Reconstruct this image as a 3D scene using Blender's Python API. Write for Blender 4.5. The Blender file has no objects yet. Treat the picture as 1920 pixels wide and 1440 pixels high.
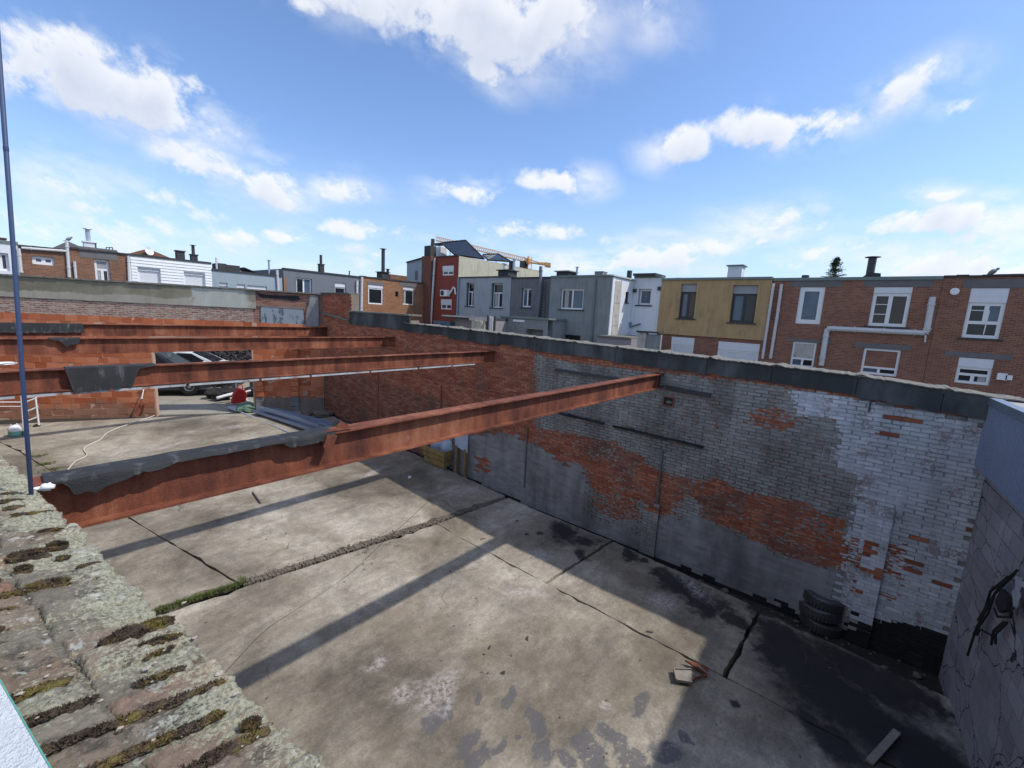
import bpy, math, random
import numpy as np
from mathutils import Vector, noise as mnoise

# ------------------------------------------------------------------ scene, camera, world, sun
scene = bpy.context.scene
COL = scene.collection
rnd = random.Random(7)
EYE = np.array([0.0, 0.0, 4.6])
FPX = 814.7                                   # focal length in pixels of a 1920 wide frame
_R = np.array([[0.6442, -0.763, 0.0524], [-0.0857, -0.1401, -0.9864], [0.76, 0.631, -0.1556]])
_u, _s, _v = np.linalg.svd(_R)
ROT = _u @ _v                                 # rows: right, down, forward

cam_data = bpy.data.cameras.new('camera')
cam = bpy.data.objects.new('camera', cam_data)
COL.objects.link(cam)
cam_data.sensor_width = 36.0
cam_data.lens = FPX / 1920 * 36.0
cam_data.clip_start = 0.05
cam_data.clip_end = 3000
from mathutils import Matrix
m3 = Matrix((ROT[0], -ROT[1], -ROT[2])).transposed()
cam.matrix_world = Matrix.Translation(EYE) @ m3.to_4x4()
scene.camera = cam

SUN = Vector((0.425, -0.65, 1.0)).normalized()
sun_data = bpy.data.lights.new('sun', 'SUN')
sun_data.energy = 3.0
sun_data.angle = math.radians(1.0)
sun_data.color = (1.0, 0.95, 0.86)
sun = bpy.data.objects.new('sun', sun_data)
COL.objects.link(sun)
sun.rotation_euler = (-SUN).to_track_quat('-Z', 'Y').to_euler()
sun.location = (10, -12, 25)

scene.view_settings.view_transform = 'Standard'
scene.view_settings.look = 'None'
scene.view_settings.gamma = 1.0
scene.view_settings.exposure = 0.24
scene.view_settings.use_curve_mapping = False
scene.render.engine = 'CYCLES'
scene.cycles.max_bounces = 6


# ------------------------------------------------------------------ node helper
class NT:
    def __init__(s, tree):
        s.t = tree
        s.N = tree.nodes
        s.L = tree.links

    def new(s, typ, **props):
        n = s.N.new(typ)
        for k, v in props.items():
            setattr(n, k, v)
        return n

    def put(s, sock, val):
        if isinstance(val, bpy.types.NodeSocket):
            s.L.new(val, sock)
        elif val is not None:
            try:
                sock.default_value = val
            except Exception:
                sock.default_value = (val[0], val[1], val[2], 1.0)

    def math(s, op, a, b=None, c=None, clamp=False):
        n = s.new('ShaderNodeMath', operation=op, use_clamp=clamp)
        s.put(n.inputs[0], a)
        if b is not None:
            s.put(n.inputs[1], b)
        if c is not None:
            s.put(n.inputs[2], c)
        return n.outputs[0]

    def vm(s, op, a, b=None):
        n = s.new('ShaderNodeVectorMath', operation=op)
        s.put(n.inputs[0], a)
        if b is not None:
            if op == 'SCALE':
                s.put(n.inputs['Scale'], b)
            else:
                s.put(n.inputs[1], b)
        return n.outputs['Value'] if op in ('DOT_PRODUCT', 'LENGTH', 'DISTANCE') else n.outputs['Vector']

    def mix(s, f, a, b, blend='MIX'):
        n = s.new('ShaderNodeMix', data_type='RGBA', blend_type=blend)
        s.put(n.inputs['Factor'], f)
        for name, v in (('A', a), ('B', b)):
            sock = [i for i in n.inputs if i.name == name and i.type == 'RGBA'][0]
            if isinstance(v, bpy.types.NodeSocket):
                s.L.new(v, sock)
            else:
                sock.default_value = (v[0], v[1], v[2], 1.0)
        return [o for o in n.outputs if o.type == 'RGBA'][0]

    def step(s, x, lo, hi):
        n = s.new('ShaderNodeMapRange', interpolation_type='SMOOTHSTEP')
        s.put(n.inputs['Value'], x)
        n.inputs['From Min'].default_value = lo
        n.inputs['From Max'].default_value = hi
        return n.outputs['Result']

    def ramp(s, x, stops):
        n = s.new('ShaderNodeValToRGB')
        s.put(n.inputs[0], x)
        el = n.color_ramp.elements
        while len(el) < len(stops):
            el.new(0.5)
        for e, (p, c) in zip(el, stops):
            e.position = p
            e.color = (c[0], c[1], c[2], 1.0)
        return n.outputs['Color']

    def noise(s, vec, scale=1.0, detail=4.0, rough=0.55, dist=0.0):
        n = s.new('ShaderNodeTexNoise')
        if vec is not None:
            s.L.new(vec, n.inputs['Vector'])
        n.inputs['Scale'].default_value = scale
        n.inputs['Detail'].default_value = detail
        n.inputs['Roughness'].default_value = rough
        n.inputs['Distortion'].default_value = dist
        return n.outputs['Fac']

    def noisecol(s, vec, scale=1.0, detail=3.0):
        n = s.new('ShaderNodeTexNoise')
        s.L.new(vec, n.inputs['Vector'])
        n.inputs['Scale'].default_value = scale
        n.inputs['Detail'].default_value = detail
        return n.outputs['Color']

    def voro(s, vec, scale=1.0, feature='F1', out='Distance'):
        n = s.new('ShaderNodeTexVoronoi', feature=feature)
        s.L.new(vec, n.inputs['Vector'])
        n.inputs['Scale'].default_value = scale
        return n.outputs[out]

    def pos(s):
        return s.new('ShaderNodeNewGeometry').outputs['Position']

    def sep(s, v):
        n = s.new('ShaderNodeSeparateXYZ')
        s.L.new(v, n.inputs[0])
        return n.outputs

    def comb(s, x, y, z):
        n = s.new('ShaderNodeCombineXYZ')
        s.put(n.inputs[0], x)
        s.put(n.inputs[1], y)
        s.put(n.inputs[2], z)
        return n.outputs[0]


# ------------------------------------------------------------------ pixel <-> place (only to read positions off the photograph)
def ray(p):
    return ROT.T @ np.array([p[0] - 960.0, p[1] - 720.0, FPX])


def on_plane(p, P0, n):
    d = ray(p)
    t = ((np.array(P0) - EYE) @ np.array(n)) / (d @ np.array(n))
    return EYE + t * d


def on_x(p, x):
    return on_plane(p, (x, 0, 0), (1, 0, 0))


def on_y(p, y):
    return on_plane(p, (0, y, 0), (0, 1, 0))


def on_z(p, z):
    return on_plane(p, (0, 0, z), (0, 0, 1))


def proj(P):
    q = ROT @ (np.array(P) - EYE)
    return q[0] / q[2] * FPX + 960, q[1] / q[2] * FPX + 720, q[2]


def fz(y):                                    # the yard falls towards the near end
    return min(0.5, max(0.0, (y - 6.0) * 0.048))


def on_floor(p, dz=0.0):
    z = 0.0
    for _ in range(12):
        P = on_z(p, z + dz)
        z = 0.5 * z + 0.5 * fz(P[1])
    return np.array([P[0], P[1], z + dz])


def inside(x, y, poly):
    c = False
    j = len(poly) - 1
    for i in range(len(poly)):
        xi, yi = poly[i]
        xj, yj = poly[j]
        if (yi > y) != (yj > y) and x < (xj - xi) * (y - yi) / (yj - yi) + xi:
            c = not c
        j = i
    return c


def lerp_tab(x, tab):
    if x <= tab[0][0]:
        return tab[0][1]
    for (a, va), (b, vb) in zip(tab, tab[1:]):
        if x <= b:
            return va + (vb - va) * (x - a) / (b - a)
    return tab[-1][1]


# ------------------------------------------------------------------ sky
world = bpy.data.worlds.new('World')
scene.world = world
world.use_nodes = True
wt = NT(world.node_tree)
for n in list(wt.N):
    wt.N.remove(n)
wdir = wt.vm('NORMALIZE', wt.new('ShaderNodeTexCoord').outputs['Generated'])
sky = wt.new('ShaderNodeTexSky', sky_type='NISHITA')
sky.sun_disc = False
sky.sun_elevation = math.asin(SUN.z)
sky.sun_rotation = math.atan2(SUN.x, SUN.y)
sky.altitude = 30
sky.air_density = 1.0
sky.dust_density = 0.6
sky.ozone_density = 2.2
SKY_STRENGTH = 0.14

# cloud field: a fixed chart of the sky (compass bearing 50 degrees, tangent chart)
cf = Vector((0.77, 0.638, 0.0)).normalized()
cr = Vector((cf.y, -cf.x, 0.0))


def chart(px, py):
    d = ray((px, py))
    f = d @ np.array(cf)
    return d @ np.array(cr) / f, d[2] / f


# (pixel centre, radii in pixels, tilt in degrees clockwise, weight)
CLOUDS = [
    ((700, 10), (120, 55), 10, .9), ((880, 40), (190, 85), 12, 1.25), ((1040, 40), (100, 75), 0, 1.05), ((900, 135), (75, 42), 20, .85), ((570, 8), (50, 25), 10, .6),
    ((1225, 40), (80, 65), 30, .55),
    ((60, 130), (170, 62), 16, 1.0), ((190, 175), (190, 62), 17, 1.15), ((310, 185), (120, 62), 32, 1.0), ((400, 225), (70, 30), 20, .7),
    ((350, 292), (102, 36), 24, 1.1), ((515, 362), (72, 33), 20, 1.05), ((635, 358), (62, 28), 5, .95), ((500, 295), (60, 18), 30, .4),
    ((885, 363), (88, 28), 5, 1.1), ((1058, 343), (66, 30), 5, 1.1), ((1272, 282), (66, 38), 0, .95), ((1470, 242), (135, 36), -2, 1.15),
    ((1710, 172), (100, 45), -27, 1.0), ((1790, 200), (40, 18), -30, .7), ((1630, 165), (50, 20), -30, .45),
    ((1750, 364), (70, 17), -4, .85), ((1790, 412), (150, 32), -6, 1.05), ((1880, 418), (90, 32), -6, .9), ((1865, 366), (40, 14), -8, .7),
    ((1425, 412), (105, 30), -8, .95), ((1380, 450), (170, 28), -10, .85), ((1528, 388), (22, 12), 0, .6), ((1250, 440), (60, 14), 0, .45),
    ((970, 438), (150, 25), 3, .95), ((1180, 490), (160, 30), -4, .9), ((720, 437), (60, 22), 8, .75), ((640, 432), (60, 22), 8, .75), ((545, 442), (65, 18), 8, .75),
    ((320, 425), (85, 25), 14, .7), ((170, 385), (150, 38), 8, .5), ((60, 300), (80, 30), 8, .35), ((250, 460), (330, 40), 6, .5), ((660, 468), (120, 12), 3, .6), ((620, 490), (300, 30), 3, .45),
    ((110, 345), (190, 60), 10, .55), ((330, 380), (150, 45), 12, .55), ((120, 430), (200, 40), 4, .6), ((420, 440), (160, 30), 8, .55), ((830, 455), (120, 22), 3, .7), ((1100, 455), (120, 18), 0, .6), ((110, 95), (150, 60), 14, .8), ((1640, 470), (130, 22), 0, .65), ((1840, 455), (120, 26), 0, .8),
    ((1800, 500), (180, 38), 0, .95), ((1540, 480), (70, 20), 0, .6), ((1380, 505), (240, 20), 0, .55), ((1010, 490), (160, 22), 3, .6),
]


# the cloud chart is computed here, once, as a density field (no file is read)
CX0, CX1, CY0, CY1 = -1.9, 1.9, -.06, 1.64
NXI, NYI = 2280, 1020


def _lattice(seed):
    return np.random.RandomState(seed).rand(256, 256).astype(np.float32)


def vnoise(x, y, tab):
    xi, yi = np.floor(x), np.floor(y)
    fx, fy = x - xi, y - yi
    xi, yi = xi.astype(np.int32) & 255, yi.astype(np.int32) & 255
    fx = fx * fx * fx * (fx * (fx * 6 - 15) + 10)
    fy = fy * fy * fy * (fy * (fy * 6 - 15) + 10)
    x2, y2 = (xi + 1) & 255, (yi + 1) & 255
    a, b, c, d = tab[yi, xi], tab[yi, x2], tab[y2, xi], tab[y2, x2]
    return (a * (1 - fx) + b * fx) * (1 - fy) + (c * (1 - fx) + d * fx) * fy


def fbm(x, y, octv, seed, gain=.55):
    out, amp, tot = 0, 1.0, 0.0
    ca, sa = math.cos(.6), math.sin(.6)
    for o in range(octv):
        out = out + amp * vnoise(x, y, _lattice(seed + o))
        tot += amp
        amp *= gain
        x, y = (x * ca - y * sa) * 2.03 + 17.3, (x * sa + y * ca) * 2.03 + 5.1
    return out / tot


gx, gy = np.meshgrid(np.linspace(CX0, CX1, NXI, dtype=np.float32), np.linspace(CY0, CY1, NYI, dtype=np.float32))
persp = 1.0 / (gy + .45)                       # clouds get smaller and flatter towards the horizon
wx = fbm(gx * 7 * persp ** .5, gy * 12 * persp, 4, 100) - .5
wy = fbm(gx * 7 * persp ** .5, gy * 12 * persp, 4, 200) - .5
qx, qy = gx + wx * (.045 + .07 * np.clip(gy, 0, 1)), gy + wy * (.022 + .05 * np.clip(gy, 0, 1))
acc = np.zeros_like(gx)
for (cx, cy), (rx, ry), tilt, w in CLOUDS:
    x, y = chart(cx, cy)
    x1, y1 = chart(cx + rx, cy)
    x2, y2 = chart(cx, cy - ry)
    RX, RY = 1.04 * math.hypot(x1 - x, y1 - y), 1.10 * math.hypot(x2 - x, y2 - y)
    a = math.atan2(y1 - y, x1 - x) - math.radians(tilt)
    u = ((qx - x) * math.cos(a) + (qy - y) * math.sin(a)) / RX
    v = (-(qx - x) * math.sin(a) + (qy - y) * math.cos(a)) / RY
    v = np.where(v < 0, v * 1.15, v)           # flatter undersides
    acc = np.maximum(acc, w * np.exp(-.85 * (u * u + v * v)))
n1 = fbm(gx * 8 * persp ** .6, gy * 13 * persp ** .8, 9, 300, .64)
n2 = fbm(gx * 3, gy * 6, 5, 400)
den = acc + (n1 - .5) * 2.3 * (.28 + .8 * acc) - .45
den += .10 * (n2 - .5)
core = np.clip(den / .52, 0, 1)
core = core * core * (3 - 2 * core)
veil = np.clip((acc - .06) / .8, 0, 1) * np.clip(3.2 * (fbm(gx * 5 * persp ** .5 + gy * 2, gy * 14 * persp, 8, 500, .62) - .40), 0, 1)
cmask = np.clip(np.maximum(core * .97, veil * .72) + .25 * veil * (1 - core), 0, 1)
# light on the clouds: thick parts and the sides away from the sun are greyer
thick = np.clip(den / .9, 0, 1)
sh = np.zeros_like(thick)
for k in range(1, 9):
    sy, sx = int(4.2 * k), int(1.2 * k)
    sh[:-sy, :-sx] += thick[sy:, sx:]
sh = np.clip(sh / 8 * 1.25, 0, 1)
sh = np.clip(sh * (.65 + .9 * (n1 - .4)), 0, 1)
buf = np.zeros((NYI, NXI, 4), np.float32)
buf[..., 0], buf[..., 1], buf[..., 3] = cmask, sh, 1
cimg = bpy.data.images.new('cloud_chart', NXI, NYI, alpha=False, float_buffer=True)
cimg.colorspace_settings.name = 'Non-Color'
cimg.pixels.foreach_set(buf.ravel())
cimg.update()
cimg.pack()

fw = wt.vm('DOT_PRODUCT', wdir, tuple(cf))
fwc = wt.math('MAXIMUM', fw, .12)
up = wt.sep(wdir)[2]
cxx = wt.math('DIVIDE', wt.vm('DOT_PRODUCT', wdir, tuple(cr)), fwc)
cyy = wt.math('DIVIDE', up, fwc)
uvx = wt.math('DIVIDE', wt.math('SUBTRACT', cxx, CX0), CX1 - CX0)
uvy = wt.math('DIVIDE', wt.math('SUBTRACT', cyy, CY0), CY1 - CY0)
ti = wt.new('ShaderNodeTexImage', interpolation='Linear', extension='EXTEND')
ti.image = cimg
wt.L.new(wt.comb(uvx, uvy, 0.0), ti.inputs['Vector'])
tc = wt.new('ShaderNodeSeparateColor')
wt.L.new(ti.outputs['Color'], tc.inputs[0])
# unseen rest of the sky: broken clouds, cover raised for neutral fill light
pl = wt.vm('SCALE', wt.comb(wt.sep(wdir)[0], wt.sep(wdir)[1], 0.0), wt.math('DIVIDE', 1.0, wt.math('MAXIMUM', up, .08)))
gen = wt.step(wt.noise(pl, .9, 5.0, .58), .46, .62)
front = wt.math('MULTIPLY', wt.step(fw, .30, .42), wt.step(wt.math('ABSOLUTE', cxx), 1.85, 1.6))
front = wt.math('MULTIPLY', front, wt.step(cyy, 1.6, 1.4))
mask = wt.math('ADD', wt.math('MULTIPLY', tc.outputs[0], front), wt.math('MULTIPLY', gen, wt.math('SUBTRACT', 1.0, front)))
ccol = wt.mix(tc.outputs[1], (.85, .86, .89), (.58, .63, .74))
horizon = wt.math('SUBTRACT', 1.0, wt.step(up, .0, .34), clamp=True)
skyc = wt.vm('SCALE', sky.outputs['Color'], SKY_STRENGTH)
skyc = wt.vm('MULTIPLY', skyc, (1.02, 1.12, 1.29))
skyc = wt.mix(wt.math('MULTIPLY', horizon, .58), skyc, (.50, .63, .82))
above = wt.step(up, -.01, .0)
final = wt.mix(wt.math('MULTIPLY', wt.math('MULTIPLY', mask, .95), above), skyc, ccol)
bg = wt.new('ShaderNodeBackground')
wt.L.new(final, bg.inputs['Color'])
bg.inputs['Strength'].default_value = 1.0
wo = wt.new('ShaderNodeOutputWorld')
wt.L.new(bg.outputs[0], wo.inputs['Surface'])
world.cycles.sampling_method = 'MANUAL'
world.cycles.sample_map_resolution = 512


# ------------------------------------------------------------------ objects
def tag(o, label=None, cat=None, group=None, kind=None):
    if label:
        o['label'] = label
    if cat:
        o['category'] = cat
    if group:
        o['group'] = group
    if kind:
        o['kind'] = kind
    return o


def wloc(o):
    v = Vector((0, 0, 0))
    while o is not None:
        v = v + Vector(o.location)
        o = o.parent
    return v


def thing(name, label, cat, loc=(0, 0, 0), group=None):
    o = bpy.data.objects.new(name, None)
    o.empty_display_size = .2
    COL.objects.link(o)
    o.location = Vector([float(c) for c in loc])
    return tag(o, label, cat, group)


class MB:
    def __init__(s):
        s.v, s.f, s.m = [], [], []

    def face(s, pts, m=0):
        i = len(s.v)
        s.v += [tuple(float(c) for c in p) for p in pts]
        s.f.append(tuple(range(i, i + len(pts))))
        s.m.append(m)

    def mesh(s, verts, faces, m=0):
        i = len(s.v)
        s.v += [tuple(float(c) for c in p) for p in verts]
        for f in faces:
            s.f.append(tuple(k + i for k in f))
            s.m.append(m)

    def obox(s, c, ax, ay, az, m=0):
        c, ax, ay, az = [np.array(q, float) for q in (c, ax, ay, az)]
        vs = [c + i * ax + j * ay + k * az for k in (-1, 1) for j in (-1, 1) for i in (-1, 1)]
        s.mesh(vs, [(0, 2, 3, 1), (4, 5, 7, 6), (0, 1, 5, 4), (2, 6, 7, 3), (0, 4, 6, 2), (1, 3, 7, 5)], m)

    def box(s, x0, x1, y0, y1, z0, z1, m=0):
        s.obox(((x0 + x1) / 2, (y0 + y1) / 2, (z0 + z1) / 2), ((x1 - x0) / 2, 0, 0), (0, (y1 - y0) / 2, 0), (0, 0, (z1 - z0) / 2), m)

    def beam(s, p0, p1, w, h, m=0, up=(0, 0, 1)):
        p0, p1 = np.array(p0, float), np.array(p1, float)
        d = p1 - p0
        L = np.linalg.norm(d)
        d = d / L
        upv = np.array(up, float)
        if abs(d @ upv) > .98:
            upv = np.array([0, 1.0, 0])
        sd = np.cross(d, upv)
        sd /= np.linalg.norm(sd)
        u2 = np.cross(sd, d)
        s.obox((p0 + p1) / 2, d * L / 2, sd * w / 2, u2 * h / 2, m)

    def tube(s, pts, r, n=6, m=0, r1=None, cap=True):
        pts = [np.array(p, float) for p in pts]
        rings = []
        prev = None
        for i, p in enumerate(pts):
            d = pts[min(i + 1, len(pts) - 1)] - pts[max(i - 1, 0)]
            d = d / (np.linalg.norm(d) + 1e-9)
            if prev is None:
                a = np.cross(d, [0, 0, 1.0])
                if np.linalg.norm(a) < .05:
                    a = np.cross(d, [0, 1.0, 0])
            else:
                a = prev - d * (prev @ d)
            a /= np.linalg.norm(a)
            prev = a
            b = np.cross(d, a)
            rr = r if r1 is None else r + (r1 - r) * i / max(1, len(pts) - 1)
            rings.append([p + rr * (math.cos(2 * math.pi * k / n) * a + math.sin(2 * math.pi * k / n) * b) for k in range(n)])
        vs = [q for rg in rings for q in rg]
        fs = []
        for i in range(len(rings) - 1):
            for k in range(n):
                fs.append((i * n + k, i * n + (k + 1) % n, (i + 1) * n + (k + 1) % n, (i + 1) * n + k))
        if cap:
            fs.append(tuple(range(n))[::-1])
            fs.append(tuple((len(rings) - 1) * n + k for k in range(n)))
        s.mesh(vs, fs, m)

    def prism(s, poly, vec, m=0):
        a = [np.array(p, float) for p in poly]
        v = np.array(vec, float)
        n = len(a)
        vs = a + [p + v for p in a]
        fs = [tuple(range(n))[::-1], tuple(range(n, 2 * n))] + [(i, (i + 1) % n, n + (i + 1) % n, n + i) for i in range(n)]
        s.mesh(vs, fs, m)

    def lathe(s, c, axis, prof, n=16, m=0):
        c = np.array(c, float)
        ax = np.array(axis, float)
        ax /= np.linalg.norm(ax)
        a = np.cross(ax, [0.3, 0.5, 0.81])
        a /= np.linalg.norm(a)
        b = np.cross(ax, a)
        vs, fs = [], []
        for r, h in prof:
            for k in range(n):
                t = 2 * math.pi * k / n
                vs.append(c + ax * h + r * (math.cos(t) * a + math.sin(t) * b))
        for i in range(len(prof) - 1):
            for k in range(n):
                fs.append((i * n + k, i * n + (k + 1) % n, (i + 1) * n + (k + 1) % n, (i + 1) * n + k))
        s.mesh(vs, fs, m)

    def lump(s, c, rx, ry, rz, seed=0, nu=10, nv=6, amp=.25, m=0, freq=2.0):
        vs, fs = [], []
        for j in range(nv + 1):
            ph = math.pi * j / nv
            for i in range(nu):
                th = 2 * math.pi * i / nu
                d = Vector((math.sin(ph) * math.cos(th), math.sin(ph) * math.sin(th), math.cos(ph)))
                k = 1 + amp * mnoise.noise(d * freq + Vector((seed * 3.1, seed * 1.7, seed)))
                vs.append((c[0] + d.x * rx * k, c[1] + d.y * ry * k, c[2] + d.z * rz * k))
        for j in range(nv):
            for i in range(nu):
                fs.append((j * nu + i, (j + 1) * nu + i, (j + 1) * nu + (i + 1) % nu, j * nu + (i + 1) % nu))
        s.mesh(vs, fs, m)

    def build(s, name, mats, parent=None, smooth=False, local=False):
        me = bpy.data.meshes.new(name)
        me.from_pydata(s.v, [], s.f)
        if not isinstance(mats, (list, tuple)):
            mats = [mats]
        for m in mats:
            me.materials.append(m)
        if len(mats) > 1:
            me.polygons.foreach_set('material_index', s.m)
        if smooth:
            me.polygons.foreach_set('use_smooth', [True] * len(s.f))
        me.update()
        o = bpy.data.objects.new(name, me)
        COL.objects.link(o)
        if parent is not None:
            o.parent = parent
            if not local:
                o.location = -wloc(parent)
        return o


# ------------------------------------------------------------------ materials
MATS = {}


def pbr(name, fn):
    m = bpy.data.materials.new(name)
    m.use_nodes = True
    t = NT(m.node_tree)
    b = t.N['Principled BSDF']
    r = fn(t)
    t.put(b.inputs['Base Color'], r['color'])
    t.put(b.inputs['Roughness'], r.get('rough', .85))
    t.put(b.inputs['Metallic'], r.get('metal', 0.0))
    t.put(b.inputs['Specular IOR Level'], r.get('spec', .35))
    if 'bump' in r:
        bn = t.new('ShaderNodeBump')
        bn.inputs['Distance'].default_value = r.get('dist', .01)
        bn.inputs['Strength'].default_value = r.get('strength', .6)
        t.L.new(r['bump'], bn.inputs['Height'])
        t.L.new(bn.outputs[0], b.inputs['Normal'])
    MATS[name] = m
    return m


def plain(name, col, rough=.85, var=.25, scale=2.5, fine=40., streak=0., bump=.3, metal=0., spec=.35, dist=.004, dirt=None, dirt_amt=.5):
    def fn(t):
        p = t.pos()
        a = t.noise(p, scale, 5, .6)
        f = t.noise(p, fine, 3, .6)
        k = t.math('ADD', t.math('MULTIPLY', t.math('SUBTRACT', a, .5), 2 * var), t.math('MULTIPLY', t.math('SUBTRACT', f, .5), var))
        if streak:
            sv = t.vm('MULTIPLY', p, (1, 1, .12))
            sn = t.noise(sv, 7.0, 4, .6)
            k = t.math('ADD', k, t.math('MULTIPLY', t.math('SUBTRACT', sn, .5), 2 * streak))
        k = t.math('ADD', k, 1.0)
        c = t.vm('SCALE', tuple(col), k)
        if dirt:
            dm = t.step(t.noise(t.vm('MULTIPLY', p, (1, 1, .35)), scale * 1.7, 6, .65), .52, .7)
            c = t.mix(t.math('MULTIPLY', dm, dirt_amt), c, dirt)
        r = dict(color=c, rough=rough, metal=metal, spec=spec)
        if bump:
            r['bump'] = f
            r['strength'] = bump
            r['dist'] = dist
        return r
    return pbr(name, fn)


def brickwork(name, tvec, lo, hi, mortar, bw=.21, bh=.065, ms=.011, wash=None, wash_amt=0., var=.25, wobble=.012):
    """courses too small to tell apart singly; tvec is the direction the wall runs in"""
    def fn(t):
        p = t.pos()
        u = t.vm('DOT_PRODUCT', p, tvec)
        v = t.comb(u, t.sep(p)[2], 0.0)
        wob = t.vm('SCALE', t.vm('SUBTRACT', t.noisecol(v, 6.0, 2), (.5, .5, .5)), wobble)
        v = t.vm('ADD', v, wob)
        b = t.new('ShaderNodeTexBrick')
        t.L.new(v, b.inputs['Vector'])
        b.inputs['Color1'].default_value = (*lo, 1)
        b.inputs['Color2'].default_value = (*hi, 1)
        b.inputs['Mortar'].default_value = (*mortar, 1)
        b.inputs['Scale'].default_value = 1.0
        b.inputs['Brick Width'].default_value = bw
        b.inputs['Row Height'].default_value = bh
        b.inputs['Mortar Size'].default_value = ms
        b.inputs['Mortar Smooth'].default_value = .3
        b.inputs['Bias'].default_value = 0.0
        k = t.math('ADD', 1 - var, t.math('MULTIPLY', t.noise(p, 1.3, 5, .6), 2 * var))
        k = t.math('MULTIPLY', k, t.math('ADD', .75, t.math('MULTIPLY', t.noise(p, 30, 2), .5)))
        c = t.vm('SCALE', b.outputs['Color'], k)
        if wash:
            wm = t.step(t.noise(t.vm('MULTIPLY', v, (.6, 1.6, 1)), 7.0, 6, .7), .45, .62)
            c = t.mix(t.math('MULTIPLY', wm, wash_amt), c, wash)
        h = t.math('ADD', t.math('SUBTRACT', 1.0, b.outputs['Fac']), t.math('MULTIPLY', t.noise(p, 50, 2), .4))
        return dict(color=c, rough=.9, spec=.2, bump=h, strength=.7, dist=.008)
    return pbr(name, fn)


def rand01(t):
    a = t.new('ShaderNodeObjectInfo').outputs['Random']
    b = t.new('ShaderNodeNewGeometry').outputs['Random Per Island']
    return t.math('FRACT', t.math('ADD', t.math('MULTIPLY', a, 7.13), t.math('MULTIPLY', b, 5.77)))
# ------------------------------------------------------------------ shared materials
def _bare(lo, mid, hi, dirt, dirt_amt, name):
    def fn(t):
        p = t.pos()
        r = rand01(t)
        c = t.ramp(r, [(0.0, lo), (.45, mid), (1.0, hi)])
        k = t.math('ADD', .62, t.math('MULTIPLY', t.noise(p, 1.1, 6, .62), .76))
        c = t.vm('SCALE', c, k)
        g = t.noise(p, 45, 3)
        c = t.vm('SCALE', c, t.math('ADD', .7, t.math('MULTIPLY', g, .6)))
        dm = t.step(t.noise(t.vm('MULTIPLY', p, (1, 1, .5)), 1.6, 8, .7), .48, .66)
        c = t.mix(t.math('MULTIPLY', dm, dirt_amt), c, dirt)
        return dict(color=c, rough=.92, spec=.15, bump=g, strength=.5, dist=.006)
    return pbr(name, fn)


_bare((.27, .080, .047), (.37, .115, .064), (.46, .185, .11), (.19, .115, .088), .5, 'bare_brick')
_bare((.20, .072, .050), (.27, .105, .07), (.33, .165, .115), (.11, .078, .062), .65, 'stained_brick')


def _paint(name, col, dirt, amt, chips=None, chip_amt=0.):
    def fn(t):
        p = t.pos()
        r = rand01(t)
        k = t.math('ADD', .84, t.math('MULTIPLY', r, .28))
        c = t.vm('SCALE', tuple(col), k)
        a = t.noise(t.vm('MULTIPLY', p, (1, 1, .45)), 1.2, 7, .65)
        c = t.mix(t.math('MULTIPLY', t.step(a, .42, .68), amt), c, dirt)
        sk = t.noise(t.vm('MULTIPLY', p, (1, 1, .09)), 6.0, 4, .6)
        c = t.vm('SCALE', c, t.math('ADD', .70, t.math('MULTIPLY', sk, .6)))
        g = t.noise(p, 38, 4, .65)
        if chips:
            cm = t.step(t.math('ADD', g, t.math('MULTIPLY', t.math('SUBTRACT', t.noise(p, 3.2, 6, .65), .5), 1.5)), .63, .67)
            c = t.mix(t.math('MULTIPLY', cm, chip_amt), c, chips)
        return dict(color=c, rough=.8, spec=.25, bump=g, strength=.45, dist=.006)
    return pbr(name, fn)


_paint('grey_paint', (.29, .285, .27), (.13, .126, .118), .75, (.15, .055, .035), .35)
_paint('groove', (.165, .162, .155), (.03, .03, .03), .6)
_paint('white_groove', (.42, .44, .46), (.10, .095, .09), .7)
_paint('white_paint', (.55, .58, .63), (.34, .36, .38), .6, (.17, .075, .05), .55)
_paint('cement_render', (.26, .26, .26), (.105, .103, .10), .8)
_paint('tar', (.022, .022, .025), (.04, .04, .042), .6)
_paint('mortar', (.24, .19, .155), (.11, .085, .07), .7)
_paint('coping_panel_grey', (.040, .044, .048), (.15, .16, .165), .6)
plain('tile_lichen', (.18, .172, .15), .95, .6, 7, 60, 0, .6, dirt=(.05, .05, .047), dirt_amt=.95)


def _concrete_block(t):
    p = t.pos()
    r = rand01(t)
    c = t.vm('SCALE', (.30, .285, .29), t.math('ADD', .85, t.math('MULTIPLY', r, .3)))
    a = t.noise(p, 1.3, 6, .65)
    c = t.vm('SCALE', c, t.math('ADD', .6, t.math('MULTIPLY', a, .8)))
    g = t.noise(p, 90, 3, .7)
    pits = t.step(t.voro(p, 70), .12, .3)
    c = t.mix(pits, t.vm('SCALE', c, .45), c)
    e = t.new('ShaderNodeTexVoronoi', feature='DISTANCE_TO_EDGE')
    wv = t.vm('ADD', p, t.vm('SCALE', t.noisecol(p, 3.0, 4), .35))
    t.L.new(wv, e.inputs['Vector'])
    e.inputs['Scale'].default_value = 1.4
    crack = t.step(e.outputs['Distance'], .004, .012)
    c = t.mix(crack, (.035, .033, .035), c)
    return dict(color=c, rough=.95, spec=.15, bump=t.math('ADD', g, pits), strength=.8, dist=.006)


pbr('concrete_block_grey', _concrete_block)


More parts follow.
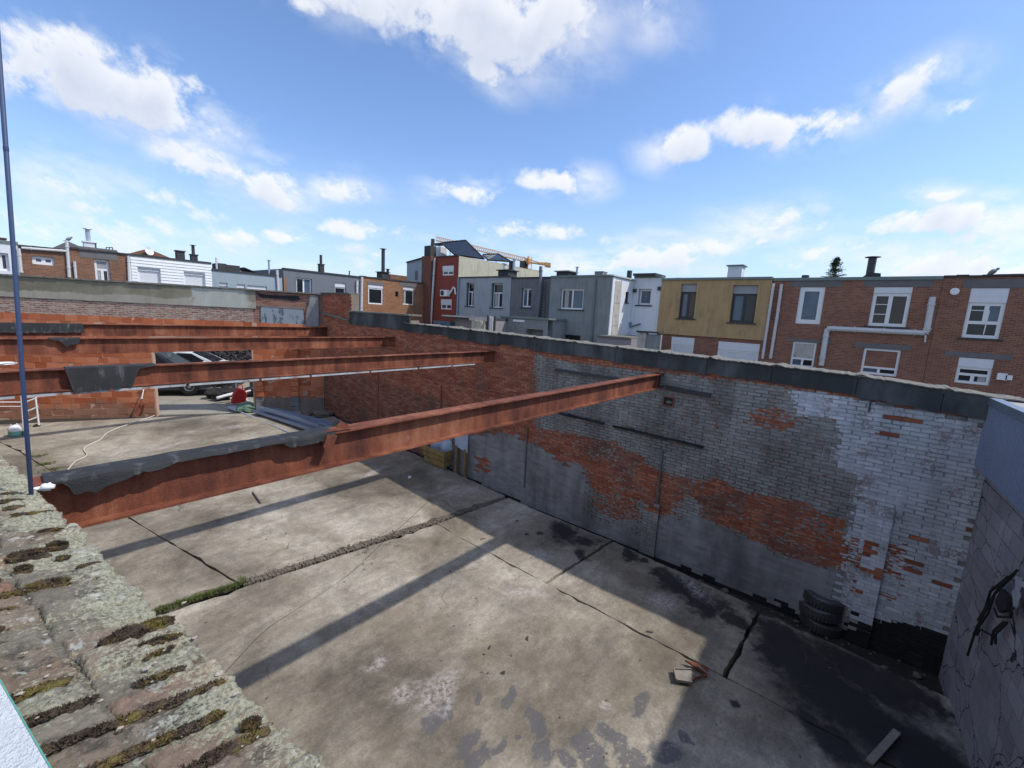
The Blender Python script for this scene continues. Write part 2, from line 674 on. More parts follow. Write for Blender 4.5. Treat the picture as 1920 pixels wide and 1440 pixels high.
def _terracotta(t):
    p = t.pos()
    r = rand01(t)
    c = t.ramp(r, [(0, (.36, .10, .045)), (.5, (.46, .145, .065)), (1, (.55, .21, .11))])
    a = t.noise(p, .8, 5, .6)
    c = t.vm('SCALE', c, t.math('ADD', .7, t.math('MULTIPLY', a, .6)))
    g = t.noise(t.vm('MULTIPLY', p, (1, 1, 4)), 30, 3, .6)
    c = t.vm('SCALE', c, t.math('ADD', .82, t.math('MULTIPLY', g, .36)))
    low = t.step(t.math('ADD', t.sep(p)[2], t.math('MULTIPLY', t.math('SUBTRACT', t.noise(p, 1.6, 5), .5), 1.1)), 1.05, .65)
    c = t.mix(t.math('MULTIPLY', low, .55), c, (.24, .19, .15))
    return dict(color=c, rough=.9, spec=.15, bump=g, strength=.4, dist=.006)


pbr('terracotta_block', _terracotta)
plain('block_mortar', (.50, .33, .24), .95, .35, 2, 30)


def _rust(t):
    p = t.pos()
    x = t.sep(p)
    a = t.noise(p, 1.1, 7, .65)
    b = t.noise(t.vm('MULTIPLY', p, (1, 1, .14)), 9, 5, .6)
    g = t.noise(p, 120, 2, .7)
    k = t.math('ADD', t.math('MULTIPLY', a, .85), t.math('ADD', t.math('MULTIPLY', b, .5), t.math('MULTIPLY', g, .30)))
    k = t.math('SUBTRACT', k, .31)
    c = t.ramp(k, [(.33, (.055, .020, .015)), (.45, (.130, .041, .025)), (.55, (.205, .066, .035)), (.68, (.30, .125, .07))])
    scale = t.step(t.noise(p, 16, 5, .7), .62, .68)
    up = t.step(t.math('ADD', a, t.math('MULTIPLY', b, .3)), .66, .8)
    c = t.mix(t.math('MULTIPLY', scale, t.math('MULTIPLY', up, .8)), c, (.36, .20, .15))
    return dict(color=c, rough=.82, spec=.3, bump=t.math('ADD', g, t.noise(p, 20, 4)), strength=.35, dist=.004)


pbr('rusty_steel', _rust)
plain('roofing_felt', (.026, .027, .030), .75, .5, 6, 140, 0, 1.0, dist=.004, dirt=(.14, .145, .15), dirt_amt=.6)
plain('white_strip', (.40, .41, .42), .6, .5, 3, 20, 0, .2, dirt=(.22, .10, .05), dirt_amt=.9)
plain('galvanised', (.42, .46, .53), .42, .2, 2, 30, 0, .1, metal=.35)
plain('pole_blue', (.045, .07, .15), .55, .1, 2, 20, 0, .05)
plain('blue_grey_paint', (.24, .29, .39), .5, .15, 2, 20, 0, .1)
plain('blue_cladding', (.185, .225, .325), .45, .12, 1.5, 30, .06, .05, spec=.4)
plain('white_granular', (.60, .63, .65), .95, .25, 14, 150, 0, 1.0, dist=.010)
plain('green_film', (.10, .32, .25), .5)
plain('black_rubber', (.02, .02, .021), .7, .3, 4, 60)
plain('tyre_rubber', (.06, .06, .062), .36, .4, 4, 60, spec=.6)
plain('white_plastic', (.75, .76, .78), .4, .08, 4, 30, 0, .05)
plain('grey_plastic', (.35, .36, .38), .5, .1)
plain('cable_cream', (.55, .52, .45), .6, .1)
plain('wood_dirty', (.24, .17, .09), .85, .4, 6, 50, 0, .5)
plain('yellow_wood', (.33, .235, .085), .85, .35, 5, 50, 0, .4, dirt=(.08, .06, .03), dirt_amt=.7)
plain('red_plastic', (.50, .035, .03), .45, .2, 6, 30)
plain('green_sheet', (.10, .17, .13), .6, .4, 10, 60)
plain('black_soil', (.040, .035, .030), .95, .6, 6, 40, 0, 1.0, dist=.02)
plain('rubble', (.145, .122, .10), .95, .6, 14, 60, 0, .8)
plain('rough_ground', (.30, .275, .225), .95, .4, 1.2, 20, 0, .8, dist=.02)
plain('earth', (.10, .095, .07), .95, .4, .3, 5)
plain('hedge_dark', (.03, .028, .032), .95, .6, 5, 25, 0, 1.0, dist=.03)
plain('dark_metal', (.05, .05, .055), .5, .2, 4, 40)
plain('gravel_roof', (.36, .34, .33), .95, .4, 12, 90, 0, .8)
plain('metal_trim', (.30, .34, .40), .35, .1, 2, 20, 0, .05, metal=.6)


def _floor_concrete(t):
    p = t.pos()
    xy = t.vm('MULTIPLY', p, (1, 1, 0))
    a = t.noise(xy, .38, 7, .62, .4)
    b = t.noise(xy, 1.7, 7, .66, .6)
    g = t.noise(xy, 70, 3, .7)
    m = t.noise(xy, 9, 5, .65)
    mm_ = t.noise(xy, 27, 4, .7)
    c = t.ramp(a, [(.36, (.140, .120, .094)), (.46, (.232, .204, .162)), (.545, (.325, .290, .236)), (.65, (.41, .375, .315))])
    c = t.vm('SCALE', c, t.math('ADD', .30, t.math('MULTIPLY', b, 1.40)))
    c = t.vm('SCALE', c, t.math('ADD', .58, t.math('MULTIPLY', m, .84)))
    c = t.vm('SCALE', c, t.math('ADD', .60, t.math('MULTIPLY', g, .80)))
    c = t.vm('SCALE', c, t.math('ADD', .50, t.math('MULTIPLY', mm_, 1.0)))
    sc = t.noise(t.vm('MULTIPLY', xy, (.35, 2.2, 1)), 3.2, 6, .7)
    c = t.vm('SCALE', c, t.math('ADD', .66, t.math('MULTIPLY', sc, .68)))
    spk = t.step(t.noise(xy, 38, 2, .5), .66, .72)
    c = t.mix(t.math('MULTIPLY', spk, .55), c, (.085, .075, .065))
    br = t.step(t.noise(t.vm('ADD', xy, (11, 3, 0)), .65, 7, .68, .5), .50, .66)
    c = t.mix(t.math('MULTIPLY', br, .45), c, (.150, .122, .086))
    gy_ = t.step(t.noise(t.vm('ADD', xy, (5, 23, 0)), 2.1, 8, .72, .4), .56, .64)
    c = t.mix(t.math('MULTIPLY', gy_, .40), c, (.16, .15, .135))
    # rusty and greenish tints
    c = t.mix(t.math('MULTIPLY', t.step(t.noise(xy, .9, 5, .6), .52, .72), .38), c, (.26, .195, .125))
    c = t.mix(t.math('MULTIPLY', t.step(t.noise(t.vm('ADD', xy, (31, 7, 0)), 1.1, 5, .6), .57, .75), .35), c, (.19, .19, .185))
    wn = t.vm('SUBTRACT', t.noisecol(xy, 2.6, 5), (.5, .5, .5))
    pw = t.vm('ADD', xy, t.vm('SCALE', wn, .42))
    fine = t.noise(xy, 7.0, 7, .7)

    def blob(px, py, rx, ry, rot=0.0, rag=.7, soft=.16):
        """stain centred where the photograph has it; radii in metres"""
        P = on_floor((px, py))
        d = t.vm('SUBTRACT', pw, (P[0], P[1], 0))
        ca, sa = math.cos(math.radians(rot)), math.sin(math.radians(rot))
        u = t.vm('DOT_PRODUCT', d, (ca / rx, sa / rx, 0))
        v = t.vm('DOT_PRODUCT', d, (-sa / ry, ca / ry, 0))
        q = t.math('SQRT', t.math('MULTIPLY_ADD', u, u, t.math('MULTIPLY', v, v)))
        q = t.math('ADD', q, t.math('MULTIPLY', t.math('SUBTRACT', fine, .5), rag * 2))
        return t.step(q, 1.0 + soft * .6, 1.0 - soft * 1.6)

    def union(lst, soft=.16):
        acc = None
        for l in lst:
            e = blob(*l, soft=soft)
            acc = e if acc is None else t.math('MAXIMUM', acc, e)
        return acc
    wet = union([(1620, 1265, .9, .45, 62, .45), (1740, 1425, .9, .6, 62, .45), (1560, 1390, .5, .3, 60, .6), (1480, 1160, .5, .2, 60, .9), (1700, 1290, .55, .35, 60, .9), (1420, 1140, .30, .25, 55, 1.0), (1180, 1040, .30, .16, 40, 1.2), (1560, 1300, .9, .7, 60, .6), (1450, 1230, .35, .3, 60, .9), (1300, 1110, .5, .35, 55, 1.0), (1062, 1000, .45, .28, 20, 1.1), (1050, 990, .34, .28, 20, .9), (1095, 1015, .35, .2, -40, 1.0), (1015, 1000, .1, .07, 0, .5), (990, 1002, .08, .06, 0, .3), (1090, 1040, .25, .16, 60, 1.1), (972, 977, .07, .05, 0, .2),
                 (1270, 1095, .42, .42, 50, .9), (1330, 1135, .42, .40, 60, 1.0), (1240, 1075, .25, .2, 0, 1.1), (1380, 1165, .3, .2, 60, 1.1), (1205, 1050, .16, .1, 0, .9),
                 (1500, 1235, .75, .62, 60, .6), (1600, 1330, 1.0, .5, 70, .6), (1690, 1400, .8, .5, 70, .5), (1460, 1185, .45, .30, 60, .7),
                 (904, 1225, .035, .028, 0, .4), (888, 1200, .02, .016, 0, .3), (914, 1210, .05, .03, 30, .6), (940, 1258, .045, .04, 0, .2), (992, 1197, .05, .03, 30, .3), (1385, 1320, .09, .07, 0, .5),
                 (885, 880, .09, .03, 20, .2), (903, 1013, .05, .03, 0, .3), (1217, 1187, .08, .025, -40, .5)], .30)
    wet = t.math('MULTIPLY', wet, t.step(t.math('ADD', t.noise(xy, 3.4, 9, .72), t.math('MULTIPLY', fine, .25)), .40, .50))
    halo = union([(1055, 1000, .55, .40, 20, .8), (1300, 1115, .75, .55, 55, .8), (1540, 1270, 1.2, .9, 60, .6), (1690, 1390, 1.2, .9, 60, .5), (1460, 1200, .6, .5, 60, .7)], .8)
    c = t.mix(t.math('MULTIPLY', halo, .78), c, (.060, .057, .054))
    c = t.mix(t.math('MULTIPLY', wet, .93), c, (.024, .023, .025))
    flake = union([(820, 1345, .22, .12, 10, 1.0), (1000, 1350, .2, .1, 50, 1.3), (1110, 1420, .3, .16, 60, 1.0), (1190, 1430, .2, .2, 0, 1.0), (900, 1420, .22, .1, 0, 1.2), (1020, 1400, .18, .1, 30, 1.3), (800, 1350, .17, .085, 10, .7), (845, 1330, .16, .05, 60, .9), (890, 1305, .08, .05, 20, .9), (870, 1395, .17, .10, 0, .9), (930, 1400, .12, .06, 0, 1.1), (960, 1310, .16, .07, 30, 1.1),
                   (1060, 1415, .18, .11, 60, .7), (1150, 1390, .22, .14, 60, .7), (1240, 1405, .14, .13, 0, .6), (1280, 1385, .09, .09, 0, .9), (965, 1383, .05, .04, 0, .3), (1200, 1320, .2, .07, 0, 1.0)])
    flake = t.math('MULTIPLY', flake, t.step(t.noise(xy, 17, 7, .72), .37, .47))
    c = t.mix(t.math('MULTIPLY', flake, .8), c, (.105, .104, .116))
    chalk = union([(830, 1290, .42, .2, 30, 1.1), (760, 1300, .2, .12, 0, 1.2), (800, 1300, .36, .14, 30, .9), (840, 1320, .18, .08, 30, .9), (1145, 1325, .13, .10, 0, .6), (700, 885, .5, .14, 20, .8), (700, 1245, .2, .1, 0, .9), (985, 1110, .5, .12, -60, 1.1), (1010, 1040, .3, .25, 0, 1.1),
                   (440, 800, .6, .25, 0, 1.0), (300, 840, 1.2, .12, 15, 1.1), (1240, 1130, .32, .22, -20, .6), (1300, 1100, .5, .2, 60, 1.1), (880, 920, .5, .45, 0, .8)], .55)
    chalk = t.math('MULTIPLY', chalk, t.step(t.noise(xy, 16, 6, .7), .36, .60))
    c = t.mix(t.math('MULTIPLY', chalk, .62), c, (.54, .49, .47))
    spall = union([(600, 1075, .25, .1, 0, 1.2), (690, 1260, .12, .06, 0, 1.3), (760, 1250, .09, .05, 0, 1.3), (730, 1270, .13, .05, 40, 1.3), (560, 1150, .2, .05, 20, 1.5), (430, 990, .25, .1, 30, 1.2), (480, 1010, .3, .1, 30, 1.3), (640, 960, .5, .1, 20, 1.3),
                   (1020, 1180, .1, .05, 30, 1.0), (1075, 1210, .3, .2, 30, 1.3), (1150, 1230, .3, .2, 30, 1.4), (380, 800, .8, .4, 10, 1.2), (250, 850, .9, .3, 0, 1.3)], .5)
    spall = t.math('MULTIPLY', spall, t.step(t.noise(t.vm('MULTIPLY', xy, (1, 1.6, 1)), 13, 6, .7), .40, .58))
    c = t.mix(t.math('MULTIPLY', spall, .5), c, (.13, .12, .105))
    # hairline cracks
    e = t.new('ShaderNodeTexVoronoi', feature='DISTANCE_TO_EDGE')
    t.L.new(t.vm('ADD', xy, t.vm('SCALE', t.noisecol(xy, 1.1, 5), .7)), e.inputs['Vector'])
    e.inputs['Scale'].default_value = .33
    crack = t.step(e.outputs['Distance'], .0012, .0032)
    cmk = t.math('MULTIPLY', t.math('SUBTRACT', 1.0, crack), t.step(t.noise(xy, .8, 3), .52, .60))
    c = t.mix(t.math('MULTIPLY', cmk, .6), c, (.08, .07, .06))
    # old patch of smoother screed
    h = t.math('ADD', t.math('ADD', g, t.math('MULTIPLY', m, .8)), t.math('MULTIPLY', t.math('ADD', flake, spall), -.6))
    rough = t.math('SUBTRACT', .9, t.math('MULTIPLY', wet, .12))
    return dict(color=c, rough=rough, spec=.3, bump=h, strength=.55, dist=.006)


pbr('yard_concrete', _floor_concrete)

M = MATS

# ------------------------------------------------------------------ ground and yard
g = MB()
g.face([(-400, -400, -.45), (500, -400, -.45), (500, 500, -.45), (-400, 500, -.45)])
tag(g.build('ground', M['earth']), kind='structure')

yt0 = on_floor((300, 1140))
yt1 = on_floor((950, 930))


def ytrench(x):
    return yt0[1] + (yt1[1] - yt0[1]) * (x - yt0[0]) / (yt1[0] - yt0[0])


def xleft(y):                                  # inner face of the left boundary wall
    return .36 - .1326 * (y - .741)


def xgut(y):                                   # edge of the slabs along the gutter
    return min(7.72 + .115 * y, 8.1)


base = MB()
ys = [-2.2] + [i * .5 for i in range(-4, 50)]
for y0, y1 in zip(ys, ys[1:]):
    a, b = fz(y0) - .13, fz(y1) - .13
    base.face([(-4, y0, a), (9, y0, a), (9, y1, b), (-4, y1, b)])
yard = tag(base.build('yard_floor', M['black_soil']), kind='structure')


def slab(c00, c10, c11, c01, seed):
    """concrete slab; corners as (x, y): near-left, near-right, far-right, far-left"""
    r = random.Random(seed)
    c = [np.array(q, float) for q in (c00, c10, c11, c01)]
    nu = max(3, int(np.linalg.norm(c[1] - c[0]) / .12))
    nv = max(3, int(np.linalg.norm(c[2] - c[1]) / .16))
    mb = MB()
    P = {}
    for j in range(nv + 1):
        for i in range(nu + 1):
            u, v = i / nu, j / nv
            q = (1 - u) * (1 - v) * c[0] + u * (1 - v) * c[1] + u * v * c[2] + (1 - u) * v * c[3]
            ed = i in (0, nu) or j in (0, nv)
            if ed:
                q = q + np.array([r.uniform(-.012, .012), r.uniform(-.012, .012)])
                if r.random() < .08:
                    q = q + (sum(c) / 4 - q) * .012
            z = fz(q[1]) + .010 * mnoise.noise(Vector((q[0] * .6, q[1] * .6, 1.5))) - (.006 if ed else 0)
            P[i, j] = (q[0], q[1], z)
    vs = [P[i, j] for j in range(nv + 1) for i in range(nu + 1)]
    W = nu + 1
    mb.mesh(vs, [(j * W + i, j * W + i + 1, (j + 1) * W + i + 1, (j + 1) * W + i) for j in range(nv) for i in range(nu)])
    rim = [P[i, 0] for i in range(nu)] + [P[nu, j] for j in range(nv)] + [P[i, nv] for i in range(nu, 0, -1)] + [P[0, j] for j in range(nv, 0, -1)]
    for a, b in zip(rim, rim[1:] + rim[:1]):
        mb.face([a, (a[0], a[1], a[2] - .12), (b[0], b[1], b[2] - .12), b])
    return mb.build('concrete_slab', M['yard_concrete'], yard)


J1a, J1b = on_floor((443, 1085)), on_floor((257, 975))
xj = lambda y: J1a[0] + (J1b[0] - J1a[0]) * (y - J1a[1]) / (J1b[1] - J1a[1])
XJ2 = 5.89
slab((xleft(-2) - .1, -2.0), (XJ2 - .008, -2.0), (XJ2 - .008, ytrench(XJ2) - .2), (xleft(7.4), ytrench(.4) - .055), 1)
slab((XJ2 + .008, -2.0), (xgut(-1.6), -2.0), (xgut(.87), .86), (XJ2 + .008, .92), 2)
slab((XJ2 + .008, .97), (xgut(.9), .91), (xgut(3.7), 3.70), (XJ2 + .008, 3.84), 3)
slab((XJ2 + .008, 3.90), (xgut(3.75), 3.76), (xgut(6.6), ytrench(8) - .12), (XJ2 + .008, ytrench(XJ2) - .2), 4)
slab((xleft(7.7) - .1, ytrench(.3) + .03), (xj(7.7) - .018, ytrench(2.2) + .03), (xj(20.4) - .012, 20.4), (xleft(22.6) - .2, 22.6), 5)
slab((xj(7.7) + .018, ytrench(2.3) + .03), (xgut(7), ytrench(8) + .02), (8.12, 16.6), (xj(20.4) + .012, 20.4), 6)

# broken strip of concrete and rubble along the cross joint
st = MB()
r_ = random.Random(3)
for k in range(96):
    u = k / 96
    x = 2.3 + u * 5.75
    if 5.1 < x < 6.1:
        continue
    w = .10 + .05 * mnoise.noise(Vector((x * 2, 0, 0)))
    y = ytrench(x) - .05
    st.obox((x, y, fz(y) - .03 + r_.uniform(-.012, .006)), (.029 + r_.uniform(-.008, .002), -.004 + r_.uniform(-.01, .01), 0), (.003, w * r_.uniform(.5, .85), 0), (r_.uniform(-.006, .006), r_.uniform(-.006, .006), .03))
st.build('broken_strip', M['rubble'], yard)
gv = MB()
for k in range(900):
    x = r_.uniform(5.0, 6.15) if k < 250 else r_.uniform(2.3, 8.0)
    y = ytrench(x) - .07 + r_.gauss(0, .055 if k < 250 else (.07 if x < 5.2 else .03))
    s = r_.uniform(.014, .042) if k < 250 else r_.uniform(.006, .018)
    gv.lump((x, y, fz(y) - (.035 if k < 250 else .008) + r_.uniform(0, .02)), s, s * r_.uniform(.6, 1), s * .7, k, 6, 4, .5)
tag(gv.build('gravel', M['rubble'], yard), kind='stuff')
# debris in the gutter and scraps over the yard
gd = MB()
for k in range(500):
    y = r_.uniform(-1.2, 16)
    x = r_.uniform(xgut(y) - .05, 8.17)
    s = r_.uniform(.006, .028) if r_.random() < .9 else r_.uniform(.03, .06)
    gd.lump((x, y, fz(y) - .115 + s * .3), s, s * r_.uniform(.6, 1.3), s * .6, k, 6, 4, .5)
for k in range(420):
    y = r_.uniform(-.8, 15)
    x = r_.uniform(max(.5, xleft(y) + .1), xgut(y))
    s = r_.choice([.004, .005, .006, .008, .010, .015])
    gd.lump((x, y, fz(y) + s * .3), s * 1.3, s, s * .6, k, 6, 4, .5)
tag(gd.build('grit', M['rubble'], yard), kind='stuff')


# grass in the joint and weeds
def blades(mb, x, y, z, n, h, spread):
    for _ in range(n):
        a = rnd.uniform(0, 6.28)
        bx, by = x + rnd.gauss(0, spread), y + rnd.gauss(0, spread)
        hh = h * rnd.uniform(.5, 1.2)
        w = .0035
        lx, ly = math.cos(a) * hh * .6, math.sin(a) * hh * .6
        px_, py_ = -math.sin(a) * w, math.cos(a) * w
        mb.face([(bx - px_, by - py_, z), (bx + px_, by + py_, z), (bx + lx * .5 + px_ * .7, by + ly * .5 + py_ * .7, z + hh * .7), (bx + lx * .5 - px_ * .7, by + ly * .5 - py_ * .7, z + hh * .7)])
        mb.face([(bx + lx * .5 - px_ * .7, by + ly * .5 - py_ * .7, z + hh * .7), (bx + lx * .5 + px_ * .7, by + ly * .5 + py_ * .7, z + hh * .7), (bx + lx, by + ly, z + hh)])


plain('grass_green', (.10, .125, .035), .7, .5, 9, 80, 0, 0)
gr = MB()
for k in range(190):
    x = rnd.uniform(1.15, 2.35)
    y = ytrench(x) - .03 + rnd.gauss(0, .03)
    blades(gr, x, y, fz(y) - .02, 14, .05, .02)
for px_, py_, n in ((455, 1083, 10), (85, 870, 40), (75, 855, 25), (100, 880, 25), (130, 905, 12), (688, 1058, 4), (690, 1035, 5), (735, 1020, 4), (250, 1150, 5)):
    P = on_floor((px_, py_))
    for k in range(n):
        blades(gr, P[0] + rnd.gauss(0, .10), P[1] + rnd.gauss(0, .05), P[2] - .01, 8, .045, .02)
tag(gr.build('grass', M['grass_green']), kind='stuff')

# ground seen through the opening
bk = MB()
bk.box(-9, 18, 21.6, 32, -.3, .40)
A_ = np.array([8.2, 16.4]); B_ = np.array([-.09, 21.5])
bk.prism([(8.5, 16.55, .2), (18, 16.2, .2), (18, 21.62, .2), (-1, 21.62, .2), (0.2, 21.35, .2)], (0, 0, .215))
tag(bk.build('back_yard', M['rough_ground']), kind='structure')

# ------------------------------------------------------------------ long brick wall on the right (plane x = W)
W = 8.2
ROWH, BL = .0615, .21


def zAtop(y):
    return lerp_tab(y, [(-1.6, 3.90), (-1.154, 3.926), (.291, 4.024), (3.05, 4.08), (8.7, 4.20), (11.2, 4.226)])


def wall_top(y):                               # top of the brickwork
    if y > 14.385:
        return 5.05
    if y > 10.95:
        return 4.30
    return zAtop(y) - .05


def zp(x, y, ox, oy, k):
    return (ox + x / k, oy + y / k)


R3 = lambda L: [zp(x, y, 960, 640, 3) for x, y in L]
R4 = lambda L: [zp(x, y, 1280, 700, 3) for x, y in L]
P_RED = R3([(-60, 440), (0, 460), (100, 470), (150, 492), (230, 500), (330, 520), (440, 545), (500, 560), (600, 570), (640, 612), (720, 625), (765, 700), (830, 735), (900, 755), (1000, 768), (1100, 795), (1180, 765), (1250, 835), (1450, 872), (1550, 885), (1640, 905), (1760, 990), (1880, 1010), (1870, 1150), (1850, 1290), (1700, 1258), (1550, 1215), (1420, 1145), (1290, 1075), (1150, 1030), (1060, 1000), (1080, 930), (1000, 870), (935, 880), (920, 965), (820, 980), (760, 900), (690, 895), (600, 870), (520, 870), (430, 830), (410, 740), (380, 690), (260, 690), (215, 622), (130, 590), (60, 560), (-60, 520)])
P_PINK = R3([(430, 870), (690, 880), (720, 1000), (600, 1010), (480, 960)])
P_WHITE = R4([(600, 92), (800, 108), (1000, 150), (1200, 195), (1400, 215), (1500, 245), (1720, 272), (1760, 500), (1560, 1480), (1000, 1420), (885, 1290), (890, 1030), (920, 960), (955, 830), (970, 700), (990, 572), (880, 540), (860, 430), (882, 330), (830, 245), (640, 232), (628, 160)])
P_PEEL = [R4([(900, 930), (1060, 900), (1060, 1100), (900, 1080)]), R4([(1050, 950), (1380, 960), (1380, 1080), (1280, 1190), (1050, 1110)]), R4([(960, 1150), (1040, 1150), (1010, 1290), (960, 1260)]), R4([(1100, 1220), (1210, 1230), (1200, 1290), (1100, 1270)]), R4([(1390, 1080), (1540, 1130), (1520, 1250), (1360, 1200)])]
P_PEEL2 = [R4([(900, 255), (1250, 240), (1240, 370), (1090, 340)])]
P_SPOT = R4([(370, 205), (550, 200), (640, 250), (620, 310), (510, 325), (420, 300)])
P_PLAS = R3([(-350, 530), (0, 520), (60, 560), (130, 590), (215, 622), (260, 690), (380, 690), (410, 740), (430, 830), (425, 960), (560, 1040), (700, 1010), (722, 1100), (800, 1140), (820, 990), (1060, 1005), (1150, 1035), (1290, 1082), (1420, 1150), (1550, 1222), (1700, 1265), (1850, 1300), (1850, 1700), (-350, 1000)])
P_PATCHRED = [(893, 850), (915, 860), (918, 890), (897, 882)]
STRIP = [(960, 652), (1005, 667), (1100, 684), (1250, 699), (1450, 722), (1590, 744), (1700, 765), (1850, 785)]
TARL = [(1100, 1010), (1250, 1050), (1400, 1112), (1560, 1172), (1640, 1160), (1770, 1188), (1800, 1200)]
r_ = random.Random(11)


def classify(y, z, edge_j=1.0):
    jit = .03 * mnoise.noise(Vector((y * 2.3, z * 2.3, 3.3)))
    y2 = y + jit * 1.5 + r_.gauss(0, .085) * edge_j
    z2 = z + jit + r_.gauss(0, .03) * edge_j
    px, py, _ = proj((W, y2, z2))
    if px > 1150 and py > lerp_tab(px, TARL) + 6 * mnoise.noise(Vector((y * 3, z * 3, 0))):
        return 4
    if z < fz(y) - .02:
        return 4
    if px < 1004:
        if inside(px, py, P_PATCHRED):
            return 0
        if inside(px, py, P_PLAS) and px > 846:
            return 5
        line = 690 + (px - 640) * (800 - 690) / (985 - 640)
        if inside(px, py, P_RED):
            return 0
        return 1 if py > line else 0
    if py < lerp_tab(px, STRIP):
        return 0
    if inside(px, py, P_WHITE):
        for q in P_PEEL:
            if inside(px, py, q):
                return 0 if r_.random() < .45 else 3
        if inside(px, py, P_PEEL2[0]) and r_.random() < .15:
            return 0
        return 0 if r_.random() < .004 else 3
    if inside(px, py, P_SPOT):
        return 0 if r_.random() < .6 else 2
    if inside(px, py, P_RED):
        t = r_.random()
        edge = mnoise.noise(Vector((y * 1.2, z * 2.0, 9)))
        if t < .10 + .25 * max(0, edge):
            return 2
        return 1 if mnoise.noise(Vector((y * .9, z * 1.3, 4))) > .12 else 0
    if inside(px, py, P_PINK):
        return r_.choice([0, 1, 2])
    if inside(px, py, P_PLAS):
        return 5
    return 1 if r_.random() < .035 else 2


wall_mats = [M['bare_brick'], M['stained_brick'], M['grey_paint'], M['white_paint'], M['tar'], M['cement_render'], M['mortar'], M['groove'], M['white_groove']]
long_wall = thing('brick_wall', 'long old brick wall with grey and white flaking paint closing the right side of the yard', 'wall', (W, 6, 0))
core = MB()
for y0, y1 in ((-1.75, 2), (2, 5), (5, 8), (8, 10.95), (10.95, 14.385), (14.385, 16.75)):
    core.box(W + .02, W + .34, y0, y1, -.5, min(wall_top(y0 + .01), wall_top(y1 - .01)) - .01)
core.build('wall_core', M['mortar'], long_wall)

cells = []
nrow = int(5.4 / ROWH)
for k in range(nrow):
    z = -.22 + (k + .5) * ROWH
    off = (k % 2) * BL / 2
    for i in range(-1, 88):
        y = -1.56 + off + (i + .5) * BL
        if y > 16.36 or z + ROWH / 2 > wall_top(y):
            continue
        cells.append((y, z, classify(y, z)))
# pilasters stand a little proud
PIL = [R3([(738, 885), (800, 890), (790, 1150), (720, 1120)]), R4([(990, 715), (1118, 745), (1020, 1420), (885, 1400)]), R3([(-5, 500), (90, 560), (90, 900), (-5, 880)])]


def proud(y, z):
    px, py, _ = proj((W, y, z))
    return 0.0


brick_cells = [(proj((W, y, z))[2], y, z, c) for y, z, c in cells if c != 5]
brick_cells.sort(key=lambda q: q[0] - (0 if q[3] != 4 else -4))
# four brick shapes shared by the nearest bricks
shapes = []
for sidx in range(4):
    b = MB()
    rr = random.Random(40 + sidx)
    hy, hz = .0985 + rr.uniform(-.003, .002), .0258
    f = [(-.0 + rr.uniform(-.004, .004), -hy + rr.uniform(0, .006), -hz + rr.uniform(0, .004)), (rr.uniform(-.004, .004), hy - rr.uniform(0, .006), -hz + rr.uniform(0, .004)),
         (rr.uniform(-.004, .004), hy - rr.uniform(0, .006), hz - rr.uniform(0, .004)), (rr.uniform(-.004, .004), -hy + rr.uniform(0, .006), hz - rr.uniform(0, .004))]
    bk_ = [(.03, -hy - .001, -hz - .001), (.03, hy + .001, -hz - .001), (.03, hy + .001, hz + .001), (.03, -hy - .001, hz + .001)]
    b.mesh(f + bk_, [(0, 3, 2, 1), (0, 1, 5, 4), (1, 2, 6, 5), (2, 3, 7, 6), (3, 0, 4, 7)])
    me = bpy.data.meshes.new('brick')
    me.from_pydata(b.v, [], b.f)
    me.materials.append(wall_mats[0])
    shapes.append((me, b))
for d, y, z, c in brick_cells[:300]:
    o = bpy.data.objects.new('brick', shapes[r_.randrange(4)][0])
    COL.objects.link(o)
    o.parent = long_wall
    o.location = Vector((W - proud(y, z) + r_.uniform(-.003, .003), y, z)) - wloc(long_wall)
    o.material_slots[0].link = 'OBJECT'
    o.material_slots[0].material = wall_mats[c]
rest = MB()
for d, y, z, c in brick_cells[300:]:
    dx = W - proud(y, z) + r_.uniform(-.004, .004)
    b = shapes[r_.randrange(4)][1]
    near_edge = any(classify(y + q, z + h, .35) != c for q, h in ((-.1, 0), (.1, 0), (0, .05), (0, -.05)))
    if near_edge and c in (0, 1, 2, 3, 4):
        V = [np.array((v[0] + dx, v[1] + y, v[2] + z)) for v in b.v]
        rest.mesh(V, b.f[1:], c)
        for i in range(4):
            for j in range(2):
                u0_, u1_, w0_, w1_ = i / 4, (i + 1) / 4, j / 2, (j + 1) / 2
                bl = lambda u, w: (V[0] * (1 - u) + V[1] * u) * (1 - w) + (V[3] * (1 - u) + V[2] * u) * w
                mid = bl((u0_ + u1_) / 2, (w0_ + w1_) / 2)
                cc = classify(mid[1], mid[2], .25)
                rest.face([bl(u0_, w0_), bl(u0_, w1_), bl(u1_, w1_), bl(u1_, w0_)], cc if cc in (0, 1, 2, 3, 4) else c)
    else:
        rest.mesh([(v[0] + dx, v[1] + y, v[2] + z) for v in b.v], b.f, c)
tag(rest.build('brick_courses', wall_mats, long_wall), kind='stuff')
joint = MB()
for y, z, c in cells:
    if c == 5:
        continue
    x = W + .011 - proud(y, z)
    mm = {0: 6, 1: 6, 2: 7 if r_.random() < (.45 if z > 2.5 else .8) else 2, 3: 8 if r_.random() < .75 else 3, 4: 4}[c]
    joint.face([(x, y - BL / 2, z - ROWH / 2), (x, y - BL / 2, z + ROWH / 2), (x, y + BL / 2, z + ROWH / 2), (x, y + BL / 2, z - ROWH / 2)], mm)
joint.build('mortar_bed', wall_mats, long_wall)
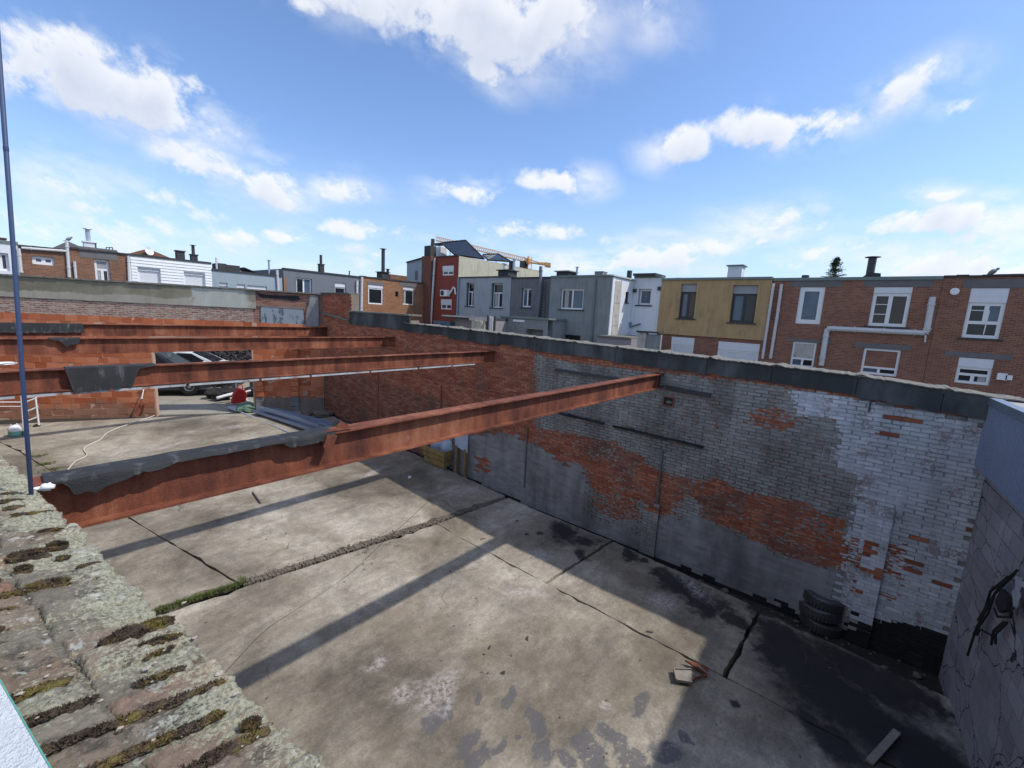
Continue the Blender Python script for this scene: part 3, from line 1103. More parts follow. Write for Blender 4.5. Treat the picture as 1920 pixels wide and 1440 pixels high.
# pilasters: straight stacks of cut bricks standing five centimetres proud
for pa, pb_, top in (((1604, 1100), (1650, 1100), (1640, 945)), ((1207, 960), (1237, 960), (1220, 936))):
    ya_, yb2 = on_x(pb_, W)[1], on_x(pa, W)[1]
    zt_ = on_x(top, W)[2]
    pil = MB()
    z = -.22
    k = 0
    wd = yb2 - ya_
    while z + ROWH < zt_:
        cut = ya_ + wd * (.64 if k % 2 else .36)
        for a_, b_ in ((ya_, cut), (cut, yb2)):
            cc = classify((a_ + b_) / 2, z + ROWH / 2)
            cc = {5: 2, 1: 0}.get(cc, cc)
            pil.box(W - .05 + r_.uniform(-.003, .003), W + .01, a_ + .005, b_ - .005, z + .004, z + ROWH - .004, cc)
        gm = 4 if cc == 4 else (8 if pa[0] > 1500 else 7)
        pil.box(W - .0445, W + .008, ya_ + .002, yb2 - .002, z - .001, z + ROWH + .001, gm)
        z += ROWH
        k += 1
    pil.build('pilaster', wall_mats, long_wall)
plas = MB()
for y, z, c in cells:
    if c != 5:
        continue
    a = [(y - BL / 2, z - ROWH / 2), (y - BL / 2, z + ROWH / 2), (y + BL / 2, z + ROWH / 2), (y + BL / 2, z - ROWH / 2)]
    pr = proud(y, z)
    pts = [(W - .004 - pr - .007 * (1 + mnoise.noise(Vector((q[0] * 2, q[1] * 5, 0)))), q[0], q[1]) for q in a]
    plas.face(pts)
    back = [(W + .012, q[0], q[1]) for q in a]
    for i in range(4):
        plas.face([pts[i], back[i], back[(i + 1) % 4], pts[(i + 1) % 4]])
plas.build('cement_coat', M['cement_render'], long_wall)

# ledges, vent hole, iron strap
lb = MB()
P1, P2 = on_x((1043, 693), W), on_x((1162, 711), W)
lb.beam((W - .02, P1[1], P1[2]), (W - .02, P2[1], P2[2]), .10, .05)
o = lb.build('steel_ledge', M['dark_metal'], long_wall)
lb = MB()
P1, P2 = on_x((1250, 725), W), on_x((1333, 742), W)
lb.beam((W - .02, P1[1], P1[2]), (W - .02, P2[1], P2[2]), .10, .07)
lb.build('steel_ledge', M['dark_metal'], long_wall)
lb = MB()
P1, P2 = on_x((1050, 774), W), on_x((1320, 838), W)
n = 14
for i in range(n):
    a, b = P1 + (P2 - P1) * i / n, P1 + (P2 - P1) * (i + 1) / n
    if i == 5:
        continue
    lb.beam((W - .02, a[1], a[2] + r_.uniform(-.012, .012)), (W - .02, b[1] + .004, b[2] + r_.uniform(-.012, .012)), .08, .04 + r_.uniform(-.012, .012))
lb.build('charred_batten', M['tar'], long_wall)
P1 = on_x((1254, 752), W)
vb = MB()
vb.box(W - .028, W - .012, P1[1] - .11, P1[1] + .11, P1[2] - .10, P1[2] - .075)
vb.box(W - .028, W - .012, P1[1] - .11, P1[1] + .11, P1[2] + .075, P1[2] + .10)
vb.box(W - .028, W - .012, P1[1] - .11, P1[1] - .085, P1[2] - .075, P1[2] + .075)
vb.box(W - .028, W - .012, P1[1] + .085, P1[1] + .11, P1[2] - .075, P1[2] + .075)
vh = vb.build('flue_hole', M['stained_brick'], long_wall)
vb = MB()
vb.box(W - .012, W - .008, P1[1] - .085, P1[1] + .085, P1[2] - .075, P1[2] + .075)
vb.build('hole_shade', M['black_rubber'], vh)  # flat black plate stands in for the shade inside the hole
vb = MB()
vb.lump((W - .02, P1[1] - .01, P1[2] - .02), .03, .06, .035, 2)
vb.build('stone_plug', M['tile_lichen'], vh)
P1, P2 = on_x((1637, 735), W), on_x((1633, 772), W)
sb = MB()
sb.beam((W - .012, P1[1], P1[2]), (W - .012, P1[1] + .01, P2[2]), .03, .02)
sb.build('iron_strap', M['dark_metal'], long_wall)
for pts in (((1243, 845), (1229, 1000)), ((990, 800), (987, 915)), ((709, 690), (709, 800)), ((828, 722), (826, 790))):
    P1, P2 = on_x(pts[0], W), on_x(pts[1], W)
    sb = MB()
    sb.beam((W - .02, P1[1], P1[2]), (W - .02, P1[1] - .015, P2[2]), .03, .03)
    sb.build('chase_pipe', M['groove'] if pts[0][0] > 950 else M['stained_brick'], long_wall)
sb = MB()
for y0, y1, dz in ((6.6, 10.2, 0), (10.2, 15.6, .02)):
    n = 16
    for i in range(n):
        a, b = y0 + (y1 - y0) * i / n, y0 + (y1 - y0) * (i + 1) / n
        sb.box(W - .035, W + .01, a, b, 2.62 + dz + r_.uniform(-.015, .015) + .01 * a * .3, 2.66 + dz + r_.uniform(-.01, .02) + .01 * a * .3)
sb.build('brick_offset', M['stained_brick'], long_wall)

# coping: hanging grey panels with a thin lichened tile on top of each
y = -1.62
k = 0
while y < 11.15:
    y1 = min(y + r_.choice([.86, .92, 1.02, 1.1]), 11.2)
    zt0, zt1 = zAtop(y) - .03, zAtop(y1) - .03
    hgt = .29 + r_.uniform(-.02, .02) if y < 8.3 else .26 + r_.uniform(-.04, .03)
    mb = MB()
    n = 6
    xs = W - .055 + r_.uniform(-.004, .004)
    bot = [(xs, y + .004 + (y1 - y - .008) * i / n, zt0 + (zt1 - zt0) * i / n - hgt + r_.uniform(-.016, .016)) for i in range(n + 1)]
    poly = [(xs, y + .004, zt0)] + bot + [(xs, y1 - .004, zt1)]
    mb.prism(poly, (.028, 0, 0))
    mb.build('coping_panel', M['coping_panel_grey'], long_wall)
    mb = MB()
    n = 28
    prof = []
    for i in range(n + 1):
        yy = y - .03 + (y1 - y + .06) * i / n
        bump = .028 * math.exp(-((i - n + 2.0) / 1.1) ** 2)
        prof.append((yy, zAtop(yy) - .02 + bump + r_.uniform(-.007, .007)))
    xe = W - .085 + r_.uniform(-.012, .012)
    lo = [(xe, a, b - .014) for a, b in prof]
    hi = [(xe, a, b) for a, b in prof]
    mb.prism(hi + lo[::-1], (.56, 0, 0))
    mb.build('coping_tile', M['tile_lichen'], long_wall)
    y = y1
    k += 1
# raised rendered stretch and the tall brick end
mb = MB()
n = 18
poly = [(W - .035, 14.40, 4.43)]
for i in range(n + 1):
    yy = 14.40 - (14.40 - 10.95) * i / n
    poly.append((W - .035, yy, 3.985 + .03 * mnoise.noise(Vector((yy * 2.5, 1, 1)))))
poly.append((W - .035, 10.95, 4.42))
mb.prism(poly, (.05, 0, 0))
mb.build('rendered_band', M['coping_panel_grey'], long_wall)
for i in range(4):
    mb = MB()
    a = 10.93 + i * .865
    mb.box(W - .07, W + .42, a, a + .86, 4.425, 4.47 + r_.uniform(-.005, .005))
    mb.build('coping_stone', M['tile_lichen'], long_wall)
mb = MB()
mb.box(W - .06, W + .4, 14.40, 16.5, 5.05, 5.085)
mb.build('coping_stone', M['tile_lichen'], long_wall)
mb = MB()
mb.beam((W - .05, 14.42, 4.13), (W - .05, 16.3, 4.32), .07, .06)
mb.build('cement_fillet', M['tile_lichen'], long_wall)
# ------------------------------------------------------------------ far wall of terracotta blocks with the older wall above it
FA = np.array([8.2, 16.4, 0.0])
FT = np.array([-.8516, .5242, 0.0])           # runs to the left in the photograph
FN = np.array([-.5242, -.8516, 0.0])          # faces the yard


def FP(s, z, d=0.0):
    return FA + FT * s + FN * d + np.array([0, 0, z])


def f_sz(p):
    P = on_plane(p, FA, FN)
    return float((P - FA) @ FT), float(P[2])


def fbox(mb, s0, s1, z0, z1, d0, d1, m=0):
    c = FP((s0 + s1) / 2, (z0 + z1) / 2, (d0 + d1) / 2)
    mb.obox(c, FT * (s1 - s0) / 2, FN * (d1 - d0) / 2, (0, 0, (z1 - z0) / 2), m)


SO0, SO1 = f_sz((475, 700))[0], f_sz((287, 700))[0]     # opening
ZBT = 3.85
ZO = 3.12
SEND = 13.6
far_wall = thing('block_wall', 'orange terracotta block wall with a wide opening, older rendered brick wall rising above it', 'wall', (3.9, 19.0, 0))
mb = MB()
fbox(mb, .0, SO0, .2, ZBT - .005, -.20, -.003)
fbox(mb, SO1, SEND, .2, ZBT - .005, -.20, -.003)
fbox(mb, SO0, SO1, ZO + .005, ZBT - .005, -.20, -.003)
mb.build('mortar_bed', M['block_mortar'], far_wall)
blks = []
r_ = random.Random(5)
BH, BW = .198, .30
nr = int((ZBT - .3) / BH)
for k in range(nr + 1):
    z1 = ZBT - k * BH
    z0 = z1 - BH + .016
    if z1 < .4:
        continue
    s = -.15 * (k % 2)
    while s < SEND:
        a, b = s, s + BW - .016
        s += BW
        for lo, hi in ((0.02, SO0), (SO1, SEND)) if z0 < ZO - .02 else ((.02, SEND),):
            aa, bb = max(a, lo), min(b, hi)
            if bb - aa > .05:
                blks.append((aa, bb, z0, z1))
blks = [(proj(FP((a + b) / 2, (z0 + z1) / 2))[2], a, b, z0, z1) for a, b, z0, z1 in blks]
vis = lambda q: (0 if -20 < proj(FP(q[1], q[3]))[0] < 640 else 50) + q[0]
blks.sort(key=vis)
bm_ = []
for i in range(4):
    b = MB()
    rr = random.Random(i)
    j = lambda: rr.uniform(-.005, .005)
    v = [(-.144 + j(), j(), -.093 + j()), (.144 + j(), j(), -.093 + j()), (.144 + j(), j(), .093 + j()), (-.144 + j(), j(), .093 + j()),
         (-.147, -.05, -.094), (.147, -.05, -.094), (.147, -.05, .094), (-.147, -.05, .094)]
    b.mesh(v, [(0, 1, 2, 3), (0, 4, 5, 1), (1, 5, 6, 2), (2, 6, 7, 3), (3, 7, 4, 0)])
    me = bpy.data.meshes.new('block')
    me.from_pydata(b.v, [], b.f)
    me.materials.append(M['terracotta_block'])
    bm_.append((me, b))
ang = math.atan2(FT[1], FT[0])
# local x along the wall, local y towards the yard
RB = np.stack([FT, FN, np.array([0, 0, 1.0])], 1)
restb = MB()
for n_, (d, a, b, z0, z1) in enumerate(blks):
    c = FP((a + b) / 2, (z0 + z1) / 2, r_.uniform(-.004, .006))
    full = abs(b - a - (BW - .016)) < .01
    if n_ < 300 and full:
        o = bpy.data.objects.new('block', bm_[r_.randrange(4)][0])
        COL.objects.link(o)
        o.parent = far_wall
        o.matrix_local = Matrix.Translation(Vector(c) - wloc(far_wall)) @ Matrix(RB.tolist()).to_4x4()
    else:
        k = (b - a) / (BW - .016)
        src = bm_[r_.randrange(4)][1]
        restb.mesh([c + RB @ np.array([q[0] * k, q[1], q[2]]) for q in src.v], src.f)
tag(restb.build('block_courses', M['terracotta_block'], far_wall), kind='stuff')
# jambs, lintel underside, worn piers right of the opening
mb = MB()
fbox(mb, SO0 - .02, SO0 + .03, .3, ZO, -.19, .004)
fbox(mb, SO1 - .03, SO1 + .02, .3, ZO, -.19, .004)
mb.build('jamb', M['block_mortar'], far_wall)
mb = MB()
fbox(mb, SO0 - .1, SO1 + .1, ZO - .06, ZO + .004, -.19, .012)
mb.build('lintel', M['block_mortar'], far_wall)
for px0, px1, zt, dd in ((477, 494, 2.35, .10), (545, 560, 2.9, .12)):
    s0, s1 = f_sz((px1, 700))[0], f_sz((px0, 700))[0]
    z = .5
    k = 0
    while z < zt:
        mb = MB()
        ins = .03 * r_.random()
        fbox(mb, s0 + ins, s1 - .03 * r_.random(), z, z + .185, .012, dd - (.04 if z < 1.0 else 0))
        mb.build('pier_block', M['terracotta_block'] if z > .95 else M['cement_render'], far_wall)
        z += .198
mb = MB()
fbox(mb, .02, SO0 - .02, .42, 1.02, .008, .022)
mb.build('cement_plinth', M['mortar'], far_wall)

# older wall above
_ft = tuple(FT)
brickwork('old_wall_brick', _ft, (.20, .075, .05), (.33, .14, .09), (.32, .29, .26), .21, .065, .016, wash=(.42, .37, .31), wash_amt=.8, wobble=.06, var=.35)
brickwork('end_wall_brick', _ft, (.22, .075, .05), (.31, .12, .08), (.25, .19, .16), .21, .065, .012, wash=(.34, .27, .24), wash_amt=.45, wobble=.03)


def _old_render(t):
    p = t.pos()
    a = t.noise(p, .8, 7, .65)
    c = t.ramp(a, [(.3, (.165, .155, .115)), (.5, (.22, .205, .155)), (.7, (.29, .275, .215))])
    zz = t.math('ADD', t.sep(p)[2], t.math('MULTIPLY', t.math('SUBTRACT', t.noise(p, 1.1, 6, .6), .5), .5))
    low = t.step(zz, 4.62, 4.56)
    c = t.mix(t.math('MULTIPLY', low, .8), c, (.36, .34, .29))
    sv = t.vm('DOT_PRODUCT', t.vm('SUBTRACT', p, tuple(FA)), _ft)
    sv = t.math('ADD', sv, t.math('MULTIPLY', t.math('SUBTRACT', t.noise(p, 2.2, 5), .5), .7))
    new = t.math('MULTIPLY', t.step(sv, 4.3, 4.2), t.step(sv, 2.4, 2.55))
    c = t.mix(new, c, (.42, .43, .39))
    k = t.noise(t.vm('MULTIPLY', p, (1, 1, .2)), 5, 5)
    c = t.vm('SCALE', c, t.math('ADD', .75, t.math('MULTIPLY', k, .5)))
    return dict(color=c, rough=.95, spec=.15, bump=t.noise(p, 18, 6, .7), strength=.5, dist=.02)


pbr('old_render', _old_render)


def _blue_panel(t):
    p = t.pos()
    v = t.vm('MULTIPLY', p, (1, 1, .35))
    m = t.step(t.noise(v, 5, 5, .65), .53, .6)
    c = t.mix(m, (.25, .30, .34), (.085, .11, .14))
    return dict(color=c, rough=.7, bump=t.noise(p, 25, 4), strength=.3)


pbr('blue_flaking_paint', _blue_panel)
SB = f_sz((473, 545))[0]
mb = MB()
fbox(mb, -.02, SEND, ZBT + .005, 4.995, -.33, -.04)
mb.build('wall_core', M['end_wall_brick'], far_wall)
mb = MB()
fbox(mb, SB, SEND, ZBT + .003, 4.36, -.035, -.012)
mb.build('brick_band', M['old_wall_brick'], far_wall)
mb = MB()
n = 40
bot = []
for i in range(n + 1):
    s = SB - .1 + (SEND - SB + .1) * i / n
    bot.append(FP(s, 4.355 + .025 * mnoise.noise(Vector((s * 2.2, 0, 0))), .02))
mb.prism([FP(SB - .1, 4.99, .02)] + bot + [FP(SEND, 4.99, .02)], FN * -.05)
mb.build('render_band', M['old_render'], far_wall)
s = -.1
while s < SEND:
    mb = MB()
    L = r_.uniform(.38, .55)
    fbox(mb, s + .006, s + L - .006, 5.0 + r_.uniform(-.004, .006), 5.045 + r_.uniform(-.006, .012), -.40, .06 + r_.uniform(-.01, .015))
    mb.build('coping_stone', M['tile_lichen'], far_wall)
    s += L


def f_poly(mb, pts, d0, d1):
    q = [f_sz(p) for p in pts]
    mb.prism([FP(a, b, d1) for a, b in q], FN * (d0 - d1))


mb = MB()
f_poly(mb, [(480, 549), (500, 553), (560, 555), (562, 562), (556, 563), (549, 564), (535, 562), (520, 560), (505, 559), (488, 557)], -.04, -.015)
mb.build('tar_strip', M['tar'], far_wall)
mb = MB()
f_poly(mb, [(489, 575), (510, 575), (540, 578), (568, 580), (571, 612), (489, 609)], -.04, -.01)
mb.build('painted_panel', M['blue_flaking_paint'], far_wall)
mb = MB()
f_poly(mb, [(581, 553), (597, 554), (598, 612), (573, 612), (575, 580), (580, 570)], -.04, .03)
mb.build('cement_pillar', M['cement_render'], far_wall)
mb = MB()
f_poly(mb, [(480, 571), (566, 577), (570, 580), (480, 574)], -.04, .0)
mb.build('cement_ledge', M['mortar'], far_wall)

# ------------------------------------------------------------------ grey block wall of the neighbouring shed, right edge of the picture
GA = np.array([8.28, -1.30, 0.0])
GT = np.array([-1.824, -.106, 0.0]); GT /= np.linalg.norm(GT)   # towards the camera side
GN = np.array([GT[1], -GT[0], 0.0])
if GN[1] < 0:
    GN = -GN


def GP(s, z, d=0.0):
    return GA + GT * s + GN * d + np.array([0, 0, z])


def gbox(mb, s0, s1, z0, z1, d0, d1, m=0):
    mb.obox(GP((s0 + s1) / 2, (z0 + z1) / 2, (d0 + d1) / 2), GT * (s1 - s0) / 2, GN * (d1 - d0) / 2, (0, 0, (z1 - z0) / 2), m)


def g_sz(p, d=0.0):
    P = on_plane(p, GA + GN * d, GN)
    return float((P - GA) @ GT), float(P[2])


ZC = 2.98                                      # bottom of the cladding
shed = thing('shed_wall', 'grey concrete block wall topped with ribbed blue grey metal cladding at the right edge', 'wall', (6.5, -1.6, 0))
mb = MB()
gbox(mb, -.4, 9.2, -.5, ZC + .2, -.2, -.010)
mb.build('mortar_bed', M['concrete_block_grey'], shed)
gblk = bpy.data.meshes.new('concrete_block')
b = MB()
b.mesh([(-.192, .0, -.091), (.192, .0, -.091), (.192, .0, .091), (-.192, .0, .091), (-.196, -.04, -.095), (.196, -.04, -.095), (.196, -.04, .095), (-.196, -.04, .095)],
       [(0, 1, 2, 3), (0, 4, 5, 1), (1, 5, 6, 2), (2, 6, 7, 3), (3, 7, 4, 0)])
gblk.from_pydata(b.v, [], b.f)
gblk.materials.append(M['concrete_block_grey'])
RG = np.stack([GT, GN, np.array([0, 0, 1.0])], 1)
n_ = 0
for k in range(18):
    z = -.3 + k * .2
    if z + .1 > ZC + .1:
        break
    for i in range(0, 14):
        s = .02 + (k % 2) * .2 + i * .4
        o = bpy.data.objects.new('concrete_block', gblk)
        COL.objects.link(o)
        o.parent = shed
        o.matrix_local = Matrix.Translation(Vector(GP(s, z, r_.uniform(-.003, .003))) - wloc(shed)) @ Matrix(RG.tolist()).to_4x4()
mb = MB()
s = -.35
rib = .076
pts = []
while s < 9.2:
    pts += [(s, .10), (s + rib * .5, .10), (s + rib * .62, .122), (s + rib * .88, .122)]
    s += rib
vs = []
for a, d in pts:
    vs += [GP(a, ZC, d), GP(a, 3.80, d)]
mb.mesh(vs, [(2 * i, 2 * i + 2, 2 * i + 3, 2 * i + 1) for i in range(len(pts) - 1)])
gbox(mb, -.35, -.345, ZC, 3.8, .0, .12)
clad = mb.build('ribbed_cladding', M['blue_cladding'], shed)
mb = MB()
gbox(mb, -.36, 9.2, 3.79, 3.87, .095, .135)
gbox(mb, -.36, 9.2, 3.865, 3.885, .03, .137)
mb.build('metal_trim', M['metal_trim'], shed)
mb = MB()
gbox(mb, -.35, 9.2, ZC - .02, ZC + .005, -.005, .115)
mb.build('cladding_flashing', M['blue_cladding'], shed)
mb = MB()
gbox(mb, -.35, 9.2, 3.5, 3.862, -4.5, .03)
mb.build('gravel_roof', M['gravel_roof'], shed)
# rags, cables and a hook hanging on the shed wall
junk = thing('cable_tangle', 'tangle of dark cables and torn plastic hanging on the grey block wall', 'cables', GP(.9, 1.2))
mb = MB()
for pts in ([(1905, 1068), (1880, 1100), (1855, 1125), (1835, 1180), (1812, 1228)], [(1900, 1075), (1870, 1115), (1850, 1150), (1830, 1190)], [(1888, 1080), (1862, 1110), (1845, 1140), (1838, 1165)],
            [(1829, 1190), (1842, 1181), (1856, 1190)], [(1862, 1140), (1875, 1158), (1892, 1156), (1905, 1140)], [(1880, 1165), (1868, 1185), (1856, 1208)], [(1886, 1166), (1872, 1190), (1864, 1206)]):
    P = []
    for i, p in enumerate(pts):
        s_, z_ = g_sz(p, .06)
        P.append(GP(s_, z_, .05 + .03 * (i % 2)))
    mb.tube(P, .012, 6)
mb.build('cable', M['black_rubber'], junk)
mb = MB()
s_, z_ = g_sz((1905, 1110), .08)
vs = []
for j in range(9):
    for i in range(7):
        u, v = i / 6 - .5, j / 8
        vs.append(GP(s_ + u * .22 * (1 - .4 * v), z_ + .14 - v * .34, .06 + .05 * mnoise.noise(Vector((u * 5, v * 4, 2))) + .02 * math.sin(u * 14)))
mb.mesh(vs, [(j * 7 + i, j * 7 + i + 1, (j + 1) * 7 + i + 1, (j + 1) * 7 + i) for j in range(8) for i in range(6)])
mb.build('torn_sheet', M['grey_plastic'], junk, smooth=True)
mb = MB()
P = [GP(*g_sz(p, .05), .05) for p in ((1885, 1105), (1898, 1120), (1894, 1146), (1880, 1150), (1872, 1130))]
mb.prism(P, GN * .03)
mb.build('rubber_flap', M['black_rubber'], junk)

# ------------------------------------------------------------------ left boundary wall with the brick coping in the foreground
lw = thing('boundary_wall', 'mossy lichen covered brick coping on top of the boundary wall in the left foreground', 'wall', (.2, 1.5, 0))
TIL = math.radians(10)
UX = np.array([-math.cos(TIL), 0, math.sin(TIL)])
VX = np.array([-.1326, 1.0, 0]); VX /= np.linalg.norm(VX)
NX = np.cross(VX, UX); NX = NX / np.linalg.norm(NX)
if NX[2] < 0:
    NX = -NX


def CE(y):
    return np.array([.345 - .1326 * (y - .741), y, 3.70])


mb = MB()
mb.prism([(xleft(-2) - .005, -2, -.4), (xleft(-2) - .005, -2, 3.585), (xleft(23) - .005, 23, 3.585), (xleft(23) - .005, 23, -.4)], (-.36, 0, 0))
mb.build('wall_core', M['mortar'], lw)


def _lichen(t):
    p = t.pos()
    r = rand01(t)
    base = t.ramp(r, [(0, (.23, .205, .165)), (.35, (.29, .26, .21)), (.6, (.30, .22, .165)), (.8, (.30, .27, .22)), (1, (.34, .205, .145))])
    a = t.noise(p, 15, 8, .72)
    base = t.vm('SCALE', base, t.math('ADD', .45, t.math('MULTIPLY', a, 1.1)))
    soot = t.step(t.noise(p, 13, 7, .7), .52, .63)
    base = t.mix(t.math('MULTIPLY', soot, .75), base, (.085, .08, .072))
    edge = t.math('SUBTRACT', t.sep(p)[0], t.math('MULTIPLY', t.sep(p)[1], -.1326))
    near = t.step(edge, .20, .46)
    n1 = t.noise(t.vm('MULTIPLY', p, (.75, 1.35, 1)), 70, 8, .78, .15)
    pale = t.step(t.math('ADD', n1, t.math('ADD', t.math('MULTIPLY', near, .17), t.math('MULTIPLY', t.math('SUBTRACT', t.noise(p, 6, 5), .5), .7))), .535, .60)
    pale = t.math('MULTIPLY', pale, t.step(t.noise(p, 95, 4, .7), .36, .56))
    c = t.mix(t.math('MULTIPLY', pale, .92), base, (.50, .50, .37))
    n2 = t.noise(t.vm('ADD', p, (3, 5, 1)), 11, 9, .75, .2)
    white = t.step(n2, .57, .63)
    c = t.mix(t.math('MULTIPLY', white, .8), c, (.60, .60, .55))
    n4 = t.noise(t.vm('ADD', p, (7, 2, 4)), 8, 6, .65)
    moss = t.step(n4, .60, .67)
    c = t.mix(t.math('MULTIPLY', moss, .85), c, (.13, .085, .055))
    g = t.noise(p, 130, 4, .75)
    c = t.vm('SCALE', c, t.math('ADD', .68, t.math('MULTIPLY', g, .64)))
    h = t.math('ADD', t.math('MULTIPLY', n1, 1.2), t.math('MULTIPLY', g, .6))
    return dict(color=c, rough=.97, spec=.1, bump=h, strength=.9, dist=.012)


pbr('lichened_brick', _lichen)


def coping_mesh(L, Wd, seed, nu, nv, edge_amp):
    vs, fs = [], []
    for j in range(nv + 1):
        for i in range(nu + 1):
            u, v = i / nu, j / nv
            x = L * u
            yv = Wd * (v - .5)
            e = min(u * L, (1 - u) * L, v * Wd, (1 - v) * Wd)
            h = -.009 * math.exp(-e / .005)
            q = Vector((x * 22, yv * 30, seed * 5.1))
            h += .006 * mnoise.noise(q) + .006 * mnoise.noise(q * 2.7) + .0045 * mnoise.noise(q * 6.1)
            h += .006 * max(0, mnoise.noise(Vector((x * 9, yv * 14, seed * 2.2)))) * 2
            if i in (0, nu):
                x += edge_amp * mnoise.noise(Vector((yv * 60, seed, i))) * (1.6 if i == 0 else .5)
            if j in (0, nv):
                yv += .004 * mnoise.noise(Vector((x * 45, seed, j)))
            vs.append((x, yv, h))
    Wn = nu + 1
    for j in range(nv):
        for i in range(nu):
            fs.append((j * Wn + i, j * Wn + i + 1, (j + 1) * Wn + i + 1, (j + 1) * Wn + i))
    rim = [(i, 0) for i in range(nu)] + [(nu, j) for j in range(nv)] + [(i, nv) for i in range(nu, 0, -1)] + [(0, j) for j in range(nv, 0, -1)]
    b0 = len(vs)
    for i, j in rim:
        v = vs[j * Wn + i]
        vs.append((v[0], v[1], -.11))
    n = len(rim)
    for k in range(n):
        i, j = rim[k]
        i2, j2 = rim[(k + 1) % n]
        fs.append((j * Wn + i, b0 + k, b0 + (k + 1) % n, j2 * Wn + i2))
    me = bpy.data.meshes.new('coping_brick')
    me.from_pydata(vs, [], fs)
    me.materials.append(M['lichened_brick'])
    me.polygons.foreach_set('use_smooth', [True] * len(fs))
    return me


RC = np.stack([UX, VX, NX], 1)
PITCH = .102
longs = [coping_mesh(.205 + .0 * i, .091, 1 + i, 44, 20, .014) for i in range(7)]
shorts = [coping_mesh(.155, .091, 21 + i, 32, 20, .006) for i in range(5)]
r_ = random.Random(19)
rows = []
y = -.6
while y < 23:
    rows.append(y)
    y += PITCH
for k, y in enumerate(rows):
    E0 = CE(y) + np.array([0, 0, r_.uniform(-.006, .006)])
    off = r_.uniform(-.012, .012)
    if y < 9:
        for st_, pool in ((off, longs), (off + .217, shorts)):
            o = bpy.data.objects.new('coping_brick', pool[r_.randrange(len(pool))])
            COL.objects.link(o)
            o.parent = lw
            dz = NX * r_.uniform(-.006, .004)
            rotz = Matrix.Rotation(r_.uniform(-.035, .035), 4, 'Z') @ Matrix.Rotation(r_.uniform(-.04, .04), 4, 'X')
            o.matrix_local = Matrix.Translation(Vector(E0 + UX * st_ + dz) - wloc(lw)) @ Matrix(RC.tolist()).to_4x4() @ rotz
mb = MB()
a, b = CE(-.7), CE(23)
mb.prism([a - NX * .013 + UX * .012, a + UX * .40 - NX * .013, b + UX * .40 - NX * .013, b - NX * .013 + UX * .012], -NX * .10)
mb.build('mortar_bed', M['lichened_brick'], lw)


# moss in the joints
def _moss(t):
    p = t.pos()
    a = t.noise(p, 14, 6, .65)
    c = t.ramp(a, [(.34, (.055, .042, .034)), (.47, (.105, .080, .062)), (.56, (.165, .120, .050)), (.68, (.19, .175, .055))])
    g = t.noise(p, 260, 2, .7)
    c = t.vm('SCALE', c, t.math('ADD', .4, t.math('MULTIPLY', g, 1.2)))
    return dict(color=c, rough=1.0, spec=.05, bump=g, strength=1.0, dist=.01)


pbr('moss', _moss)
ms = MB()
r_ = random.Random(23)


def tuft(c, n, rx, ry, h):
    for _ in range(n):
        a = r_.uniform(0, 6.28)
        q = math.sqrt(r_.random())
        p = c + UX * rx * q * math.cos(a) + VX * ry * q * math.sin(a)
        hh = h * (1.15 - .7 * q) * r_.uniform(.7, 1.2)
        tip = p + NX * hh + UX * r_.uniform(-.006, .006) + VX * r_.uniform(-.006, .006)
        w = r_.uniform(.0018, .0035)
        dd = UX * math.cos(a) * w + VX * math.sin(a) * w
        ms.face([p + NX * hh * .25 - dd, p + NX * hh * .25 + dd, tip])


for k, y in enumerate(rows):
    if not .45 < y < 4.2:
        continue
    base_ = CE(y + PITCH / 2)
    dens_ = 2.0 if y < 1.18 and k % 4 != 1 else .12
    s = r_.uniform(.0, .03) + (.05 if k % 2 else 0)
    while s < .36:
        ln = r_.uniform(.02, .055)
        if mnoise.noise(Vector((s * 9, y * 3.1, 5))) > .24 - dens_ * .45:
            c = base_ + UX * (s + ln / 2) - NX * .004
            hgt = r_.uniform(.004, .010)
            ms.lump(c + VX * r_.uniform(-.006, .006), ln * .62, .008 + r_.uniform(0, .009), hgt, k * 7 + int(s * 100), 10, 6, .35, freq=3)
            tuft(c + NX * hgt * .25, int(90 * ln / .04), ln * .62, .015, .011)
        s += ln * .9
for px_, py_, rx, ry, hh in ((760 / 3, 960 + 690 / 3, .055, .030, .022), (880 / 3, 960 + 640 / 3, .04, .022, .018), (160 / 3, 960 + 250 / 3, .05, .022, .022), (320 / 3, 960 + 195 / 3, .028, .016, .018), (95, 998, .035, .013, .014), (270 / 3, 960 + 420 / 3, .05, .022, .02),
                             (640 / 3, 960 + 735 / 3, .03, .02, .014), (1410 / 3, 960 + 1200 / 3, .02, .015, .012), (900 / 3, 960 + 740 / 3, .05, .018, .015), (130 / 3, 960 + 330 / 3, .02, .015, .016)):
    d = ray((px_, py_))
    c0 = CE(1.0)
    t_ = ((c0 - EYE) @ NX) / (d @ NX)
    c = EYE + d * t_
    vs0 = len(ms.v)
    ms.lump((0, 0, 0), rx, ry, hh, int(px_), 16, 9, .35, freq=2.5)
    for i in range(vs0, len(ms.v)):
        q = ms.v[i]
        ms.v[i] = tuple(c + UX * q[0] + VX * q[1] + NX * q[2])
    tuft(c + NX * hh * .4, 420, rx * .95, ry * .95, hh * .9)
tag(ms.build('moss', M['moss'], lw), kind='stuff')
plain('panel_old_crumb', (.36, .31, .27), .95, .3, 30, 90)
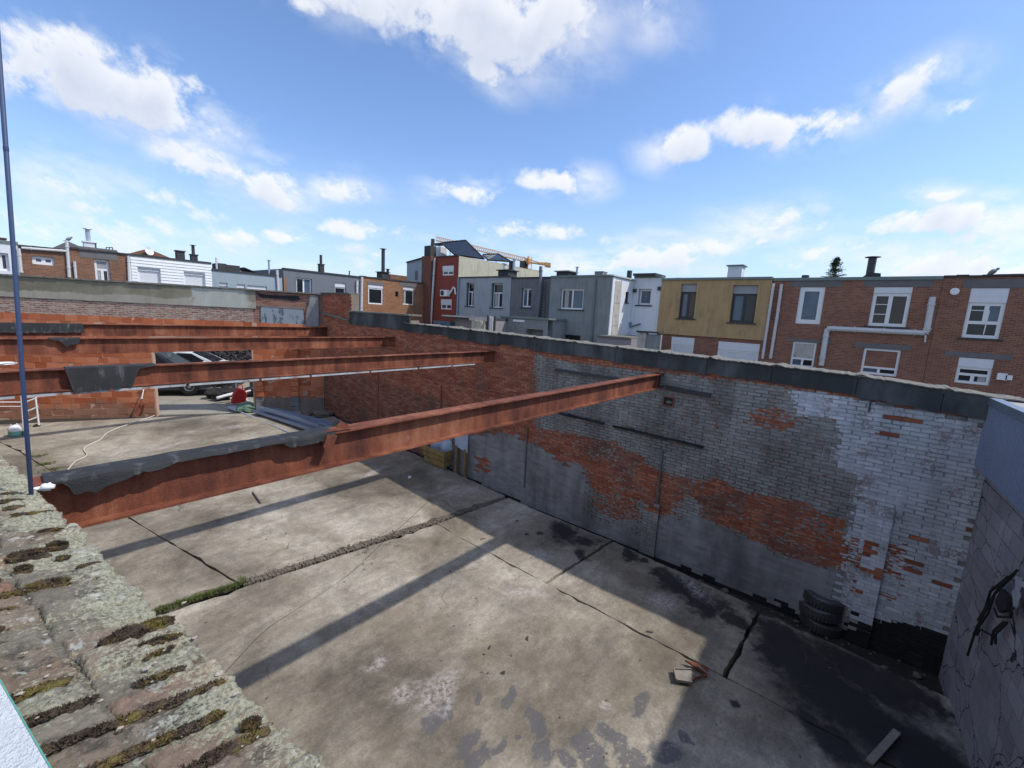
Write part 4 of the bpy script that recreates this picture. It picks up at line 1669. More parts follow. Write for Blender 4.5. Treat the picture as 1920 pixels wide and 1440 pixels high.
# chips of mortar and shell-like flakes lying on the coping
fl = MB()
for px_, py_, s in ((28, 1010, .022), (57, 1007, .02), (70, 1012, .012), (276, 1252, .018), (225, 1365, .012), (292, 1365, .008), (37, 1300, .012), (345, 1130, .012), (410, 1262, .016), (400, 1240, .012), (442, 1300, .014), (365, 1195, .012)):
    d = ray((px_, py_))
    t_ = ((CE(1.0) + NX * .006 - EYE) @ NX) / (d @ NX)
    fl.lump(EYE + d * t_, s * .55, s * .4, s * .2, int(px_), 7, 5, .6)
for k in range(260):
    y = r_.uniform(.5, 3.6)
    s = r_.uniform(.001, .0035)
    fl.lump(CE(y) + UX * r_.uniform(0, .35) + NX * .004, s * 1.4, s, s * .7, k, 6, 4, .5)
tag(fl.build('mortar_crumbs', M['panel_old_crumb'], lw), kind='stuff')

# white sill under the camera
e0, e1 = on_z((0, 1280), 3.79), on_z((92, 1440), 3.79)
dv = (e1 - e0) / np.linalg.norm(e1 - e0)
nl = np.array([-dv[1], dv[0], 0])
if nl[0] > 0:
    nl = -nl
sill = thing('roof_edge', 'white granular roof edge strip with a thin green film in the lower left corner', 'roof edge', e0)
a, b = e0 - dv * 6, e1 + dv * 2.0
mb = MB()
mb.prism([a - np.array([0, 0, 0]), b, b + nl * .9, a + nl * .9], (0, 0, -.06))
mb.build('sill_board', M['white_granular'], sill)
mb = MB()
mb.prism([a - nl * .0028, b - nl * .0028, b - nl * .0005, a - nl * .0005], (0, 0, -.05))
mb.build('film_edge', M['green_film'], sill)

# ------------------------------------------------------------------ rusty steel beams
BDEF = []
for top, bot in (((1245, 700), (1245, 727)), ((930, 658), (930, 678)), ((742, 632), (742, 650)), ((615, 614), (615, 630))):
    a, b = on_x(top, W), on_x(bot, W)
    BDEF.append(((a[1] + b[1]) / 2, a[2], b[2]))
labels = ['nearest rusty steel beam spanning the yard, torn black roofing felt along its left half',
          'second rusty steel beam from the front with a square of black felt and a white strip under it',
          'third rusty steel beam from the front with only a small scrap of felt at its left',
          'farthest rusty steel beam in front of the block wall, felt wrapped round its left end']
FW, FTK, WTK = .15, .014, .010
BEAMS = []
for i, (yb, zt, zb) in enumerate(BDEF):
    zt, zb = zt, zb
    yc = yb + FW / 2                           # pixel row read at the front edge of the flanges
    x0, x1 = xleft(yc) - .25, W + .12
    th = thing('steel_beam', labels[i], 'steel beam', ((x0 + x1) / 2, yc, zb), 'rusty roof beams across the yard')
    for nm, z0, z1, hw in (('top_flange', zt - FTK, zt, FW / 2), ('bottom_flange', zb, zb + FTK, FW / 2)):
        mb = MB()
        n = 40
        ring = []
        for k in range(n):
            a, b = x0 + (x1 - x0) * k / n, x0 + (x1 - x0) * (k + 1) / n
            w0 = .0015 * mnoise.noise(Vector((a * 2, i, z0)))
            w1 = .0015 * mnoise.noise(Vector((b * 2, i, z0)))
            vs = [(a, yc - hw, z0 + w0), (b, yc - hw, z0 + w1), (b, yc + hw, z0 + w1), (a, yc + hw, z0 + w0), (a, yc - hw, z1 + w0), (b, yc - hw, z1 + w1), (b, yc + hw, z1 + w1), (a, yc + hw, z1 + w0)]
            mb.mesh(vs, [(3, 2, 1, 0), (4, 5, 6, 7), (0, 1, 5, 4), (2, 3, 7, 6)])
        mb.build(nm, M['rusty_steel'], th)
    mb = MB()
    mb.box(x0, x1, yc - WTK / 2, yc + WTK / 2, zb + FTK, zt - FTK)
    mb.build('web', M['rusty_steel'], th)
    BEAMS.append((th, yc, zt, zb, x0, x1))


def drape(beam, tab, name='roofing_felt', over=.004, back=.05, seed=0, ragged=.012):
    """felt lying over the top flange and hanging down in front; tab = [(x, hanging length)]"""
    th, yc, zt, zb, x0, x1 = BEAMS[beam]
    mb = MB()
    n = int((tab[-1][0] - tab[0][0]) / .02) + 2
    rows_ = []
    yf = yc - FW / 2 - .006
    for k in range(n + 1):
        x = tab[0][0] + (tab[-1][0] - tab[0][0]) * k / n
        h = lerp_tab(x, tab)
        h2 = h + (ragged * 1.5 * mnoise.noise(Vector((x * 12, seed, 1))) + ragged * 1.0 * mnoise.noise(Vector((x * 45, seed, 2)))) * (1 if h > .03 else .3)
        h2 = max(.006, h2)
        wob = .020 * mnoise.noise(Vector((x * 3, seed, 7))) + .007 * mnoise.noise(Vector((x * 11, seed, 8)))
        wv = .007 * mnoise.noise(Vector((x * 7, seed, 4)))
        col = [(x, yc + FW / 2 + .008, zt - back * .5), (x, yc + FW / 2 + .007, zt + over + .006 + wv), (x, yc, zt + over + .010 + wv), (x, yf + .02, zt + over + .010 + wv), (x, yf, zt + over - .002 + wv)]
        for q in (.3, .65, 1.0):
            col.append((x, yf - .004 - wob * q - .006 * q * q, zt + over - h2 * q))
        rows_.append(col)
    vs = [p for c in rows_ for p in c]
    m = len(rows_[0])
    fs = [(k * m + i, (k + 1) * m + i, (k + 1) * m + i + 1, k * m + i + 1) for k in range(n) for i in range(m - 1)]
    mb.mesh(vs, fs)
    o = mb.build(name, M['roofing_felt'], th)
    s_ = o.modifiers.new('thickness', 'SOLIDIFY')
    s_.thickness = .004
    s_.offset = 1
    return o


y1 = BEAMS[0][1] - FW / 2
bx = lambda px, py: on_y((px, py), y1)[0]
tab = [(.10, .012), (bx(118, 917), .014), (bx(128, 920), .035), (bx(135, 935), .075), (bx(145, 940), .105), (bx(158, 935), .082), (bx(185, 930), .085), (bx(215, 915), .062), (bx(240, 905), .052), (bx(262, 895), .036), (bx(300, 886), .030), (bx(318, 880), .024), (bx(330, 875), .012),
       (bx(420, 857), .012), (bx(530, 838), .012), (bx(538, 838), .045), (bx(560, 836), .058), (bx(600, 828), .054), (bx(624, 825), .064), (bx(628, 822), .06)]
drape(0, tab, seed=1)
y2 = BEAMS[1][1] - FW / 2
bx2 = lambda px: on_y((px, 690), y2)[0]
drape(1, [(bx2(122), .03), (bx2(128), .16), (bx2(133), .30), (bx2(200), .285), (bx2(243), .275), (bx2(250), .18), (bx2(262), .06), (bx2(275), .02), (bx2(292), .015)], seed=2, ragged=.02)
y3 = BEAMS[2][1] - FW / 2
bx3 = lambda px: on_y((px, 640), y3)[0]
drape(2, [(bx3(92), .012), (bx3(112), .06), (bx3(122), .14), (bx3(140), .12), (bx3(150), .09), (bx3(151), .02)], seed=3, ragged=.02)
y4 = BEAMS[3][1] - FW / 2
bx4 = lambda px: on_y((px, 615), y4)[0]
drape(3, [(bx4(-40), .22), (bx4(60), .24), (bx4(126), .235), (bx4(129), .22), (bx4(157), .225)], seed=4, ragged=.01)
# bent flap of flange metal at the end of the felt on the first beam
mb = MB()
xe = bx(632, 818)
th, yc, zt, zb, x0, x1 = BEAMS[0]
mb.prism([(xe - .10, yc - .08, zt + .01), (xe + .12, yc - .085, zt + .012), (xe + .04, yc - .085, zt + .075), (xe + .0, yc - .08, zt + .03)], (0, .03, 0))
mb.prism([(xe - .12, yc - .10, zt - .09), (xe - .05, yc - .10, zt - .12), (xe - .01, yc - .10, zt - .02), (xe - .09, yc - .10, zt - .005)], (0, .015, 0))
mb.build('bent_flap', M['rusty_steel'], th)
# white strips under the second beam
th, yc, zt, zb, x0, x1 = BEAMS[1]
xa = x0 + .1
xb = on_y((888, 681), yc)[0]
r_ = random.Random(2)
x = xa
while x < xb:
    L = min(r_.choice([.8, .95, 1.15]), xb - x)
    mb = MB()
    mb.box(x + .02, x + L - .02, yc - .055, yc - .005, zb - .040, zb - .012)
    mb.box(x + .02, x + L - .02, yc - .070, yc - .055, zb - .046, zb - .018)
    mb.build('glazing_strip', M['white_strip'], th)
    x += L
mb = MB()
mb.box(xa, xb, yc - .05, yc + .05, zb - .011, zb - .002)
mb.build('rusty_plate', M['rusty_steel'], th)
# ------------------------------------------------------------------ houses
plain('frame_white', (.72, .73, .75), .45, .06, 3, 20, 0, 0)
plain('frame_dark', (.035, .037, .045), .4, .1, 3, 20, 0, 0)
plain('shutter_white', (.66, .68, .72), .55, .08, 3, 20, .05, 0)
plain('shutter_grey', (.30, .31, .33), .55, .08, 3, 20, .05, 0)
plain('sill_stone', (.055, .058, .062), .7, .2, 4, 30)
plain('lintel_grey', (.15, .145, .15), .9, .25, 3, 30, 0, .3)
plain('roof_dark', (.05, .052, .056), .85, .3, 2, 30, 0, .4)
plain('roof_edge', (.16, .20, .19), .5, .2, 2, 20, 0, .1)
plain('roof_edge_light', (.50, .53, .53), .5, .2, 2, 20, 0, .1)
plain('pvc_white', (.55, .55, .56), .5, .12, 3, 20, .1, 0)
plain('pvc_grey', (.17, .18, .2), .5, .15, 3, 20, .1, 0)
plain('curtain', (.36, .36, .37), .9, .25, 6, 20, .3, .2)
plain('render_light_grey', (.33, .35, .375), .9, .14, 1.2, 12, .24, .4, dist=.02, dirt=(.20, .21, .22), dirt_amt=.5)
plain('render_dark_grey', (.165, .165, .172), .9, .18, 1.5, 30, .24, .4, dirt=(.10, .10, .10), dirt_amt=.5)
plain('render_blue_grey', (.30, .36, .41), .9, .12, 1, 30, .14, .3, dirt=(.22, .25, .27), dirt_amt=.4)
plain('render_slate', (.155, .17, .20), .9, .12, 1, 30, .14, .3, dirt=(.11, .115, .125), dirt_amt=.4)
plain('render_concrete', (.225, .24, .245), .9, .22, 1.3, 25, .32, .4, dirt=(.16, .16, .14), dirt_amt=.5)
plain('render_white', (.66, .69, .73), .85, .08, 1, 20, .12, .2, dirt=(.5, .51, .52), dirt_amt=.4)
plain('render_yellow', (.41, .28, .145), .92, .14, 1.6, 60, .26, .5, dirt=(.23, .16, .085), dirt_amt=.6)
plain('render_beige', (.44, .42, .33), .92, .15, 1.3, 40, .25, .4, dirt=(.26, .24, .19), dirt_amt=.55)
plain('render_red', (.225, .052, .036), .85, .12, 1.3, 30, .08, .2)
plain('panel_old', (.44, .41, .38), .9, .3, 3, 25, 0, .4, dirt=(.20, .17, .15), dirt_amt=.7)
plain('mauve_render', (.26, .24, .255), .9, .1, 2, 20)
brickwork('brick_y', (0, -1, 0), (.185, .064, .042), (.29, .118, .076), (.26, .19, .15), .215, .068, .012, var=.28)
brickwork('brick_y_red', (0, -1, 0), (.16, .052, .036), (.22, .075, .05), (.17, .12, .10), .215, .068, .012, var=.2)
brickwork('brick_x', (1, 0, 0), (.165, .065, .038), (.25, .115, .07), (.23, .175, .13), .215, .068, .012, var=.28)
brickwork('brick_x_warm', (1, 0, 0), (.22, .08, .038), (.33, .15, .075), (.30, .21, .14), .215, .068, .012, var=.3)


def _glass(name, tint):
    def fn(t):
        p = t.pos()
        a = t.noise(p, 1.4, 2, .5)
        c = t.vm('SCALE', tint, t.math('ADD', .5, a))
        return dict(color=c, rough=.06, spec=.42, bump=t.noise(p, 1.1, 1), strength=.06, dist=.02)
    return pbr(name, fn)


_glass('glass_dark', (.018, .020, .026))
_glass('glass_blue', (.075, .11, .16))
_glass('glass_purple', (.035, .022, .05))


def _siding(t):
    p = t.pos()
    z = t.math('FRACT', t.math('MULTIPLY', t.sep(p)[2], 1 / .16))
    c = t.vm('SCALE', (.72, .74, .76), t.math('ADD', .9, t.math('MULTIPLY', t.noise(p, 3, 3), .2)))
    return dict(color=c, rough=.5)


pbr('white_siding', _siding)


class Fac:
    def __init__(s, axis, at):
        s.axis, s.at = axis, at
        if axis == 'x':                        # facade looks towards -x; u runs to the right in the photograph
            s.O, s.U, s.N = np.array([at, 0, 0.]), np.array([0, -1., 0]), np.array([-1., 0, 0])
        else:                                  # facade looks towards -y
            s.O, s.U, s.N = np.array([0, at, 0.]), np.array([1., 0, 0]), np.array([0, -1., 0])

    def P(s, u, v, d=0.0):
        return s.O + s.U * u + s.N * d + np.array([0, 0, v])

    def uv(s, p, back=0.0):
        Q = on_plane(p, s.O - s.N * back, s.N)
        return float((Q - s.O) @ s.U), float(Q[2])

    def rect(s, q):
        """q: (x0, y0, x1, y1) or four corner pixels tl, tr, br, bl -> u0, u1, v0, v1"""
        if len(q) == 4 and not isinstance(q[0], (tuple, list)):
            q = ((q[0], q[1]), (q[2], q[1]), (q[2], q[3]), (q[0], q[3]))
        a = [s.uv(p) for p in q]
        return (a[0][0] + a[3][0]) / 2, (a[1][0] + a[2][0]) / 2, (a[2][1] + a[3][1]) / 2, (a[0][1] + a[1][1]) / 2

    def box(s, mb, u0, u1, v0, v1, d0, d1, m=0):
        mb.obox(s.P((u0 + u1) / 2, (v0 + v1) / 2, (d0 + d1) / 2), s.U * (u1 - u0) / 2, s.N * (d1 - d0) / 2, (0, 0, (v1 - v0) / 2), m)


def wall_mesh(F, u0, u1, v0, v1, holes, mat, parent, name='wall', depth=.14, d=0.0):
    us = sorted(set([u0, u1] + [h for q in holes for h in q[:2] if u0 < h < u1]))
    vs = sorted(set([v0, v1] + [h for q in holes for h in q[2:4] if v0 < h < v1]))
    mb = MB()
    for a, b in zip(us, us[1:]):
        for e, f in zip(vs, vs[1:]):
            cu, cv = (a + b) / 2, (e + f) / 2
            if any(h[0] < cu < h[1] and h[2] < cv < h[3] for h in holes):
                continue
            mb.face([F.P(a, e, d), F.P(b, e, d), F.P(b, f, d), F.P(a, f, d)])
    for h in holes:
        a, b, e, f = h
        for p, q in (((a, e), (b, e)), ((b, e), (b, f)), ((b, f), (a, f)), ((a, f), (a, e))):
            mb.face([F.P(*p, d), F.P(*q, d), F.P(*q, d - depth), F.P(*p, d - depth)])
    return mb.build(name, mat, parent)


def window(F, parent, rc, cols=2, frame='frame_white', glass='glass_dark', fw=.065, transom=0.0, roller=0.0, roller_mat='shutter_white', sill=True, rec=.13, ratio=None, shut=False, curtain=None, d=0.0, lintel=None, low=0.0, glasses=None):
    """frame with its panes, roller shutter, sill; rec is how far the frame sits back"""
    u0, u1, v0, v1 = rc
    d0 = d - rec
    mb = MB()
    vt = v1 - roller
    F.box(mb, u0, u0 + fw, v0, vt, d0 - .05, d0)
    F.box(mb, u1 - fw, u1, v0, vt, d0 - .05, d0)
    F.box(mb, u0 + fw, u1 - fw, v0, v0 + fw, d0 - .05, d0)
    F.box(mb, u0 + fw, u1 - fw, vt - fw, vt, d0 - .05, d0)
    splits = [u0 + fw]
    iu0, iu1, iv0, iv1 = u0 + fw, u1 - fw, v0 + fw, vt - fw
    panes = []
    vtop = iv1
    if transom:
        vtop = iv1 - transom
        F.box(mb, iu0, iu1, vtop - fw * .5, vtop + fw * .5, d0 - .05, d0 - .003)
        panes.append((iu0, iu1, vtop + fw * .5, iv1))
        vtop -= fw * .5
    if low:
        F.box(mb, iu0, iu1, iv0 + low - fw * .5, iv0 + low + fw * .5, d0 - .05, d0 - .003)
        panes.append((iu0, iu1, iv0, iv0 + low - fw * .5))
        iv0 = iv0 + low + fw * .5
    cuts = ratio or [i / cols for i in range(1, cols)]
    edges = [iu0] + [iu0 + (iu1 - iu0) * c for c in cuts] + [iu1]
    for c in edges[1:-1]:
        F.box(mb, c - fw * .55, c + fw * .55, iv0, vtop, d0 - .05, d0 - .002)
    for i, (a, b) in enumerate(zip(edges, edges[1:])):
        panes.append((a + (fw * .55 if i else 0), b - (fw * .55 if i < len(edges) - 2 else 0), iv0, vtop))
    w = mb.build('window', M[frame], parent)
    if shut:
        m2 = MB()
        nsl = max(4, int((iv1 - iv0) / .055))
        for i in range(nsl):
            a = v0 + fw + (vt - 2 * fw - v0) * i / nsl
            b = v0 + fw + (vt - 2 * fw - v0) * (i + .93) / nsl
            F.box(m2, u0 + fw, u1 - fw, a, b, d0 - .04, d0 - .022)
        m2.build('shutter', M[roller_mat], w)
    else:
        for i, (a, b, e, f) in enumerate(panes):
            m2 = MB()
            F.box(m2, a, b, e, f, d0 - .035, d0 - .028)
            gname = glasses[i % len(glasses)] if glasses else glass
            m2.build('pane', M[gname], w)
    if curtain:
        a, b = curtain
        m2 = MB()
        n = 16
        for i in range(n):
            ua = iu0 + (iu1 - iu0) * (a + (b - a) * i / n)
            ub = iu0 + (iu1 - iu0) * (a + (b - a) * (i + 1) / n)
            za, zb_ = .02 * (i % 2), .02 * ((i + 1) % 2)
            m2.face([F.P(ua, iv0, d0 - .026 - za * .1), F.P(ub, iv0, d0 - .026 - zb_ * .1), F.P(ub, vtop, d0 - .026 - zb_ * .1), F.P(ua, vtop, d0 - .026 - za * .1)])
        m2.build('curtain', M['curtain'], w)
    if roller:
        m2 = MB()
        F.box(m2, u0 + .002, u1 - .002, vt, v1 - .002, d0 - .05, d0 + min(rec * .8, .05))
        F.box(m2, u0 + .004, u1 - .004, vt + roller * .42, vt + roller * .46, d0, d0 + min(rec * .8, .05) + .004)
        m2.build('roller_box', M[roller_mat], w)
    if sill:
        m2 = MB()
        F.box(m2, u0 - .12, u1 + .12, v0 - .07, v0 - .002, d - .1, d + .06)
        m2.build('sill', M['sill_stone'], w)
    if lintel:
        m2 = MB()
        F.box(m2, u0 - lintel[0], u1 + lintel[1], v1 + .015, v1 + lintel[2], d - .02, d + .012)
        m2.build('lintel', M['lintel_grey'], w)
    return w


def house(F, label, wallmat, pl, pr, holes=(), depth=9.0, edge='roof_edge', v0=-.45, d=0.0, name='house', cat='house', ends=None, eh=.10, rough_roof=False):
    """pl, pr: pixel of the upper left and right corner of the facade"""
    a, b = F.uv(pl, -d), F.uv(pr, -d)
    u0, u1, v1 = a[0] + .004, b[0] - .004, (a[1] + b[1]) / 2
    if ends:
        u0, u1 = (ends[0] if ends[0] is not None else u0), (ends[1] if ends[1] is not None else u1)
    th = thing(name, label, cat, F.P((u0 + u1) / 2, 0, d))
    wall_mesh(F, u0, u1, v0, v1, list(holes), M[wallmat], th, d=d)
    mb = MB()
    for u in (u0, u1):
        mb.face([F.P(u, v0, d), F.P(u, v1, d), F.P(u, v1, d - depth), F.P(u, v0, d - depth)])
    mb.face([F.P(u0, v0, d - depth), F.P(u1, v0, d - depth), F.P(u1, v1, d - depth), F.P(u0, v1, d - depth)])
    mb.build('side_wall', M[wallmat], th)
    mb = MB()
    F.box(mb, u0 + .01, u1 - .01, v1 - .2, v1 - .03, d - depth + .02, d - .16)
    mb.build('roof', M['roof_dark'], th)
    mb = MB()
    if rough_roof:
        n = int((u1 - u0) / .35)
        for i in range(n):
            x0_, x1_ = u0 + (u1 - u0) * i / n, u0 + (u1 - u0) * (i + 1) / n
            z = rnd.uniform(-.015, .03)
            F.box(mb, x0_, x1_ - .01, v1 - .02 + z, v1 + eh * .6 + z, d - .4, d + .07)
    else:
        F.box(mb, u0, u1, v1 - eh * .4, v1 + eh * .6, d - .25, d + .06)
    mb.build('roof_edge', M[edge], th)
    return th, u0, u1, v1


def pipe(F, parent, pts, r=.05, mat='pvc_white', out=.08, d=0.0, name='downpipe'):
    mb = MB()
    P = [F.P(*F.uv(p, -(d)), d + out) for p in pts]
    mb.tube(P, r, 8)
    for a, b in zip(P, P[1:]):
        L = np.linalg.norm(b - a)
        for k in range(int(L / 1.0) + 1):
            c = a + (b - a) * min(.95, (k + .3) / max(1, L / 1.0))
            dd = (b - a) / L
            mb.tube([c - dd * .03, c + dd * .03], r * 1.25, 8)
    return mb.build(name, M[mat], parent)


def stack(F, parent, px, ytop, ybot, wpx, back=2.0, mat='brick_y', cap='roof_dark', pots=(), name='chimney', capx=1.25):
    """chimney standing `back` metres behind the facade"""
    u, vt = F.uv((px, ytop), back)
    _, vb = F.uv((px, ybot), back)
    ul, _ = F.uv((px - wpx / 2, ytop), back)
    ur, _ = F.uv((px + wpx / 2, ytop), back)
    hw = abs(ur - ul) / 2
    mb = MB()
    F.box(mb, u - hw, u + hw, vb - 1.2, vt - .06, -back - hw, -back + hw)
    o = mb.build(name, M[mat], parent)
    mb = MB()
    F.box(mb, u - hw * capx, u + hw * capx, vt - .06, vt, -back - hw * capx, -back + hw * capx)
    mb.build('chimney_cap', M[cap], o)
    for du, h, r, mt in pots:
        mb = MB()
        c = F.P(u + du, vt, -back)
        mb.tube([c, c + np.array([0, 0, h])], r, 8)
        mb.tube([c + np.array([0, 0, h + .03]), c + np.array([0, 0, h + .09])], r * 1.7, 8)
        mb.build('chimney_pot', M[mt], o)
    return o


def flue(F, parent, px, ytop, ybot, r=.06, back=2.0, mat='galvanised', cap=True, name='flue_pipe'):
    u, vt = F.uv((px, ytop), back)
    _, vb = F.uv((px, ybot), back)
    mb = MB()
    c = F.P(u, 0, -back)
    mb.tube([c + np.array([0, 0, vb - .6]), c + np.array([0, 0, vt - .08])], r, 8)
    if cap:
        mb.lathe(c + np.array([0, 0, vt - .09]), (0, 0, 1), [(r * .8, 0), (r * .8, .04), (r * 2.0, .05), (r * 1.9, .07), (.001, .1)], 10)
    return mb.build(name, M[mat], parent)


LR = Fac('y', 31.1)
RR = Fac('x', 25.0)

# ---- left row (faces the sun)
hl = LR.rect((-14, 474, 17, 507))
t, *_ = house(LR, 'white rendered house with a dark purple window at the left end of the row', 'render_white', (-150, 437), (34, 456), [hl])
window(LR, t, hl, 2, glass='glass_purple', fw=.09, sill=False)
stack(LR, t, 4, 446, 455, 14, 2, 'brick_x')
h2 = LR.rect(((60, 478), (103, 483), (103, 499), (60, 494)))
t, u0, u1, v1 = house(LR, 'brown brick house with a low wide white two pane window between white downpipes', 'brick_x', (34, 464), (126, 467), [h2], rough_roof=True, edge='roof_dark')
window(LR, t, h2, 2, fw=.13, sill=False, glasses=['glass_blue'])
pipe(LR, t, [(34.5, 466), (39.5, 512)], .065)
pipe(LR, t, [(40, 465), (123, 471)], .06, name='gutter_pipe')
mb = MB()
a = LR.uv((95, 466), 3.5); b = LR.uv((127, 452), 3.5); c = LR.uv((168, 470), 3.5)
mb.prism([LR.P(a[0], a[1], -3.5), LR.P(b[0], b[1], -3.5), LR.P(c[0], c[1], -3.5), LR.P(c[0], c[1] - 1, -3.5), LR.P(a[0], a[1] - 1, -3.5)], LR.N * -3)
mb.build('gable_roof', M['lintel_grey'], t)
h3 = LR.rect(((177, 485), (206, 488), (207, 535), (179, 530)))
t, u0, u1, v1 = house(LR, 'brown brick house with a tall white window under a wide grey lintel', 'brick_x', (126.5, 465), (239, 477.5), [h3], rough_roof=True, edge='roof_dark')
window(LR, t, h3, 2, fw=.10, transom=.42, sill=False, lintel=(.5, .35, .55), curtain=(.05, .45), glasses=['shutter_grey', 'glass_blue', 'glass_dark'])
pipe(LR, t, [(124.5, 451), (129.5, 520)], .065)
pipe(LR, t, [(139, 490), (142, 522)], .055)
stack(LR, t, 166, 453, 470, 20, 2.5, 'render_white', 'frame_white')
flue(LR, t, 163.5, 428, 455, .10, 2.5)
stack(LR, t, 177, 455, 472, 6, 2.4, 'roof_dark')
mb = MB()
for p, q in (((199, 464), (199, 474)), ((211, 464), (211, 474)), ((199, 464), (211, 464)), ((205, 464), (205, 474))):
    mb.beam(LR.P(*LR.uv(p, 1.5), -1.5), LR.P(*LR.uv(q, 1.5), -1.5), .04, .04)
mb.build('roof_rail', M['dark_metal'], t)
h4 = [LR.rect(((259, 501), (301, 505), (301, 540), (259, 536))), LR.rect(((345, 509), (384, 513), (385, 545), (346, 541)))]
t, u0, u1, v1 = house(LR, 'house clad in white horizontal siding with two closed white roller shutters', 'white_siding', (239.5, 478.5), (396, 492.5), h4, edge='roof_dark')
for h in h4:
    window(LR, t, h, 1, fw=.08, roller=.15, shut=True, sill=False)
n = int((v1 - 3.2) / .16)
for k in range(n):                             # siding boards, one by one
    z0_, z1_ = v1 - .08 - (k + 1) * .16, v1 - .08 - k * .16
    segs = [(u0 + .09, u1 - .02)]
    for h in h4:
        if z0_ < h[3] + .02 and z1_ > h[2]:
            ns = []
            for a, b in segs:
                if h[0] - .02 > a and h[1] + .02 < b:
                    ns += [(a, h[0] - .02), (h[1] + .02, b)]
                else:
                    ns.append((a, b))
            segs = ns
    for a, b in segs:
        mb = MB()
        mb.prism([LR.P(a, z0_, .035), LR.P(a, z1_, .008), LR.P(a, z1_, .002), LR.P(a, z0_, .002)], LR.U * (b - a))
        mb.build('siding_board', M['white_siding'], t)
pipe(LR, t, [(239.5, 480), (241.5, 530)], .05)
stack(LR, t, 337, 470, 490, 15, 2, 'roof_dark')
stack(LR, t, 363, 477, 492, 12, 2, 'roof_dark')
flue(LR, t, 361.5, 459, 480, .09, 2, 'dark_metal')
mb = MB()
a = LR.uv((238, 477), 5); b = LR.uv((278, 466), 5); c = LR.uv((318, 483), 5)
mb.prism([LR.P(a[0], a[1], -5), LR.P(b[0], b[1], -5), LR.P(c[0], c[1], -5), LR.P(c[0], c[1] - 1, -5), LR.P(a[0], a[1] - 1, -5)], LR.N * -3)
mb.build('gable', M['brick_x'], t)
mb = MB()
c = LR.P(*LR.uv((278, 471), 4.8), -4.8)
mb.lathe(c, LR.N + np.array([.5, 0, .3]), [(.001, 0), (.15, .03), (.27, .09)], 14)
mb.tube([c, c - LR.N * .3 - np.array([0, 0, .5])], .03, 6)
mb.build('satellite_dish', M['white_plastic'], t)
h5 = [LR.rect(((411, 529), (427, 531), (427, 546), (411, 544))), LR.rect(((444, 532), (460, 534), (460, 550), (444, 548))), LR.rect(((464, 534), (501, 538), (501, 556), (464, 552)))]
t, u0, u1, v1 = house(LR, 'pale blue grey rendered house with three small shuttered windows', 'render_blue_grey', (396.5, 506), (529, 517.5), h5, edge='roof_dark')
window(LR, t, h5[0], 1, fw=.07, roller=.18, shut=True, sill=False)
window(LR, t, h5[1], 1, fw=.07, roller=.22, sill=False)
window(LR, t, h5[2], 2, fw=.07, roller=.22, sill=False)
pipe(LR, t, [(518.5, 506), (521, 548)], .08)
mb = MB()
for px0, px1, yy0 in ((408, 425, 493), (424, 450, 496)):
    a, b = LR.uv((px0, yy0), 1.5), LR.uv((px1, 508), 1.5)
    LR.box(mb, a[0], b[0], b[1] - .6, a[1], -2.6, -1.5)
mb.build('roof_unit', M['roof_dark'], t)
flue(LR, t, 406.5, 481, 505, .09, 1.6, 'white_plastic', cap=False)
flue(LR, t, 504, 487, 514, .07, 2, 'galvanised')
mb = MB()
a, b = LR.uv((458, 501), 2), LR.uv((492, 515), 2)
mb.prism([LR.P(a[0], a[1], -2), LR.P(b[0], b[1], -2), LR.P(b[0], b[1] - .04, -2), LR.P(a[0], a[1] - .04, -2)], LR.N * -1.8)
mb.build('solar_panel', M['frame_dark'], t)
h6 = [LR.rect(((556, 520), (585, 523), (585, 556), (556, 553))), LR.rect(((628, 529), (649, 531), (649, 558), (628, 556)))]
t, u0, u1, v1 = house(LR, 'slate grey rendered house with two white windows beside a white downpipe', 'render_slate', (531, 505), (676, 518.5), h6, edge='roof_dark')
window(LR, t, h6[0], 2, fw=.09, sill=False, glasses=['glass_dark', 'glass_blue'])
window(LR, t, h6[1], 1, fw=.09, roller=.32, sill=False)
pipe(LR, t, [(668.5, 526), (668, 560)], .09)
pipe(LR, t, [(677.5, 519), (676, 590)], .10)
mb = MB()
LR.box(mb, u0, u0 + .18, 3.0, v1 - .6, .002, .02)
mb.build('brick_edge', M['brick_x_warm'], t)
stack(LR, t, 602, 495, 512, 8, 2, 'roof_dark')
flue(LR, t, 601.5, 476, 498, .10, 2, 'dark_metal', cap=False)
flue(LR, t, 655, 508, 517, .05, 2, 'dark_metal')
h7 = [LR.rect(((691, 534), (719, 537), (717, 572), (690, 569))), LR.rect(((741, 546.5), (747, 547), (747, 556.5), (741, 556))), LR.rect(((756, 536), (777, 539), (776, 573), (755, 570)))]
t, u0, u1, v1 = house(LR, 'warm brown brick house with two white framed windows in the corner of the two rows', 'brick_x_warm', (678, 519.5), (798, 531.5), h7, rough_roof=True, edge='roof_dark')
window(LR, t, h7[0], 1, fw=.10, roller=.20, sill=False, rec=.05, lintel=(.12, .12, .28))
window(LR, t, h7[1], 1, fw=.04, frame='frame_dark', sill=False)
window(LR, t, h7[2], 1, fw=.08, roller=.28, sill=False, curtain=(.1, .3), lintel=(.3, .3, .3))
flue(LR, t, 718.5, 466, 515, .15, 2.2, 'dark_metal')
stack(LR, t, 718, 510, 520, 14, 2.2, 'roof_dark')
flue(LR, t, 727, 504, 520, .12, 2.2, 'dark_metal')
mb = MB()
a, b = LR.uv((732, 514), 4), LR.uv((764, 526), 4)
LR.box(mb, a[0], b[0], b[1] - .5, a[1], -6, -4)
mb.build('brick_parapet', M['brick_x'], t)

